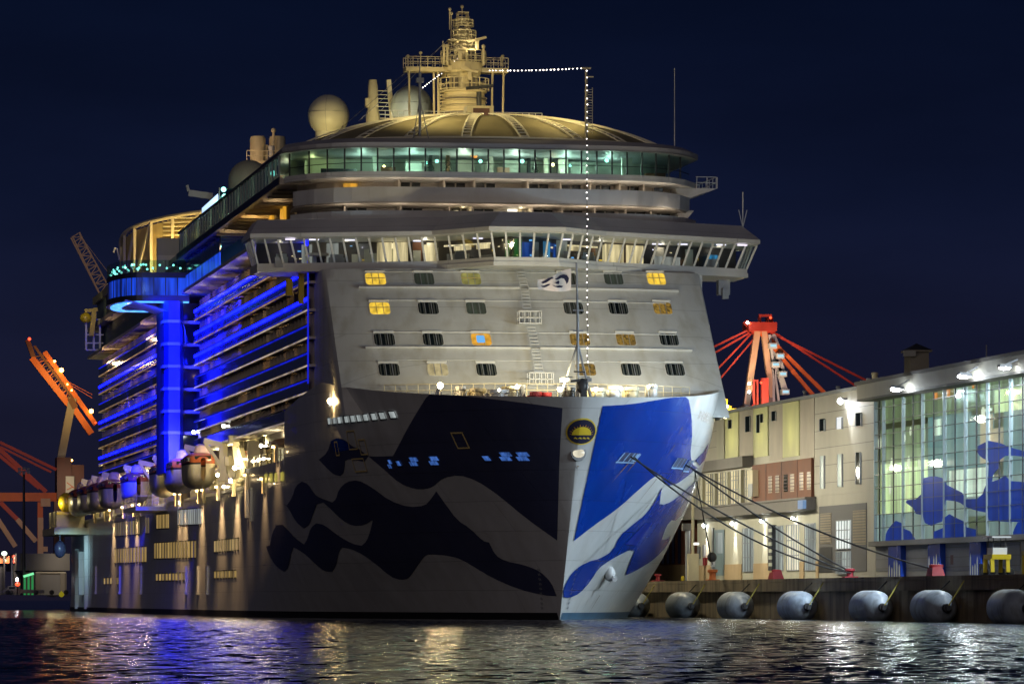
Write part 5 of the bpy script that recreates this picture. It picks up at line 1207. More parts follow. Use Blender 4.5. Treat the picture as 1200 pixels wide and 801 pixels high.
mb.build('screen_slat', M['cream'], GS)
mb = MB(); GR2 = 11.2
GR2 = 11.75
for i in range(20):
    a, a2 = A0 + (A1 - A0) * .62 * i / 20, A0 + (A1 - A0) * .62 * (i + 1) / 20; tz = topz(a) - .35; mb.quad((GC[0] + GR2 * math.cos(a), GC[1] + GR2 * math.sin(a), 42), (GC[0] + GR2 * math.cos(a2), GC[1] + GR2 * math.sin(a2), 42), (GC[0] + GR2 * math.cos(a2), GC[1] + GR2 * math.sin(a2), tz), (GC[0] + GR2 * math.cos(a), GC[1] + GR2 * math.sin(a), tz))
mb.build('screen_panel', mat('screen_panel_ochre', (.50, .38, .16), .6), GS)
mb = MB(); p = atY(208, 297, 172); mb.box(p.x - 2.6, p.x + 3.6, 171, 172, 42, 46.3); mb.build('stair_housing', M['white'], GS)
lamp('pool_screen_lamp', (-17, 176, 43.2), (-15, 186, 46), 4500, (1, .72, .26), 140, .3, 1, parent=GS)
lamp('pool_screen_lamp', (-8, 170, 43.5), (-12, 182, 47), 2800, (1, .72, .3), 140, .3, 1, parent=GS)
mb = MB(); p = atY(140, 295, 188); q = atY(133, 291, 188); mb.tube([(p.x, 188, p.z - 1), (p.x - .3, 188, p.z + .4), (q.x + .2, 188, q.z + .1), (q.x, 188, q.z - .5)], .12, 6); mb.build('davit_lamp_arm', M['white'], SHIP, smooth=True)
# movie screen seen almost edge-on, and the arm above it
a, c2 = atY(239, 256, 150), atY(257, 224, 149); mb = MB()
mb.hexa([(a.x, 152, a.z), (c2.x, 150, a.z + 1.6), (c2.x + .3, 150.8, a.z + 1.6), (a.x + .3, 152.8, a.z), (a.x, 152, c2.z - 1.6), (c2.x, 150, c2.z), (c2.x + .3, 150.8, c2.z), (a.x + .3, 152.8, c2.z - 1.6)]); SCR = mb.build('movie_screen', M['dark'], SHIP)
mb = MB(); mb.quad((a.x - .05, 151.95, a.z + .2), (c2.x - .05, 149.95, a.z + 1.8), (c2.x - .05, 149.95, c2.z - .2), (a.x - .05, 151.95, c2.z - 1.8)); mb.build('screen_face', EM['screen'], SCR)
p, q = atY(221, 226, 152), atY(249, 230, 152); mb = MB(); mb.bar(p, q, .4, .75); mb.bar(p + Vector((0, 0, .2)), p + Vector((-.2, 0, .9)), .5, .3); mb.bar((q.x, 152, q.z), (q.x + .8, 152, 45), .5); mb.build('screen_arm', M['white'], SHIP)
mb = MB(); a = atY(257, 212, 148); mb.box(a.x, a.x + 6, 148, 149, 47.3, 50.5); mb.build('glass_shelter', GL['teal'], SHIP)
for dx in (0, 2, 4, 6): mb = MB(); mb.bar((a.x + dx, 147.9, 44), (a.x + dx, 147.9, 50.6), .1); mb.build('shelter_post', M['white'], SHIP)
mb = MB(); p = atY(263, 230, 147); mb.ball(tuple(p), .3, n=10, m=6); mb.build('deck_lamp', EM['teal'], SHIP, smooth=True)
# aft upper block
mb = MB(); mb.box(-17.8, 17.8, 160, 284, 37.7, 41.3); mb.build('aft_deck_house', mat('deck_house_teal_grey', (.14, .19, .19), .5, vary=.3), SHIP)
mb = MB(); mb.box(-18.1, 18.1, 198, 284, 41.96, 45.2); mb.build('aft_deck_house', mat('deck_house_teal_grey', (.14, .19, .19)), SHIP)
mb = MB(); mb.box(-18.6, 18.6, 196, 286, 45.2, 46.2); mb.build('aft_roof_edge', mat('olive_roof_edge', (.42, .40, .22), .6), SHIP)
lamp('aft_roof_lamp', (-22, 225, 49), (-18.6, 232, 45.6), 500, (1, .95, .5), 120, .2, 1, parent=SHIP)
lamp('aft_soffit_lamp', (-20.5, 262, 35.4), (-18, 240, 37.2), 1500, (1, .62, .3), 150, .2, 1, parent=SHIP)
lamp('aft_soffit_lamp', (-20.5, 200, 35.4), (-18, 190, 37.2), 1100, (1, .62, .4), 150, .2, 1, parent=SHIP)
# yellow stern davit with its white frame
mb = MB(); p = atY(108, 372, 272); q = atY(103, 410, 272)
for dx in (0, 1.1, 2.0): mb.bar((q.x - .3 + dx, 271.5, q.z), (q.x - .3 + dx, 271.5, q.z + 4.4), .28)
for dz in (0, 1, 2.2, 4.4): mb.bar((q.x - .3, 271.5, q.z + dz), (q.x + 2.2, 271.5, q.z + dz), .18)
DV = mb.build('davit_frame', M['white'], SHIP)
mb = MB(); mb.bar((p.x - .2, 271, q.z + 2), (p.x + .2, 271, p.z + .8), .7); mb.ball((p.x - 1, 271, p.z - .1), .85, .6, .75, 12, 8); mb.bar((p.x - 1.2, 271, p.z + .9), (p.x + .7, 271, p.z + 1.1), .5); mb.build('davit_winch', M['yellow'], DV, smooth=True, sharp=40)
lamp('davit_lamp', (p.x - 2, 266, p.z + 1.5), tuple(p), 160, (1, .85, .4), 120, .1, 1, parent=DV)

# ------------------------------------------------------------------ boat deck: lamps washing the hull, machinery, davits
k = 0
for px, py in ((325, 540), (310, 577), (291, 572), (275, 580), (257, 585), (240, 588), (234, 589), (214, 592), (208, 592), (166, 603), (158, 604), (146, 606), (131, 609), (124, 610), (112, 612)):
    p = atX(px, py, -19.05); mb = MB()
    X = -19.0 if p.y > 60 else -half(p.y, p.z) - .05
    mb.box(X - .30, X, p.y - .5, p.y + .5, p.z - .1, p.z + 1.5, 0); mb.box(X - .55, X, p.y - .6, p.y + .6, p.z + 1.5, p.z + 1.62, 0); HL = mb.build('hull_lamp_bracket', M['cream'], SHIP)
    mb = MB(); mb.box(X - .5, X - .32, p.y - .4, p.y + .4, p.z + 1.30, p.z + 1.46); mb.build('lens', EM['warm'], HL)
    lamp('hull_wash_lamp', (X - 1.7, p.y, p.z + 1.9), (X + .25, p.y, p.z - 8), 6500 if p.y > 77 else 1600, (1, .62, .28), 80, .25, 1.0, parent=HL)
    lamp('bracket_lamp', (X - .9, p.y - .3, p.z + .9), None, 16, (1, .72, .35), kind='POINT', size=.08, parent=HL)
mb = MB(); mb.box(-18.9, -18.7, 78, STERN, AFTTOP, AFTTOP + .35); mb.build('deck_edge', M['white'], SHIP)
for y0, y1 in ((78, 108), (170, 195)):
    mb = MB(); n = int((y1 - y0) / 2)
    for i in range(n + 1):
        y = y0 + (y1 - y0) * i / n; mb.bar((-18.8, y, AFTTOP), (-18.8, y, AFTTOP + 1.4), .07)
    for z in (.5, .95, 1.4): mb.bar((-18.8, y0, AFTTOP + z), (-18.8, y1, AFTTOP + z), .06)
    mb.build('deck_rail', M['cream'], SHIP)
for y in range(82, 310, 15): lamp('boat_deck_lamp', (-16.8, y, 18.2), None, 420, (1, .84, .42), kind='POINT', size=.15, parent=SHIP)
# rescue boat station forward of the lifeboats
rr = random.Random(11)
mb = MB(); mb.box(-18.2, -17.4, 95, 96.2, 13.4, 19.5); mb.box(-19.0, -18.0, 95, 96, 18.6, 19.4); mb.bar((-17.8, 94, 14), (-19, 88, 18.2), .7); mb.bar((-17.8, 84, 13.6), (-18.8, 86, 17.6), .6); mb.box(-18.4, -17.2, 82, 83, 13.4, 18.4); mb.build('rescue_davit', M['cream'], SHIP)
mb = MB(); mb.ball((-17.6, 91.5, 16.8), .9, 2.6, .7, 12, 8); mb.box(-17.9, -17.2, 90.5, 92, 16.9, 17.6); mb.build('rescue_boat', M['boato'], SHIP, smooth=True, sharp=40)
mb = MB()
for i in range(60):
    y = 79 + rr.random() * 60; z = 13.5 + rr.random() * 3.4; w_ = .3 + rr.random() * .6; mb.box(-18.1 - rr.random() * .5, -17.2, y, y + w_, z, z + .3 + rr.random() * .8)
mb.build('deck_machinery', M['cream'], SHIP)
mb = MB(); mb.box(-17.15, -16.9, 79, 109, AFTTOP - 1, 18.8); mb.build('boat_deck_wall', M['cream'], SHIP)
for y in (98, 109, 131, 150): lamp('lifeboat_flood', (-21.5, y, 19.3), (-20.3, y + 10, 15.5), 750, (1, .82, .42), 110, .12, 1, parent=SHIP)
for px, py, r in ((270, 563, .2), (275, 548, .22), (283, 538, .14), (296, 540, .12), (303, 538, .12), (309, 537, .12), (208, 588, .2), (262, 499, .2), (227, 506, .2), (216, 512, .18), (306, 522, .18), (82, 606, .3), (73, 606, .25), (255, 556, .2), (244, 563, .15), (262, 570, .15)):
    p = atX(px, py, -18.95); mb = MB(); mb.ball(tuple(p), r, n=8, m=6); mb.box(p.x, p.x + .6, p.y - .08, p.y + .08, p.z - .05, p.z + .05); mb.build('deck_floodlight', EM['flood'] if py > 515 else EM['cool'], SHIP, smooth=True)
lamp('boat_deck_flood', (-20.4, 84, 16.5), (-17.5, 92, 15.5), 2200, (1, .86, .45), 140, .15, 1, parent=SHIP)
lamp('boat_deck_flood', (-20.5, 66, 18.2), (-18, 74, 15), 260, (1, .84, .45), 130, .15, 1, parent=SHIP)
# the open forward boat-deck corner above the step (y 46-77)
mb = MB(); mb.box(-16.4, -16.2, 46, 77, 14.2, 18.9); mb.build('boat_deck_wall', M['pale'], SHIP)
mb = MB(); mb.box(-18.6, -17.2, 48, 62, 17.0, 17.6); mb.build('gangway_stowage', mat('stowage_orange_brown', (.40, .20, .05), .6), SHIP)
mb = MB()
for i in range(12): y = 47 + i * 2.6; mb.bar((-18.8, y, MIDTOP), (-18.8, y, MIDTOP + 1.2), .07)
for z in (.6, 1.2): mb.bar((-18.8, 47, MIDTOP + z), (-18.8, 76, MIDTOP + z), .06)
mb.build('deck_rail', M['cream'], SHIP)
for y in (50, 58, 66): lamp('boat_deck_lamp', (-17.2, y, 18.4), None, 90, (1, .85, .5), kind='POINT', size=.15, parent=SHIP)
mb = MB(); p = atX(390, 480, -17.9); h = hull_hit(392, 470); mb.ball((h.x - .4, h.y - .3, h.z), .28, n=10, m=6); mb.build('bow_side_lamp', glow('bow_side_lamp_lens', (1, .68, .28), 120), SHIP, smooth=True)
lamp('bow_side_wash', (h.x - .9, h.y - .8, h.z + .6), (h.x + .1, h.y, h.z - 6), 330, (1, .66, .33), 60, .08, .8, parent=SHIP)
p = atX(386, 467, -17.95); mb = MB(); mb.box(-18.0, -17.9, p.y - .8, p.y + .8, p.z - .7, p.z + .7); mb.build('shell_door_lit', glow('lit_white_door', (1, .92, .75), .8, .4, 2), SHIP)

# ------------------------------------------------------------------ lifeboats
def lifeboat(y, label, tender=False, hullm=None, topm=None):
    hullm = hullm or M['boatw']; topm = topm or M['boato']
    L = 11.5; x0 = -20.1; z0 = 14.0
    t = thing('tender_boat' if tender else 'lifeboat', label, 'lifeboat', (x0, y, z0), 'boats hanging along the starboard boat deck')
    def sec(u, v, lo, hi, wmul):
        s = 2 * u - 1; w_ = 1.95 * (1 - abs(s) ** 3.2) ** .55 * wmul
        a = math.pi * v; return s, w_, a
    def hull(u, v):
        s = 2 * u - 1; w_ = 1.62 * max(0.03, (1 - abs(s) ** 4.5)) ** .5; a = math.pi * v
        return (x0 - w_ * math.cos(a) * 1.0, y + s * L / 2, z0 + 2.85 - (2.8 - .9 * abs(s) ** 3) * max(0, math.sin(a)) ** .40)
    def canopy(u, v):
        s = 2 * u - 1; w_ = 1.64 * max(0.03, (1 - abs(s) ** 4.5)) ** .5; a = math.pi * v
        return (x0 - w_ * math.cos(a), y + s * L / 2, z0 + 2.87 + 1.35 * max(0, math.sin(a)) ** .55 * (1 - abs(s) ** 4 * .55))
    mb = MB(); mb.grid(hull, 22, 14); mb.build('boat_hull', hullm, t, smooth=True, sharp=60)
    mb = MB(); mb.grid(canopy, 22, 14); mb.build('canopy', topm, t, smooth=True, sharp=60)
    mb = MB(); mb.grid(lambda u, v: ((lambda h: (h[0] - (.06 if v else -.06) * 0 + (x0 - h[0]) * -.015, h[1], z0 + 2.77 + .2 * v))(hull(u, 0))), 22, 1); mb.grid(lambda u, v: (2 * x0 - hull(u, 0)[0] * 1 - .03, hull(u, 0)[1], z0 + 2.77 + .2 * v), 22, 1); mb.build('fender_strip', M['black'], t)
    mb = MB(); mb.lathe((x0 + .2, y - 2.4, z0), [(.95, 3.9), (.75, 4.9), (.4, 5.1)], 14); mb.build('wheelhouse', mat('wheelhouse_pale_pink', (.62, .45, .38), .5), t, smooth=True)
    for yy in (-4.6, -2.4, 0, 2.4):
        mb = MB(); mb.box(x0 - 1.68, x0 - 1.4, y + yy - .45, y + yy + .45, z0 + 3.15, z0 + 3.55); mb.build('window', M['winglass'], t)
    mb = MB(); mb.box(x0 - .9, x0 + .9, y - L / 2 + .35, y - L / 2 + .6, z0 + 3.35, z0 + 3.7); mb.build('bow_window', M['winglass'], t)
    return t
BOATS = [(117, 'biggest orange topped lifeboat, beside the bright davit station'), (138, 'second orange topped lifeboat from the davit station, half hidden by the biggest one'), (157, 'third orange topped lifeboat, just ahead of the blue lit tender'),
         (234, 'dark shaded lifeboat just astern of the blue lit tender'), (254, 'second shaded lifeboat astern of the blue lit tender'), (272, 'third shaded lifeboat towards the stern'), (291, 'last small shaded lifeboat by the stern mooring platform')]
for y, lab in BOATS: lifeboat(y, lab)
lifeboat(198, 'big tender boat flooded with bright blue light below the stair tower', True)
lamp('tender_blue_lamp', (-24.5, 187, 20), (-20.5, 197, 16.5), 50000, (.001, .006, 1), 48, .2, 1, parent=SHIP)
for y in (106, 127.5, 147.5, 167, 187, 209, 244, 263, 281.5):
    mb = MB(); mb.box(-18.9, -18.0, y - .35, y + .35, AFTTOP, 19.0); mb.bar((-18.4, y, 18.7), (-20.6, y, 19.2), .55, .6); mb.bar((-18.5, y, 16.2), (-20.4, y, 18.9), .35); mb.build('boat_davit', M['cream'], SHIP)
mb = MB(); mb.box(-22.6, -18.7, 168, 186, 12.7, 13.2); TP = mb.build('boarding_platform', M['white'], SHIP)
mb = MB()
for i in range(10):
    y = 168.2 + i * 1.95; mb.bar((-22.5, y, 13.2), (-22.5, y, 14.5), .08)
mb.bar((-22.5, 168, 14.5), (-22.5, 186, 14.5), .08); mb.bar((-22.5, 168, 13.9), (-22.5, 186, 13.9), .07); mb.bar((-22.5, 168, 14.5), (-18.8, 168, 14.5), .08); mb.build('platform_rail', M['cream'], TP)
for y in (172, 177, 182): lamp('platform_lamp', (-20.3, y, 15.2), None, 120, (1, .75, .3), kind='POINT', size=.15, parent=TP)
# stern mooring platform, cyan lit stern corner
mb = MB(); mb.box(-23.8, -18.7, 292, 318, 11.5, 12.5); mb.box(-23.2, -19, 296, 312, 12.5, 15.0); ST_ = mb.build('mooring_platform', M['cream'], SHIP)
for y in (294, 303, 312): lamp('platform_lamp', (-23.5, y - 2, 16.0), None, 170, (1, .85, .45), kind='POINT', size=.15, parent=ST_)
mb = MB(); mb.ball((-22.0, 293, 16.2), 1.2, 1.2, 1.5, 14, 10); mb.box(-23.4, -20.6, 292.6, 293.4, 14.4, 14.8); mb.build('platform_winch', M['yellow'], ST_, smooth=True)
mb = MB(); mb.ball((-22.7, 296, 9.3), .9, .9, 1.3, 14, 10); mb.tube([(-22.7, 296, 10.2), (-22.7, 296, 11.6)], .1, 6); mb.build('hanging_buoy', M['navy'], ST_, smooth=True)
mb = MB(); mb.box(-19.35, -18.8, 292, 293, 0.4, 11.3); mb.box(-19.6, -18.8, 300, 301, 2.5, 9.0); mb.box(-19.4, -18.8, 310, 311, .4, 9.5); mb.build('stern_post', M['white'], SHIP)
lamp('stern_cyan_lamp', (-24, 286, 10.8), (-18.8, 300, 5), 2600, (.45, .85, 1), 80, .2, 1, parent=SHIP)

# ------------------------------------------------------------------ unseen spots without fixtures, added to wash the upper works
for x_ in (pl_.x, pt_.x): lamp('dome_fill_spot', (x_, 32.4, 51.4), (x_ * .3, 40, 47.5), 2800, (1, .80, .36), 150, .2, 1, parent=SHIP)
for x in (-9, -4, 4, 10): lamp('dome_top_fill_spot', (x, 49, 49.6), (x * 1.2, 38, 46), 480, (1, .84, .42), 150, .2, 1, parent=SHIP)
lamp('mast_fill_spot', (mx_ - 6, 46, 48.8), (mx_, 53, 53), 2100, (1, .75, .30), 75, .2, .8, parent=SHIP)
lamp('mast_fill_spot', (mx_ + 6, 46.5, 48.8), (mx_, 53, 53.5), 500, (1, .77, .33), 75, .2, .8, parent=SHIP)
lamp('mast_fill_spot', (mx_ + .5, 50.6, 55.5), (mx_, 53.6, 59), 320, (1, .82, .45), 90, .1, .8, parent=SHIP)
lamp('radome_fill_spot', (r1.x - 1, 69, r1.z - 4.0), tuple(r1), 1100, (1, .78, .28), 70, .2, .8, parent=SHIP)
lamp('radome_fill_spot', (r2.x - 2.5, 60, r2.z - 2.3), tuple(r2), 900, (1, .95, .7), 70, .2, .8, parent=SHIP)
lamp('funnel_fill_spot', (atY(437, 142, 62).x, 62, 49), tuple(atY(440, 112, 68)), 700, (1, .85, .4), 70, .2, .8, parent=SHIP)
lamp('exhaust_fill_spot', (-15, 150.5, 53.5), tuple(atY(308, 176, 160)), 1900, (1, .66, .36), 110, .2, .8, parent=SHIP)
lamp('satellite_fill_spot', (atY(285, 215, 140).x, 139, 48), tuple(atY(292, 203, 150)), 330, (.9, .9, .6), 90, .2, .8, parent=SHIP)

for y, wt_ in ((14, 900), (30, 5800), (46, 6900), (62, 6900), (78, 6900), (94, 5600)):  # unseen port floodlights, added to light the terminal and the quay face
    z = 15.2 if y > 45 else 19.0; X = half(y, z) + .5
    mb = MB(); mb.box(X - .6, X, y - .3, y + .3, z, z + .3); HL = mb.build('added_port_floodlight', M['white'], SHIP); mb = MB(); mb.box(X, X + .06, y - .25, y + .25, z + .03, z + .27); mb.build('lens', EM['flood'], HL)
    lamp('added_port_flood', (X + .2, y, z + .1), (BX_ - 1, y - 4, 10), wt_, (1, .94, .72), 140, .3, 1, parent=HL)
    lamp('quay_face_fill', (X + .3, y, z - .1), (QX_, y - 6, 1.5), 1500, (1, .80, .42), 110, .3, 1, parent=HL)

# ================================================================== QUAY AND APRON
QX, QZ = 24.0, 3.72
mb = MB(); mb.box(QX, QX + 60, -160, 700, -3, QZ - .35); mb.box(QX - .35, QX + 60, -160, 700, QZ - .34, QZ - .02)
struct(mb.build('quay', M['concrete']))
mb = MB(); mb.box(QX - .34, QX + .15, -160, 700, 2.55, QZ - .36); struct(mb.build('quay_capping_beam', M['concrete']))
mb = MB(); mb.quad((QX + .2, -160, QZ), (QX + 60, -160, QZ), (QX + 60, 700, QZ), (QX + .2, 700, QZ)); struct(mb.build('apron_pavement', M['apron']))
def fender(px, lab):
    p = atX(px, 708, QX - 1.5); R = 1.42; y = p.y; c_ = (QX - 1.7, y, 1.15)
    t = thing('dock_fender', lab, 'fender', c_, 'foam fenders along the quay wall')
    prof_ = [(.22, -2.75), (.30, -2.6), (.34, -2.35), (.72, -2.1), (1.02, -1.7), (1.24, -1.2), (1.37, -.6), (R, .1), (R, 3.3), (1.38, 3.6), (1.2, 3.9), (.3, 4.9), (.2, 5.0)]
    mb = MB(); mb.lathe(c_, prof_, 30, axis='y'); mb.build('fender_body', M['fender'], t, smooth=True, sharp=50)
    mb = MB(); mb.lathe((c_[0], c_[1] - 2.75, c_[2]), [(.3, -.1), (.36, 0), (.36, .25)], 12, axis='y'); mb.box(c_[0] - .12, c_[0] + .12, c_[1] - 3.1, c_[1] - 2.8, c_[2] - .2, c_[2] + .2); mb.build('end_fitting', M['dark'], t)
    for dx, dy in ((0, -2.9), (.2, 4.9)):
        mb = MB(); mb.tube([(c_[0], y + dy, c_[2]), (QX - .37, y + dy * .55 - 1.4, 3.3)], .055, 5); mb.build('strap', M['chain'] if dy < 0 else M['rope'], t)
for px, lab in ((748, 'grey fender half hidden behind the ship bow on the quay wall'), (806, 'grey foam fender below the orange rope bollard'), (868, 'blue grey foam fender below the pink covered bollard'), (941, 'grey fender with folded cone end, midway along the quay wall'),
                (1028, 'grey foam fender below the mural column beside the lit porch'), (1102, 'grey fender below the red bollard, its end deep in shade'), (1195, 'dark fender at the picture edge near the yellow machine')): fender(px, lab)
def bollard(px, py, lab, m_, w_=.5, h_=.75, cover=False):
    p = atX(px, py, QX + .8); t = thing('mooring_bollard', lab, 'bollard', (p.x, p.y, QZ))
    mb = MB(); mb.lathe((p.x, p.y, QZ), [(w_ * .62, 0), (w_ * .5, .12), (w_ * .45, h_ * .65), (w_ * .75, h_ * .75), (w_ * .75, h_ * .95), (w_ * .4, h_)], 16); mb.build('post', m_, t, smooth=True, sharp=40)
    mb = MB()
    if cover: mb.hexa([(p.x - .6, p.y - 1.0, QZ), (p.x + .5, p.y - 1, QZ), (p.x + .5, p.y + 1.0, QZ), (p.x - .6, p.y + 1.0, QZ), (p.x - .5, p.y - .8, QZ + .7), (p.x + .3, p.y - .7, QZ + .8), (p.x + .3, p.y + .7, QZ + .7), (p.x - .5, p.y + .8, QZ + .6)]); mb.build('cover_sheet', m_, t)
    else: mb.box(p.x - .6, p.x + .6, p.y - .6, p.y + .6, QZ, QZ + .1); mb.build('base_plate', m_, t)
    return Vector((p.x, p.y, QZ + h_ * .5))
og = mat('bollard_orange', (.55, .14, .03), .6, vary=.3)
b1 = bollard(835, 675, 'orange bollard holding the near vertical rope', og, .7, 1.1)
b2 = bollard(910, 673, 'bollard under a bright pink sheet on the quay edge', M['pink'], .6, .9, True)
b3 = bollard(996, 671, 'dark red bollard taking the pair of ropes from the bow', M['pink'], .6, .8)
b4 = bollard(1097, 669, 'red bollard block on the quay edge opposite the mural', M['pink'], .8, .95, True)
b5 = bollard(771, 678, 'small red bollard close to the ship bow', M['pink'], .5, .8)
for px, lab in ((800, 'short yellow edge post on the quay'), ): 
    p = atX(px, 678, QX + .4); t = thing('edge_post', lab, 'post', (p.x, p.y, QZ)); mb = MB(); mb.lathe((p.x, p.y, QZ), [(.2, 0), (.18, .35), (.1, .5)], 10); mb.build('post_body', M['yellow'], t, smooth=True)
def rope(lab, p, q, sag, r=.075):
    mb = MB(); mb.tube([Vector(p).lerp(Vector(q), i / 30) - Vector((0, 0, sag * 4 * (i / 30) * (1 - i / 30))) for i in range(31)], r, 7); tag(mb.build('mooring_rope', M['rope'], smooth=True), lab, 'rope', 'mooring ropes from the bow to the quay')
h1 = hull_hit(738, 534) ; h2 = hull_hit(742, 534.5); h3 = hull_hit(803, 544)
rope('upper of two heavy ropes from the bow opening to the dark red bollard', h1, b3, .7); rope('lower slacker rope from the bow opening to the dark red bollard', h2, b3 + Vector((0, -.5, 0)), 1.7)
rope('long rope from the aft bow opening to the red bollard block', h3, b4, .9); rope('second rope from the aft bow opening to the dark red bollard', hull_hit(806, 545), b3 + Vector((.2, .4, .1)), .5)
rope('nearly vertical rope down to the orange bollard', hull_hit(813, 546), b1 + Vector((0, 0, 1.0)), .05, .06)
t = thing('rat_guard', 'dark round rat guard disc on the near vertical rope', 'rat guard', b1 + Vector((0, 0, 1.6)))
mb = MB(); mb.ball(b1 + Vector((-.1, -.2, 1.75)), .5, .3, .5, 14, 10); mb.build('disc', M['dark'], t, smooth=True); mb = MB(); mb.box(b1.x - .2, b1.x + .2, b1.y - .3, b1.y + .1, b1.z + .8, b1.z + 1.3); mb.build('clamp', M['white'], t)

# ================================================================== TERMINAL BUILDINGS behind the quay (front in the plane x = BX)
BX = 33.0
def on(px, py, d=0.0): return atX(px, py, BX - d)
def rect(px0, px1, pt, pb, d0, d1, mb=None, k=0, at=None):
    """a box on the facade: photo columns px0..px1, rows pt..pb taken at column `at` (default px0); from d0 to d1 metres in front of the wall"""
    a, c2 = on(px0, pt), on(px1, pt); r_ = on(px0 if at is None else at, pt), on(px0 if at is None else at, pb)
    mb = mb or MB(); mb.box(BX - d1, BX - d0, min(a.y, c2.y), max(a.y, c2.y), r_[1].z, r_[0].z, k); return mb
TB = thing('terminal_building', 'beige quayside building with yellow lit panels, rust red block and barred windows', 'building', (BX, 60, QZ))
TOPZ = 21.6
ye, ys_ = on(700, 600).y, on(1026, 600).y      # far end hidden behind the ship, near end where the glass hall starts
yw_ = on(817, 600).y
midz = on(884, 588).z; zc = on(884, 605).z
# main volumes
mb = MB(); mb.box(BX, BX + 30, ys_, 150, midz, TOPZ); mb.build('upper_wall', M['cladding'], TB)
mb = MB(); mb.box(BX + .01, BX + 30, on(958, 600).y, yw_, QZ, midz - .02); mb.build('ground_wall', M['render_'], TB)
mb = MB(); mb.box(BX + .005, BX + 30, ys_, on(958, 600).y - .01, QZ, midz - .01); mb.build('ground_wall', M['cladding'], TB)
mb = MB(); mb.box(BX - .25, BX + 30, ys_ - .0, 150, TOPZ + .003, TOPZ + .3); mb.build('parapet_cap', M['grey'], TB)
mb = MB()                                     # cladding joints
for i in range(6): z = midz + 1.2 + i * 1.7; mb.box(BX - .02, BX, ys_, 100, z, z + .05)
mb.build('cladding_joint', M['soffd'], TB)
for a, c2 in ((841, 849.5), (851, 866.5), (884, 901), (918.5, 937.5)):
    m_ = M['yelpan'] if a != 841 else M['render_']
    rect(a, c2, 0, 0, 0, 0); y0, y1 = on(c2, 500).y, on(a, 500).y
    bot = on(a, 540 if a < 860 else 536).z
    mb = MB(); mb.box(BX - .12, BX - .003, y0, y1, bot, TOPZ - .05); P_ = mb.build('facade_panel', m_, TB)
    if a != 841: lamp('panel_fill_spot', (BX - 2.6, (y0 + y1) / 2, bot + .3), (BX, (y0 + y1) / 2, bot + 6), 260, (1, .95, .42), 120, .15, 1, parent=P_)  # free-hanging spot added to brighten the yellow panel
for a, c2 in ((867, 883), (902, 918), (938, 955)):
    y0, y1 = on(c2, 500).y, on(a, 500).y; mb = MB(); mb.box(BX - .05, BX - .003, y0 + .05, y1 - .05, on(a, 540).z, TOPZ - .04); mb.build('facade_panel', mat('panel_warm_grey', (.42, .37, .30), .7), TB)
for a, c2, t_, b_, m_ in ((855, 858.5, 492, 502, 'winglass'), (875, 880, 488, 506, 'winglass'), (888, 891.5, 486, 507, 'winglass'), (892.5, 895.5, 485, 495, 'winglass'), (906, 910, 482, 493, 'winglass'),
                          (962, 967, 491, 505, 'winglass'), (982, 987.5, 489, 502.5, 'L'), (1004.5, 1010, 484, 499, 'winglass'), (963, 966.5, 534, 572, 'g'), (983.5, 987.5, 532, 570, 'g'), (1004.5, 1009, 530, 567, 'winglass')):
    mt = {'L': glow('lit_slit_window', (.95, .98, 1), .9), 'g': glow('pale_green_slit', (.45, .65, .55), .38, .4, .8)}.get(m_) or M[m_]
    mb = rect(a, c2, t_, b_, -.05, .125); mb.build('slit_window', mt, TB)
    mb = rect(a - .6, a, t_, b_, -.05, .16); rect(c2, c2 + .6, t_, b_, -.05, .16, mb); mb.build('slit_frame', M['grey'], TB)
# rust red block with recessed panels and small windows
RB = rect(884.7, 954, 545, 589, .003, .30).build('rust_block', M['rust'], TB)
mb = MB()
for px in (901, 919, 937.7): y = on(px, 560).y; z0, z1 = on(884.7, 589).z, on(884.7, 545).z; mb.box(BX - .34, BX - .28, y - .10, y + .10, z0 + .02, z1 - .02)
mb.build('panel_joint', M['brown'], RB)
for a, t_, b_ in ((904, 558, 577.5), (912.3, 557, 577), (922, 556, 576), (929.8, 555.5, 576), (940.6, 553.5, 574), (949.4, 553, 573.5)):
    mb = rect(a, a + 4.6, t_, b_, .29, .33); mb.build('small_window', glow('amber_slat_window', (1, .50, .10), .16, .8, 1.5) if a != 922 else M['winglass'], RB)
    mb = MB()
    for i in range(5): z = on(a, b_ - (b_ - t_) * (i + .5) / 5).z; mb.box(BX - .37, BX - .33, on(a + 4.6, 560).y, on(a, 560).y, z - .04, z + .04)
    mb.build('window_slat', M['brown'], RB)
# ribbon of lit windows with heavy frames
rect(803, 826, 556, 597, -.25, -.2).build('ribbon_glow', glow('ribbon_room_light', (1, .82, .42), .42, .8, .5), TB)
zt_, zb_ = on(826, 556).z, on(826, 598).z
mb = MB(); mb.box(BX - .02, BX + .0, on(881, 570).y, 98, zb_, zt_); RW = mb.build('ribbon_backing', glow('ribbon_window_light', (1, .86, .50), .55, .75, .7), TB)
px = 805
cols = [805, 811, 817, 823.5, 828, 838.5, 842, 853.5, 857, 869, 873, 881.5]
for i in range(0, len(cols), 2):
    y0, y1 = on(cols[i + 1] if i + 1 < len(cols) else 882, 570).y, on(cols[i], 570).y
    mb = MB(); n = 4
    for k in range(n + 1):
        y = y0 + (y1 - y0) * k / n; mb.box(BX - .10, BX - .03, y - .04, y + .04, zb_, zt_)
    for f in (.25, .5, .75): mb.box(BX - .11, BX - .03, y0, y1, zb_ + (zt_ - zb_) * f - .03, zb_ + (zt_ - zb_) * f + .03)
    mb.build('window_grid', M['grey'], RW)
for px in (808, 825.7, 840.3, 855.2, 871, 883): y = on(px, 570).y; mb = MB(); mb.box(BX - .35, BX - .02, y - .45, y + .45, zb_, zt_); mb.build('window_pier', M['render_'], RW)
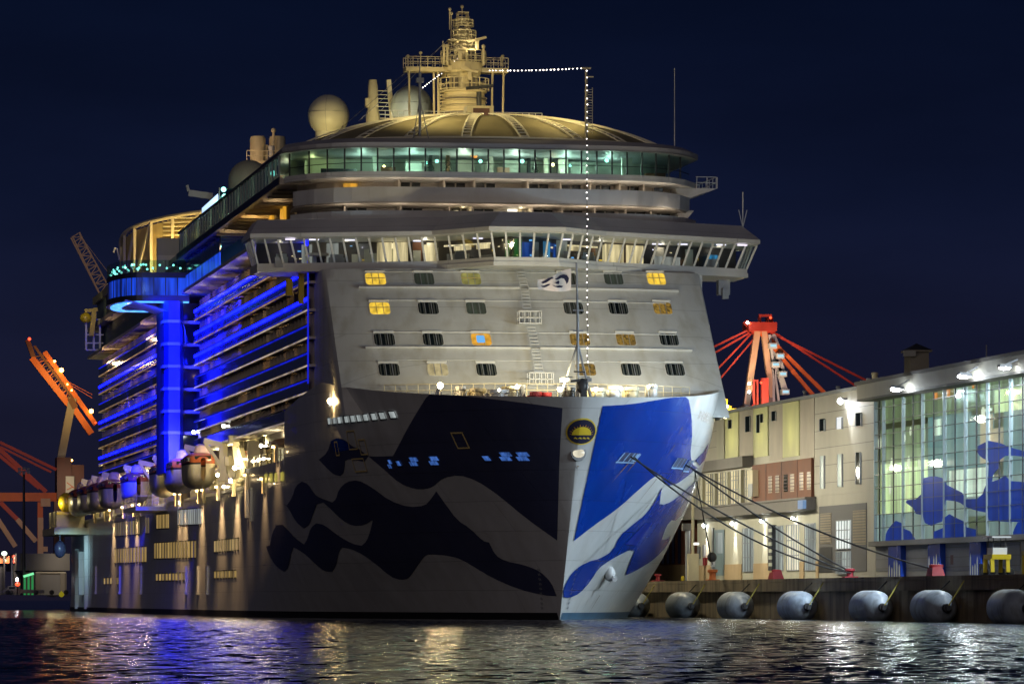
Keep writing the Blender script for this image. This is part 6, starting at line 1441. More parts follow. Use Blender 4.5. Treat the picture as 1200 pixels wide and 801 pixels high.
mb = MB(); mb.box(BX - 1.2, BX - .02, on(883, 550).y, 150, on(826, 554).z, on(826, 542).z); mb.build('canopy_beam', M['soffd'], TB)
mb = MB(); mb.box(BX - 1.0, BX - .02, on(956, 590).y, 150, on(884, 603).z, on(884, 591).z); mb.box(BX - 1.15, BX - .02, on(956.5, 590).y, 150, on(884, 590.8).z, on(884, 588.6).z); mb.build('canopy_beam', M['soffd'], TB)
mb = rect(886, 892, 551, 582, .3, .9); mb.build('wall_box', M['cream'], TB); rect(887, 892, 567, 582, .9, .95).build('wall_box_door', M['grey'], TB)
# beam end, its blue light put in as a glow of its own
rect(950.5, 956.5, 586, 596, 1.0, 1.35).build('beam_end_glow', glow('pale_blue_beam_glow', (.25, .45, .8), .5), TB)
# ground floor: tan base, door, barred windows, wall lamps
mb = MB(); zb2 = on(850, 661).z
for a, c2 in ((817, 836), (850, 870), (884, 905.5), (938, 943), (957, 959.5)): mb.box(BX - .12, BX, on(c2, 660).y, on(a, 660).y, QZ, zb2)
mb.build('stone_base', M['sand'], TB)
def barred(px0, px1, t_, b_, lit, bars, name='barred_window', dd=0.0):
    g = rect(px0, px1, t_, b_, -.02, .03 + dd).build(name, lit, TB); mb = MB(); y0, y1 = on(px1, 640).y, on(px0, 640).y; zt2, zb3 = on(px0, t_).z, on(px0, b_).z
    for k in range(bars + 1): y = y0 + (y1 - y0) * k / bars; mb.box(BX - .12 - dd, BX - .06 - dd, y - .035, y + .035, zb3, zt2)
    for f in (0, .33, .66, 1): z = zb3 + (zt2 - zb3) * f; mb.box(BX - .13 - dd, BX - .05 - dd, y0, y1, z - .04, z + .04)
    mb.build('window_bar', M['grey'], g)
roomw = glow('room_light_white', (1, .95, .72), .62, .7, .8); roomd = glow('room_light_dim', (.75, .85, .80), .34, .8, .7)
barred(871, 883, 619, 669.5, roomd, 4); barred(910, 918, 616, 668, roomd, 3); barred(922.6, 937, 615, 668, roomw, 5); barred(944, 956, 613.5, 668, roomd, 5)
rect(837.5, 849, 620.5, 674, -.02, .06).build('entrance_door', mat('door_pale_blue', (.22, .30, .34), .5), TB); rect(839.5, 847.5, 624, 648, .06, .08).build('door_window', roomd, TB)
rect(835.8, 837.4, 618, 675, 0, .2).build('door_frame', M['grey'], TB)
rect(905.5, 910, 615, 668, .0, .5).build('stair_shaft', M['dark'], TB)
for i in range(6): rect(907, 910.5, 619 + i * 8, 623 + i * 8, .5, .58).build('stair_tread', M['pale'], TB)
for a, t_, b_ in ((818.5, 640, 654), (824.5, 638, 652)): rect(a, a + 2.6, t_, b_, 0, .15).build('notice_case', M['garage'], TB)
rect(826.5, 829, 653, 662, 0, .3).build('life_ring_box', M['pink'], TB)
for px, py in ((824.8, 614.5), (858, 612), (892.5, 609), (928.7, 606.5)):
    p = on(px, py, .35); mb = MB(); mb.box(p.x - .05, BX - .002, p.y - .15, p.y + .15, p.z - .02, p.z + .2); WL = mb.build('wall_lamp', M['grey'], TB)
    mb = MB(); mb.ball((p.x, p.y, p.z - .08), .2, n=10, m=6); mb.build('lens', EM['cool'], WL, smooth=True)
    lamp('wall_lamp_light', (p.x - .15, p.y, p.z - .25), (BX + .2, p.y, p.z - 4.5), 2000, (1, .97, .86), 50, .06, .6, parent=WL); lamp('wall_lamp_spill', (p.x - .5, p.y, p.z - .4), None, 30, (1, .95, .8), kind='POINT', size=.1, parent=WL)
# grey porch section with lit doors and louvres
rect(960.5, 1016, 592, 670, .003, .06, at=975).build('porch_recess', mat('porch_grey', (.13, .125, .13), .7), TB)
barred(981.5, 998, 610, 643, glow('porch_door_light', (.92, 1, .94), .85, .4, 1.2), 5, 'porch_window', .07); barred(981.5, 998, 646, 672, roomd, 5, 'porch_door', .07)
for a, c2, t_, b_ in ((962.5, 975, 601.5, 637), (1000.8, 1016, 598, 638)):
    mb = rect(a, c2, t_, b_, .06, .12); LV_ = mb.build('louvre', mat('louvre_tan', (.34, .28, .20), .7), TB); mb = MB()
    for i in range(12): z = on(a, t_ + (b_ - t_) * (i + .5) / 12).z; mb.box(BX - .17, BX - .12, on(c2, 620).y + .1, on(a, 620).y - .1, z - .04, z + .05)
    mb.build('louvre_slat', M['soffd'], LV_)
rect(960.8, 976, 641, 670, .06, .10).build('service_door', M['dark'], TB)
# wall floodlight throwing a bright patch, roof bits
p = on(985, 468.5, .6); mb = MB(); mb.box(p.x, BX - .002, p.y - .3, p.y + .3, p.z, p.z + .2); WF = mb.build('wall_floodlight', M['grey'], TB); mb = MB(); mb.ball((p.x, p.y, p.z - .1), .3, n=10, m=6); mb.build('lens', EM['cool'], WF, smooth=True)
lamp('wall_flood_light', (p.x - .2, p.y + .2, p.z - .4), (BX + .2, p.y - 5, p.z - 3.2), 2300, (.92, .97, 1), 80, .1, .8, parent=WF)
for px, h_ in ((936, .5), (1003, .4), (1010.5, .5), (975, .3)): p = on(px, 460); mb = MB(); mb.lathe((BX + .6, p.y, TOPZ + .28), [(.16, 0), (.16, h_), (.24, h_ + .02), (.2, h_ + .2)], 10); mb.build('roof_vent', M['grey'], TB)
p = on(1019, 447); mb = MB(); mb.lathe((BX + .5, p.y, TOPZ + .28), [(.3, 0), (.28, .9), (.36, .92), (.3, 1.1)], 12); mb.build('roof_vent', M['cream'], TB)

# ---- glass hall
GH = thing('glass_hall', 'glazed blue green terminal hall with navy mural panels and bright roof lamps', 'building', (BX, -10, QZ))
gy1 = ys_ - .02; gy0 = on(1290, 600).y; GT = on(1028, 463).z; GB = on(1026, 634).z
mb = MB(); mb.box(BX - 1.8, BX + 30, gy0, gy1, TOPZ - 1.25, TOPZ + .25); mb.build('roof_eave', M['cladding'], GH)
mb = MB(); mb.box(BX - 2.0, BX - 1.81, gy0, gy1 + .2, TOPZ + .05, TOPZ + .35); mb.box(BX - 1.79, BX, gy0, gy1, TOPZ - 1.45, TOPZ - 1.26); mb.build('eave_trim', M['soffd'], GH)
mb = MB(); mb.box(BX + .05, BX + 30, gy0, gy1, QZ, GB - .5); mb.build('ground_wall', M['cladding'], GH)
mb = MB(); mb.box(BX - .7, BX + 30, gy0, gy1, GB - .48, GB - .02); mb.build('floor_edge', M['soffd'], GH)
mb = MB(); mb.box(BX + 7, BX + 7.3, gy0, gy1, GB, GT); mb.build('hall_back_wall', mat('hall_back_wall_paint', (.40, .46, .36), .8, vary=.2), GH)
for zf in (GB + 5.3, GB + 9.0): mb = MB(); mb.box(BX + 1.5, BX + 7, gy0, gy1, zf - .35, zf); mb.build('hall_floor', M['floor'], GH)
mb = MB(); mb.box(BX + .3, BX + 7, gy0, gy1, GB - .01, GB + .2); mb.build('hall_floor', M['floor'], GH)
vx = [1026.5, 1036, 1059, 1082, 1107.5, 1132, 1158, 1185, 1213, 1242, 1290]
NR = 11
rz = [GB + (GT - GB) * i / NR for i in range(NR + 1)]
rg = random.Random(5)
for i in range(len(vx) - 1):
    y1, y0 = on(vx[i], 560).y, on(vx[i + 1], 560).y
    mb = MB(); mb.quad((BX - .02, y0, GB), (BX - .02, y1, GB), (BX - .02, y1, GT), (BX - .02, y0, GT)); mb.build('glass_bay', GL['hall'], GH)
    mb = MB(); mb.box(BX - .20, BX + .05, y1 - .045, y1 + .045, GB, GT); mb.build('mullion', M['mullion'], GH)
    ym = (y0 + y1) / 2
    mb = MB(); mb.box(BX - .09, BX + .03, ym - .035, ym + .035, GB, GT)
    for z in rz[1:-1]: mb.box(BX - .11, BX + .02, y0 + .06, y1 - .06, z - .028, z + .028)
    mb.build('transom', M['dark'], GH)
# frosted and plain panels behind the glass (lit rooms)
def hall_panel(px0, px1, r0, r1, m_, name='hall_panel', d=-.35):
    y1, y0 = on(px0, 560).y, on(px1, 560).y; z0 = GT - (GT - GB) * r1 / NR; z1 = GT - (GT - GB) * r0 / NR
    mb = MB(); mb.box(BX - d, BX - d + .08, y0, y1, z0 + .02, z1 - .02); return mb.build(name, m_, GH)
lit1 = glow('hall_room_yellow_green', (.80, .95, .45), 1.25, .8, .7); lit2 = glow('hall_room_teal', (.22, .50, .55), .62, .5, .6); lit3 = glow('hall_room_white', (.85, .97, .80), 1.3, .7, .8); lit4 = glow('hall_upper_gloom', (.36, .48, .20), .55, .9, .9); litp = glow('hall_peach_column', (1, .78, .50), .75, .3, .4)
for a, c2, r0, r1, m_ in ((1026, 1082, 5.2, 9, lit1), (1082, 1107, 6.2, 8.2, lit2), (1107, 1158, 6.2, 8.2, lit3), (1026, 1082, 2.6, 5.2, lit4), (1082, 1132, 2.2, 6.2, lit2), (1132, 1158, 2.5, 6.2, lit2), (1144, 1158, 2.6, 6.0, litp), (1158, 1170, 3.6, 6.0, litp), (1170, 1290, 2.0, 7, lit2),
                          (1026, 1290, 0, 2.2, lit4), (1144, 1156, .9, 2.4, lit3), (1090, 1098, 2.4, 3.6, lit3), (1160, 1200, 1.0, 2.6, lit1)): hall_panel(a, c2, r0, r1, m_, 'lit_room', d=-.35 - .1 * rg.random())
for a, c2, r0, r1 in ((1026, 1132, 9, 11), (1107, 1158, 8.2, 9.6), (1158, 1213, 9.6, 11), (1082, 1107, 8.2, 9.2), (1213, 1290, 7, 11), (1158, 1213, 7, 9.6)): hall_panel(a, c2, r0, r1, glow('frosted_backlit_film', (.46, .66, .64), .58, .35, .6), 'frosted_panel', d=-.16)
for px, t_, r_, k in ((1031, 519, .55, 'warm'), (1060, 513, .3, 'cool'), (1067, 505, .34, 'cool'), (1065, 541, .5, 'warm'), (1045, 542, .4, 'cool'), (1043, 573, .38, 'cool'), (1077, 542, .3, 'cool'), (1152, 486, .6, 'warm')):
    p = atX(px, t_, BX + .25); mb = MB(); mb.ball((p.x, p.y, p.z), .06, r_, r_ * 1.2, 10, 8); mb.build('room_lamp', glow('hall_lamp_glow', (1, .95, .75), 1.6), GH, smooth=True)
for px, t_, w_, h_ in ((1096, 464, 1.2, .6), (1111, 458, 1.0, 1.1), (1140, 450, .5, .7), (1106, 460, .4, .4)):
    p = atX(px, t_, BX + .22); mb = MB(); mb.box(p.x, p.x + .05, p.y - w_ / 2, p.y + w_ / 2, p.z - h_ / 2, p.z + h_ / 2); mb.build('orange_sign', EM['redsign'], GH)
for y in (12, 2, -8, -18, -28): lamp('hall_lamp', (BX + 4, y, GB + 4.6), None, 130, (.85, 1, .6), kind='POINT', size=.3, parent=GH); lamp('hall_lamp', (BX + 4, y, GT - .8), None, 90, (.9, 1, .55), kind='POINT', size=.3, parent=GH)
# mural: navy splashes printed on film on the glass
def zoomG(l): return [(1020 + x / 3.817, 430 + y / 3.817) for x, y in l]
for l in ([(240, 495), (285, 485), (330, 497), (342, 525), (372, 540), (412, 560), (428, 590), (480, 588), (505, 565), (512, 540), (528, 512), (532, 420), (495, 402), (480, 380), (482, 352), (530, 328), (580, 338), (625, 358), (700, 378), (700, 402), (650, 395), (605, 396), (580, 415), (576, 450), (552, 478), (545, 512), (585, 498), (604, 482), (626, 508), (700, 514), (700, 692), (600, 690), (530, 684), (525, 650), (480, 642), (430, 625), (395, 600), (340, 594), (330, 650), (322, 690), (290, 700), (275, 710), (245, 695), (235, 660), (205, 655), (195, 630), (160, 605), (165, 593), (205, 590), (232, 565)],
          [(68, 778), (72, 738), (95, 705), (115, 686), (140, 695), (150, 720), (180, 733), (204, 772)], [(335, 768), (335, 670), (355, 656), (385, 673), (422, 690), (432, 715), (474, 725), (478, 758), (400, 762)], [(282, 768), (285, 735), (327, 718), (330, 766)], [(640, 750), (640, 735), (660, 693), (700, 688), (700, 748)]):
    pts = []
    for q in smooth_loop(zoomG(l), 1, 30): r_ = atX(q[0], q[1], BX); pts.append((max(gy0, r_.y), r_.z))
    v_, f_ = cut_poly(pts, 3.0); mb = MB(); mb.v = [(BX - .045, y, z) for y, z in v_]; mb.f = f_; mb.k = [0] * len(f_); mural_film = glow('mural_backlit_film', (.003, .040, .36), .42, .45, .6, .03); mural_film.node_tree.nodes['Principled BSDF'].inputs['Base Color'].default_value = (.003, .010, .06, 1)
    mb.build('mural_splash', glow('mural_backlit_film', (.003, .040, .36), .42, .45, .6, .03), GH)
# ground level: shutters and blue columns with white drips
for a, c2 in ((1026.5, 1047), (1061.6, 1093.5), (1108, 1142.5), (1156, 1196)): 
    g = rect(a + .4, c2 - .4, 636, 669, -.02, .03, at=a).build('roller_shutter', M['garage'], GH); mb = MB()
    for i in range(3): z = QZ + .9 + i * .85; mb.box(BX - .05, BX - .02, on(c2 - .6, 650).y, on(a + .6, 650).y, z, z + .05)
    mb.build('shutter_joint', M['soffd'], g)
for a, c2 in ((1047, 1061.6), (1093.7, 1108), (1142.6, 1156)):
    y1, y0 = on(a, 650).y, on(c2, 650).y; mb = MB(); mb.box(BX - .5, BX, y0, y1, QZ, GB - .5); K = mb.build('mural_column', M['mural'], GH); mb = MB(); n = 5
    for i in range(n):
        ya = y0 + (y1 - y0) * (i + .15) / n; yb = y0 + (y1 - y0) * (i + .72) / n; h_ = (GB - .5 - QZ) * (.35 + .4 * rg.random()); mb.poly([(BX - .515, ya, QZ + .02), (BX - .515, yb, QZ + .02), (BX - .515, yb - .03, QZ + h_ * .8), (BX - .515, (ya + yb) / 2, QZ + h_), (BX - .515, ya + .03, QZ + h_ * .8)])
    mb.build('white_drip', M['pale'], K)
rect(1114.5, 1117.5, 650, 661, .03, .06).build('shutter_sign', M['brown'], GH)
for px, py in ((1051.5, 455), (1130.5, 440)):
    p = atX(px, py, BX - 2.9); mb = MB(); mb.bar((BX - 1.8, p.y, TOPZ - .3), (p.x, p.y, p.z + .15), .12); mb.hexa([(p.x - .55, p.y - .5, p.z + .05), (p.x + .55, p.y - .5, p.z - .12), (p.x + .55, p.y + .5, p.z - .12), (p.x - .55, p.y + .5, p.z + .05), (p.x - .5, p.y - .4, p.z + .3), (p.x + .5, p.y - .4, p.z + .2), (p.x + .5, p.y + .4, p.z + .2), (p.x - .5, p.y + .4, p.z + .3)]); RL = mb.build('roof_lamp', M['grey'], GH)
    mb = MB(); mb.ball((p.x - .1, p.y, p.z - .06), .52, .45, .2, 12, 8); mb.build('lens', glow('roof_lamp_lens', (.88, .96, 1), 90), RL, smooth=True)
    lamp('roof_lamp_light', (p.x - .3, p.y, p.z - .45), (6, -2, 10), 23000, (.66, .85, 1), 110, .35, .8, parent=RL); lamp('roof_lamp_spill', (p.x + .2, p.y, p.z - .6), None, 500, (.85, .95, 1), kind='POINT', size=.2, parent=RL)
    lamp('roof_lamp_down', (p.x - .1, p.y, p.z - .5), (BX - 6, p.y - 3, QZ), 9000, (.85, .95, 1), 120, .3, 1, parent=RL)
for y in (-37.0, -52.0):  # two extra roof lamps out of view, added to light fenders and quay
    mb = MB(); mb.bar((BX - 1.8, y, TOPZ - .3), (BX - 2.9, y, TOPZ - .75), .12); mb.box(BX - 3.4, BX - 2.4, y - .5, y + .5, TOPZ - .95, TOPZ - .7); RL = mb.build('roof_lamp', M['grey'], GH); mb = MB(); mb.ball((BX - 2.9, y, TOPZ - .98), .5, .42, .16, 12, 8); mb.build('lens', glow('roof_lamp_lens', (.88, .96, 1), 90), RL, smooth=True)
    lamp('roof_lamp_light', (BX - 3.2, y, TOPZ - 1.3), (19, y + 30, 1), 19000, (.80, .92, 1), 120, .35, 1, parent=RL)
# ventilator tower and mast on the roof
a = atX(1067, 440, BX + 8); zt2 = atX(1067, 412, BX + 8).z; x0, x1, y0, y1 = BX + 8, BX + 9.85, a.y, a.y + 2.5
mb = MB(); mb.box(x0, x1, y0, y1, TOPZ + .2, zt2); mb.box(x0 - .25, x1 + .25, y0 - .3, y1 + .3, zt2, zt2 + .18); VT = mb.build('ventilator_tower', M['soffd'], GH)
mb = MB(); q = [(x0 - .25, y0 - .3), (x1 + .25, y0 - .3), (x1 + .25, y1 + .3), (x0 - .25, y1 + .3)]
for i in range(4): mb.poly([(*q[i], zt2 + .19), (*q[(i + 1) % 4], zt2 + .19), ((x0 + x1) / 2, (y0 + y1) / 2, zt2 + .9)])
mb.build('pyramid_cap', M['dark'], VT); mb = MB(); mb.box(x0 - .75, x0 + .4, y0 - .5, y0 - .02, zt2 - .45, zt2 + .1); mb.build('side_duct', M['garage'], VT)
p = atX(1156, 404, BX + 4); mb = MB(); mb.tube([(p.x, p.y, TOPZ), (p.x, p.y, p.z)], .06, 6); mb.build('roof_antenna', M['grey'], GH)

# ---- red brick shed behind the bow, service poles
WB = thing('brick_shed', 'low red brick shed with tall dark window slits seen under the bow flare', 'shed', (BX + 1, 110, QZ))
y0 = on(806, 640).y; mb = MB(); mb.box(BX + .5, BX + 20, y0 + .3, 190, QZ + 2.0, on(806, 602).z); mb.build('brick_wall', M['brick'], WB); mb = MB(); mb.box(BX + .4, BX + 20, y0 + .3, 190, QZ, QZ + 1.98); mb.build('stone_base', M['sand'], WB)
for px in (776, 782, 788, 795): a, c2 = atX(px, 620, BX + .5), atX(px + 3.0, 660, BX + .5); mb = MB(); mb.box(BX + .42, BX + .6, c2.y, a.y, c2.z, a.z); mb.build('slit_window', M['winglass'], WB)
def pole(name, lab, cat, px, pt, pb, x, r, m_, extra=None):
    p = atX(px, pt, x); t = thing(name, lab, cat, (x, p.y, QZ)); mb = MB(); mb.tube([(x, p.y, QZ), (x, p.y, p.z)], r, 10); mb.build('pole_shaft', m_, t); return t, Vector((x, p.y, p.z))
t, q = pole('steel_mast', 'thick grey steel mast with small cabinet beside the brick shed', 'mast', 806, 615, 675, BX - 2, .28, M['grey']); mb = MB(); mb.box(q.x - .6, q.x + .3, q.y - .4, q.y + .4, q.z - .6, q.z + .2); mb.build('cabinet', M['soffd'], t)
t, q = pole('quay_lamp_post', 'slim cream lamp post with a white lantern by the building corner', 'lamp post', 812, 556, 675, BX - 3, .15, M['cream'])
mb = MB(); mb.box(q.x - .55, q.x + .55, q.y - .45, q.y + .45, QZ, QZ + 3.0); mb.build('post_base', M['cream'], t); p = atX(816, 637, BX - 3.4); mb = MB(); mb.box(p.x - .2, p.x + .2, p.y - .5, p.y + .5, p.z - .1, p.z + .15); mb.build('lantern', glow('lantern_light', (1, .98, .9), 1.5), t)
# ---- yellow forklift
p = atX(1168, 664, BX - 3.2); t = thing('forklift', 'yellow straddle forklift with white cab roof parked under the glass hall', 'forklift', (p.x, p.y, QZ)); X, Yc = p.x, p.y
mb = MB(); mb.box(X - .8, X + .8, Yc - 1.5, Yc + 1.2, QZ + 1.35, QZ + 1.75)
for yy in (-1.4, .9):
    for xx in (-.75, .55): mb.bar((X + xx, Yc + yy, QZ + .3), (X + xx, Yc + yy * .9, QZ + 1.4), .3)
mb.build('body', M['yellow'], t)
for yy in (-1.3, 1.0):
    for xx in (-.75, .75): mb = MB(); mb.lathe((X + xx, Yc + yy, QZ + .33), [(.1, -.14), (.33, -.12), (.33, .12), (.1, .14)], 14, axis='y'); mb.build('wheel', M['black'], t)
mb = MB(); mb.box(X - .6, X + .6, Yc - 1.0, Yc + .7, QZ + 1.76, QZ + 2.3); mb.build('seat_housing', M['white'], t)
mb = MB()
for yy in (-.95, .6):
    for xx in (-.55, .5): mb.bar((X + xx, Yc + yy, QZ + 2.2), (X + xx, Yc + yy, QZ + 3.1), .07)
mb.build('cab_frame', M['dark'], t); mb = MB(); mb.box(X - .8, X + .8, Yc - 1.5, Yc + 1.3, QZ + 3.1, QZ + 3.22); mb.build('cab_roof', M['white'], t)
mb = MB(); mb.box(X - .9, X - .8, Yc + 1.2, Yc + 2.2, QZ + .1, QZ + 1.0); mb.bar((X, Yc + 1.3, QZ), (X, Yc + 2.2, QZ + 1.2), .35); mb.build('lifting_fork', M['dark'], t)
p = atX(1199, 655, BX - 3.2); t = thing('yellow_barrier', 'yellow steel frame partly cut off at the picture edge', 'barrier', (p.x, p.y, QZ)); mb = MB()
for dy in (0, -1.5): mb.box(p.x - .1, p.x + .1, p.y + dy - .12, p.y + dy + .12, QZ, QZ + 1.9)
mb.box(p.x - .1, p.x + .1, p.y - 1.6, p.y + .1, QZ + 1.6, QZ + 1.95); mb.build('frame', M['yellow'], t)

# ================================================================== HARBOUR CRANES AND FAR QUAY
def farq(px, py, y): return atY(px, py, y)
# crane with splayed cream legs beyond the terminal roof
CY = 520.0; P = lambda px, py, d=0: farq(px, py, CY + d)
t = thing('gantry_crane', 'red topped harbour crane with splayed cream legs and red tie rods behind the terminal roof', 'crane', (P(900, 700).x, CY, 3.7))
mb = MB(); mb.bar(P(887, 388), P(868, 520), 1.25, 1.25); mb.build('leg', M['tan'], t); mb = MB(); mb.bar(P(895, 388), P(911, 520), 1.1, 1.1); mb.build('leg', M['tan'], t)
mb = MB(); mb.bar(P(888, 391), P(868, 511, 20), .9); mb.build('leg', M['tan'], t)
mb = MB(); a, c2 = P(875, 388), P(908, 378); mb.box(a.x, c2.x, CY - 2, CY + 4, a.z, c2.z); a, c2 = P(888, 380), P(903, 370); mb.box(a.x, a.x + .5, CY - 1, CY, a.z, c2.z); mb.bar((a.x, CY - 1, c2.z), (c2.x, CY - 1, c2.z), .5); mb.bar(P(873, 376), P(884, 390), 1.0); mb.box(P(898, 382).x, P(905, 382).x, CY - 1, CY + 1, P(898, 390).z, P(905, 372).z); mb.build('machinery_head', M['red'], t)
for n, (a, c2, w_) in enumerate((((900, 388), (1018, 447), .42), ((905, 388), (1003, 452), .38), ((897, 392), (968, 462), .75), ((890, 388), (957, 468), .75), ((876, 387), (820, 414), .40), ((878, 390), (822, 422), .40), ((880, 391), (828, 446), .34), ((884, 396), (830, 460), .30))):
    mb = MB(); mb.bar(P(*a), P(*c2), w_); mb.build('tie_rod', M['red'] if n not in (2, 3) else M['orange'], t)
mb = MB()
for a, c2 in (((905, 392), (914, 416)), ((905, 400), (917, 436)), ((908, 420), (920, 458)), ((901, 392), (912, 470)), ((906, 432), (906, 470))): mb.bar(P(*a), P(*c2), .5, 1.2)
mb.build('stairway', mat('stair_pale_blue', (.40, .50, .54), .5), t)
for px, py in ((913.5, 417), (916.5, 438), (919.5, 459), (905, 405), (908, 427)): a = P(px, py, -1); mb = MB(); mb.box(a.x - .8, a.x + .8, CY - 2, CY, a.z - .6, a.z + .5); mb.box(a.x - .6, a.x + .6, CY - 2.1, CY - 2.02, a.z - .25, a.z + .25, 1); mb.build('stair_landing', [mat('stair_pale_blue', (.40, .50, .54)), glow('landing_lamp', (.45, .85, 1), .9)], t)
for px0, px1, t_, b_ in ((879, 885, 448, 490), (889, 897, 446, 490)): a, c2 = P(px0, b_), P(px1, t_); mb = MB(); mb.box(a.x, a.x + .7, CY - 3, CY - 2, a.z, c2.z); mb.box(c2.x - .7, c2.x, CY - 3, CY - 2, a.z, c2.z); mb.bar((a.x, CY - 2.5, c2.z), (c2.x, CY - 2.5, c2.z), .9); mb.bar((a.x, CY - 2.5, c2.z - 4), (c2.x, CY - 2.5, c2.z - 4), .7); mb.build('trolley_frame', M['red'], t)
a, c2 = P(888, 490), P(903, 466); mb = MB(); mb.box(a.x, c2.x, CY - 2, CY + 3, a.z, c2.z); mb.build('winch_house', M['dark'], t)
a = P(870, 480); mb = MB(); mb.ball((a.x, CY - 3, a.z - .8), 1.9, n=14, m=8); mb.build('cable_drum', M['dark'], t, smooth=True)
for px, py, k in ((903, 372, 'redl'), (876, 378, 'cool'), (878, 449, 'cool'), (878, 459, 'cool'), (892, 448, 'redl'), (882, 476, 'redl'), (879, 379, 'redl')): a = P(px, py, -3.4); mb = MB(); mb.ball(tuple(a), .26, n=8, m=6); mb.build('beacon', EM[k], t, smooth=True)
lamp('crane_fill_spot', P(884, 470, -16), P(895, 385), 16000, (1, .55, .35), 60, 1, .8, parent=t); lamp('crane_fill_spot', P(940, 470, -20), P(915, 430), 9000, (1, .5, .4), 120, 1, .8, parent=t)  # spots without fixtures, added to wash the crane
lamp('crane_leg_fill_spot', P(872, 500, -9), P(882, 430), 15000, (1, .62, .3), 70, 1, .8, parent=t)  # another added spot, for the legs
# yellow gantry rail just beside the bow
YY = 300; t = thing('yellow_gangway', 'yellow lit gangway frame with a white arm just beside the bow', 'gangway', farq(850, 480, YY)); mb = MB(); mb.bar(farq(838, 486, YY), farq(863, 483, YY), .5, .6); mb.bar(farq(838, 481.5, YY), farq(863, 479, YY), .25, .25); mb.bar(farq(849, 486, YY), farq(849.5, 467, YY), .7); mb.bar(farq(845, 474, YY), farq(856, 478, YY), .6); mb.build('gangway_frame', M['yellow'], t)
mb = MB(); mb.bar(farq(831, 472.5, YY), farq(850, 472.5, YY), .35); mb.build('white_arm', M['white'], t)
for px, py in ((845, 482), (858, 481), (852, 476)): a = farq(px, py, YY - .8); mb = MB(); mb.ball(tuple(a), .2, n=8, m=6); mb.build('work_light', EM['flood'], t, smooth=True)
lamp('gangway_lamp', farq(852, 470, YY - 4), farq(848, 480, YY), 1500, (1, .7, .25), 130, .3, 1, parent=t)

# far quay to the left, beyond the stern
mb = MB(); FQ = 392.0; a = farq(-60, 714, FQ); mb.box(-260, -36, FQ, 900, -2, 2.6); mb.box(-260, -36.3, FQ - .4, FQ, 1.6, 2.75); struct(mb.build('far_quay', M['asph']))
QF = 2.6
Q = lambda px, py, d=0: farq(px, py, 410 + d)
t = thing('dock_shed', 'dark flat roofed dock shed with wide closed doors beyond the stern', 'shed', (Q(50, 690).x, 410, QF)); a, c2 = Q(30, 650), Q(79, 650)
mb = MB(); mb.box(a.x, c2.x, 412, 440, QF, Q(40, 670).z); mb.build('shed_wall', mat('shed_wall_grey', (.10, .09, .085), .7), t); mb = MB(); mb.box(a.x - 1.5, c2.x + .5, 411, 441, Q(40, 668).z, Q(40, 648).z); mb.build('roof_fascia', M['dark'], t)
mb = MB(); a2, c3 = Q(45, 690), Q(75, 690); mb.box(a2.x, c3.x, 411.8, 411.98, QF, Q(40, 673).z); mb.build('shed_door', mat('shed_door_grey', (.14, .14, .15), .6), t)
for px in (45, 74): a3 = Q(px, 680); mb = MB(); mb.box(a3.x - .4, a3.x + .4, 411.5, 411.78, QF, Q(40, 671).z); mb.build('door_post', M['soffd'], t)
mb = MB(); mb.box(a2.x - .4, c3.x + .4, 411.4, 411.78, Q(40, 671).z, Q(40, 669.5).z); mb.build('door_lintel', M['cladding'], t)
lamp('shed_lamp', (a2.x + 4, 400, 9), (a2.x + 8, 412, 5), 2600, (1, .8, .55), 120, .3, 1, parent=t)
t = thing('lit_canopy', 'small kiosk canopy with a green white light strip by the dock shed', 'kiosk', (Q(33, 690).x, 404, QF)); mb = MB(); mb.bar(Q(27.5, 675, -6), Q(39.5, 671.5, -6), .4); mb.build('light_strip', EM['greenl'], t)
mb = MB()
for px in (29, 33.5, 38): mb.bar((Q(px, 680, -6).x, 404, QF), Q(px, 674, -6), .35)
mb.build('canopy_post', glow('green_lit_post', (.05, .6, .15), .35), t)
# parked vehicles on the far quay edge
def vehicle(name, lab, px0, px1, top, m_, kind, d=-12):
    a, c2 = Q(px0, 705, d), Q(px1, 705, d); y = 410 + d; t = thing(name, lab, kind, ((a.x + c2.x) / 2, y, QF)); L_ = c2.x - a.x; h_ = Q(px0, top, d).z - QF
    mb = MB()
    def prof2(pts): n = len(pts); [mb.v.append((a.x + u * L_, y, QF + v * h_)) for u, v in pts]; [mb.v.append((a.x + u * L_, y + 2.2, QF + v * h_)) for u, v in pts]; mb.f.append(tuple(range(n))); mb.f.append(tuple(range(n, 2 * n))[::-1]); mb.k.extend([0, 0]); [(mb.f.append((i, (i + 1) % n, n + (i + 1) % n, n + i)), mb.k.append(0)) for i in range(n)]
    prof2([(0, .18), (0, .55), (.06, .60), (.14, 1), (.34, 1), (.42, .62), (1, .55), (1, .18)] if kind != 'van' else [(0, .15), (0, .9), (.03, 1), (.80, 1), (.9, .6), (1, .52), (1, .15)]); mb.build('body', m_, t)
    mb = MB(); mb.box(a.x + L_ * .16, a.x + L_ * .30, y - .03, y, QF + h_ * .65, QF + h_ * .92); mb.build('side_window', M['winglass'], t)
    for u in (.2, .8): mb = MB(); mb.lathe((a.x + u * L_, y - .05, QF + .42), [(.1, -.05), (.42, 0), (.42, .35), (.1, .4)], 14, axis='y'); mb.build('wheel', M['black'], t)
vehicle('flatbed_truck', 'dark grey flatbed truck parked on the far quay with a long low bed', 3, 52, 686, mat('truck_grey', (.12, .11, .10), .5), 'truck'); vehicle('parked_car', 'black car at the quay edge below the shed', 55, 83, 699, M['dark'], 'car', -14); vehicle('parked_van', 'small black van at the edge of the picture on the far quay', -10, 14, 697, M['dark'], 'van', -15)
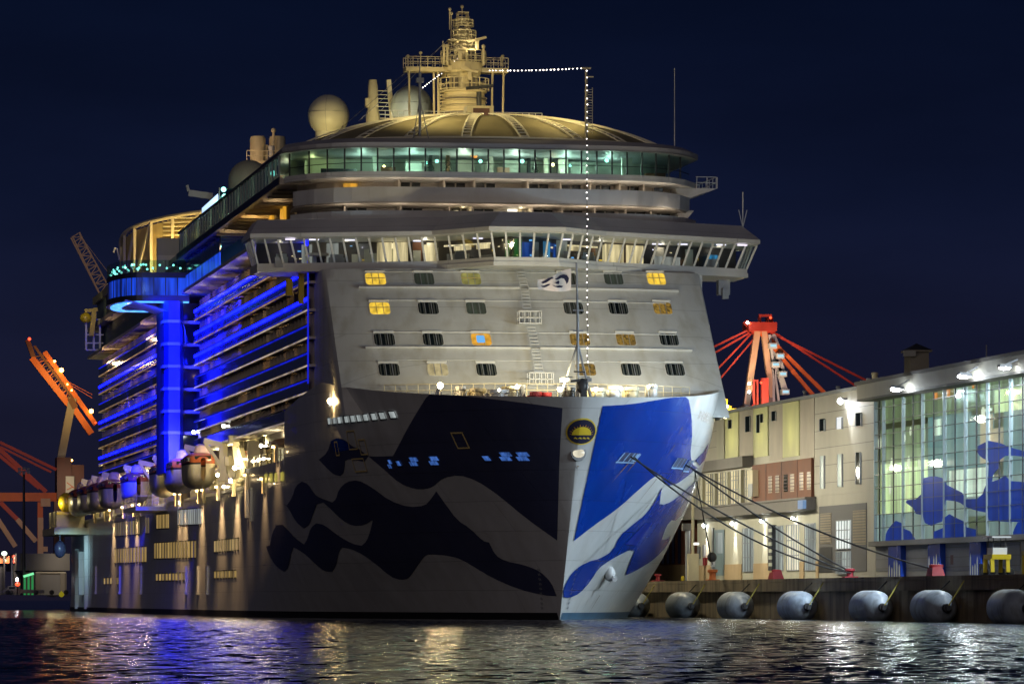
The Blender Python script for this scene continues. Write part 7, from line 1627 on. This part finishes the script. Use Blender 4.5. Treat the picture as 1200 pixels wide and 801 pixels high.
t = thing('yellow_buoy', 'small round yellow float on the far quay by the black car', 'buoy', Q(72, 696, -15)); mb = MB(); p = Q(72, 696, -15); mb.ball(tuple(p), .45, n=12, m=8); mb.lathe((p.x, p.y, p.z + .4), [(.12, 0), (.12, .2)], 8); mb.build('float', glow('float_self_glow', (.6, .5, .02), .35), t, smooth=True)  # float lit by a glow in its own colour
t = thing('tail_light_post', 'short post with a red lamp and a white lamp above it', 'signal', Q(21, 690, -13)); p = Q(20.5, 684, -13); mb = MB(); mb.tube([(p.x, p.y, QF), (p.x, p.y, p.z + 1.4)], .1, 6); mb.build('post', M['dark'], t); mb = MB(); mb.ball(tuple(p + Vector((0, -.2, 0))), .42, .2, .32, 10, 6); mb.build('red_lamp', EM['redl'], t, smooth=True); mb = MB(); mb.ball((p.x - .1, p.y - .2, Q(20, 678.5, -13).z), .26, n=8, m=6); mb.build('white_lamp', EM['cool'], t, smooth=True)
def letters(parent, word, x0, z0, w_, h_, y, m_):
    mb = MB(); n = len(word); S_ = {'H': ((0, 0, .25, 1), (.6, 0, .85, 1), (.25, .4, .6, .6)), 'I': ((.3, 0, .55, 1),), 'S': ((0, .8, .8, 1), (0, .5, .25, .8), (0, .4, .8, .6), (.55, .1, .8, .4), (0, 0, .8, .2)), 'U': ((0, 0, .25, 1), (.6, 0, .85, 1), (.25, 0, .6, .2)), 'E': glyph['E'], 'N': ((0, 0, .25, 1), (.6, 0, .85, 1), (.25, .55, .6, .85)), 'D': ((0, 0, .25, 1), (.25, .8, .7, 1), (.25, 0, .7, .2), (.6, .15, .85, .85))}
    for i, ch in enumerate(word):
        for xa, za, xb, zb in S_.get(ch, ()): mb.quad((x0 + (i + xa) * w_ / n, y, z0 + za * h_), (x0 + (i + xb) * w_ / n, y, z0 + za * h_), (x0 + (i + xb) * w_ / n, y, z0 + zb * h_), (x0 + (i + xa) * w_ / n, y, z0 + zb * h_))
    mb.build('lettering', m_, parent)
for px0, px1, t_, b_, word, lab, m_ in ((-6, 11, 651, 659.5, 'S', 'orange container end cut off by the picture edge', 'orange'), (15, 26, 650, 659.5, 'SUD', 'orange red container with white letters between two posts', 'red'), (28, 33, 650, 659.5, 'N', 'narrow red container end beside the dock shed', 'red')):
    a, c2 = Q(px0, b_, 6), Q(px1, t_, 6); t = thing('shipping_container', lab, 'container', (a.x, 416, a.z), 'stacked containers behind the far quay'); mb = MB(); mb.box(a.x, c2.x, 416, 422, a.z, c2.z)
    n = max(3, int((c2.x - a.x) / .5))
    for i in range(n): x = a.x + (c2.x - a.x) * (i + .5) / n; mb.box(x - .08, x + .08, 415.93, 416, a.z + .1, c2.z - .1)
    mb.build('container_shell', M[m_], t); letters(t, word, a.x + (c2.x - a.x) * (.55 if word == 'S' else .15), a.z + .25, (c2.x - a.x) * (.3 if word == 'S' else .75), (c2.z - a.z) * .6, 415.9, M['pale'])
    mb = MB(); mb.bar(((a.x + c2.x) / 2, 418, QF), ((a.x + c2.x) / 2, 418, a.z), 1.2); mb.build('stack_post', M['dark'], t)
lamp_t = thing('yard_floodlight', 'yard floodlight glowing above the orange container at the picture edge', 'floodlight', Q(5, 648)); p = Q(5, 648, 4); mb = MB(); mb.ball(tuple(p), .5, .3, .4, 10, 6); mb.build('lens', glow('greenish_flood', (.8, 1, .75), 2.5), lamp_t, smooth=True); mb = MB(); mb.bar((p.x, p.y + .3, QF), (p.x, p.y + .3, p.z), .2); mb.build('post', M['dark'], lamp_t)
lamp('yard_flood_light', p + Vector((0, -2.5, .5)), Q(20, 655, 6), 4000, (1, .8, .55), 140, .3, 1, parent=lamp_t)
# tall yard mast with a ring of lamps, slim white pole
t = thing('light_mast', 'tall dark yard mast with a crown of unlit floodlights', 'light mast', (Q(28, 690).x, 405, QF)); p = Q(28, 552, -5); mb = MB(); mb.tube([(p.x, 405, QF), (p.x, 405, p.z)], .32, 8, r2=.18); mb.build('mast_shaft', M['dark'], t); mb = MB()
for dx, dz in ((-.8, .4), (-.8, -.2), (0, .5), (.7, .4), (.8, -.2), (0, -.3)): mb.box(p.x + dx - .25, p.x + dx + .25, 404.6, 405.2, p.z + dz - .2, p.z + dz + .2)
mb.bar((p.x - 1, 405, p.z), (p.x + 1, 405, p.z), .2); mb.build('lamp_crown', M['garage'], t)
t = thing('slim_pole', 'slim pale pole standing between the two red containers', 'pole', (Q(14, 690).x, 403, QF)); p = Q(14, 655, -7); mb = MB(); mb.tube([(p.x, 403, QF), (p.x, 403, p.z)], .14, 6); mb.ball((p.x, 403, p.z), .25, n=8, m=6); mb.build('pole_shaft', M['white'], t)
# orange portal crane far left
PY = 470; P = lambda px, py, d=0: farq(px, py, PY + d)
t = thing('portal_crane', 'orange beamed portal crane frame with long diagonal braces', 'crane', (P(30, 690).x, PY, QF))
for nm, a, c2, w_, m_ in (('main_beam', (-20, 582), (66, 582), 1.6, 'orange'), ('leg', (47, 588), (47, 660), 1.0, 'orange'), ('leg', (47.3, 606), (47.3, 662), 1.02, 'tan'), ('brace', (0, 518), (66, 550), .55, 'red'), ('brace', (0, 523), (60, 553), .4, 'red'), ('brace', (-5, 522), (54, 576), .8, 'red'), ('brace', (-5, 530), (46, 572), .6, 'red'), ('brace', (0, 588), (22, 610), .8, 'red'), ('brace', (20, 608), (42, 634), .9, 'tan'), ('brace', (-6, 603), (18, 640), .9, 'tan')):
    mb = MB(); mb.bar(P(*a), P(*c2), w_); mb.build(nm, M[m_], t)
mb = MB(); a = P(53, 590); mb.box(a.x - .9, a.x + .9, PY - 1, PY + 1, a.z - .5, a.z + 1); mb.box(a.x - .4, a.x + .4, PY - 1, PY, P(53, 646).z, P(53, 640).z); mb.build('gantry_cabinet', M['tan'], t)
lamp('portal_fill_spot', P(10, 560, -40), P(40, 585), 8000, (1, .5, .25), 70, 1, .9, parent=t)  # added spot without a fixture, washes the portal frame
# luffing boom crane with lit orange boom
BYY = 500; P = lambda px, py, d=0: farq(px, py, BYY + d)
t = thing('boom_crane', 'harbour crane with a raised orange lit boom on a grey mast and brown machinery house', 'crane', (P(78, 690).x, BYY, QF))
for nm, a, c2, w_, h_, m_ in (('boom', (37, 419), (80.5, 474), 1.15, 1.2, 'orange'), ('boom', (87, 479), (107, 508), 1.2, 1.2, 'orange'), ('boom_rail', (52, 412), (112, 497), .6, .9, 'orange'), ('boom_tip', (32, 398), (39, 418), 1.2, .9, 'brown'), ('boom_walkway', (40, 405), (88, 470), .5, .5, 'brown'), ('mast', (85, 466), (71, 538), 1.5, 1.5, 'garage'), ('boom_head', (82, 466), (88, 478), 1.6, 1.2, 'brown'), ('stay_cable', (76, 445), (108, 462), .12, .12, 'orange'), ('stay_cable', (76, 447), (108, 466), .1, .1, 'orange')):
    mb = MB(); mb.bar(P(*a), P(*c2), w_, h_); mb.build(nm, M[m_], t)
for i in range(9):
    f = i / 9; p, q = P(37, 419).lerp(P(80.5, 474), f), P(52, 412).lerp(P(88, 462), f + .06); mb = MB(); mb.bar(p, q, .22); mb.bar(q, P(37, 419).lerp(P(80.5, 474), f + .11), .18); mb.build('boom_brace', M['orange'] if i % 2 else M['brown'], t)
a, c2 = P(66, 585), P(98, 536); mb = MB(); mb.box(a.x, c2.x - 2.5, BYY - 2, BYY + 4, a.z, c2.z); mb.box(c2.x - 2.6, c2.x, BYY - 1, BYY + 3, a.z, c2.z - 1.4); mb.build('machinery_house', M['brown'], t)
a, c2 = P(76, 586), P(86, 558); mb = MB(); mb.box(a.x, c2.x, BYY - 2.2, BYY - 2.01, a.z, c2.z, 0); mb.box(a.x, c2.x, BYY - 2.3, BYY - 2.2, a.z, a.z + (c2.z - a.z) * .3, 1); mb.bar((a.x + .2, BYY - 2.3, c2.z - 1.2), (c2.x, BYY - 2.3, c2.z - 2.3), .5, .15, 1); mb.bar((a.x + .2, BYY - 2.3, c2.z - 2.6), (c2.x - .2, BYY - 2.3, c2.z - 2.0), .4, .15, 1); mb.build('sign_panel', [M['pale'], M['orange']], t)
mb = MB(); a = P(69, 585); mb.bar((a.x, BYY, QF), (a.x, BYY, a.z), 2.0); mb.build('pedestal', M['brown'], t)
for px, py, r_, k in ((72, 433.5, .42, 'sodium'), (107, 481.5, .42, 'sodium'), (34.5, 397, .3, 'redl'), (64, 423, .22, 'sodium'), (84, 457, .16, 'sodium'), (79, 450, .16, 'sodium'), (112, 495, .18, 'redl'), (84, 539, .2, 'sodium')):
    a = P(px, py, -1.2); mb = MB(); mb.ball(tuple(a), r_, n=10, m=6); mb.build('boom_lamp', EM[k], t, smooth=True)
for px, py, ax, ay in ((66, 430, 50, 436), (78, 452, 62, 450), (98, 480, 98, 494)): lamp('boom_wash', P(px, py, -9), P(ax, ay), 2000, (1, .55, .12), 120, .5, 1, parent=t)  # added spots without fixtures, wash the boom
lamp('sign_wash', P(80, 565, -16), P(81, 572), 3500, (1, .75, .5), 60, .5, 1, parent=t)  # added spot with no fixture, brightens the sign panel
# pale lattice boom behind the ship's aft decks
LY = 640; P = lambda px, py, d=0: farq(px, py, LY + d)
t = thing('lattice_crane', 'dim pale lattice crane boom rising behind the aft decks', 'crane', (P(128, 690).x, LY, QF)); a, c2 = P(89, 275), P(128, 352); mb = MB()
o_ = Vector((.95, 0, .55))
mb.bar(a - o_ * .8, c2 - o_ * 1.2, .3); mb.bar(a + o_ * .8, c2 + o_ * 1.2, .3); mb.bar(a - o_ + Vector((0, 2, 0)), c2 - o_ + Vector((0, 2, 0)), .3)
for i in range(14):
    f, g = i / 14, (i + 1) / 14; s_ = 1 if i % 2 else -1; mb.bar(a.lerp(c2, f) + o_ * s_, a.lerp(c2, g) - o_ * s_, .18); mb.bar(a.lerp(c2, f) + o_, a.lerp(c2, f) - o_, .18)
mb.build('lattice_boom', M['tan'], t); mb = MB(); mb.bar(P(93, 275), P(135, 330), .1); mb.bar(P(93, 277), P(128, 335), .08); mb.build('luffing_cable', M['tan'], t); mb = MB(); mb.bar((c2.x, LY, QF), c2, 1.6); mb.build('crane_tower', M['brown'], t)
lamp('lattice_wash', P(100, 330, -40), P(108, 312), 5000, (1, .6, .55), 60, 1, 1, parent=t)  # unfixtured spot added to lift the boom from the dark
for px, lab in ((84, 'tiny red obstruction lamp on the dark skyline, first of a pair'), (90, 'tiny red obstruction lamp on the dark skyline, second of a pair')): pass
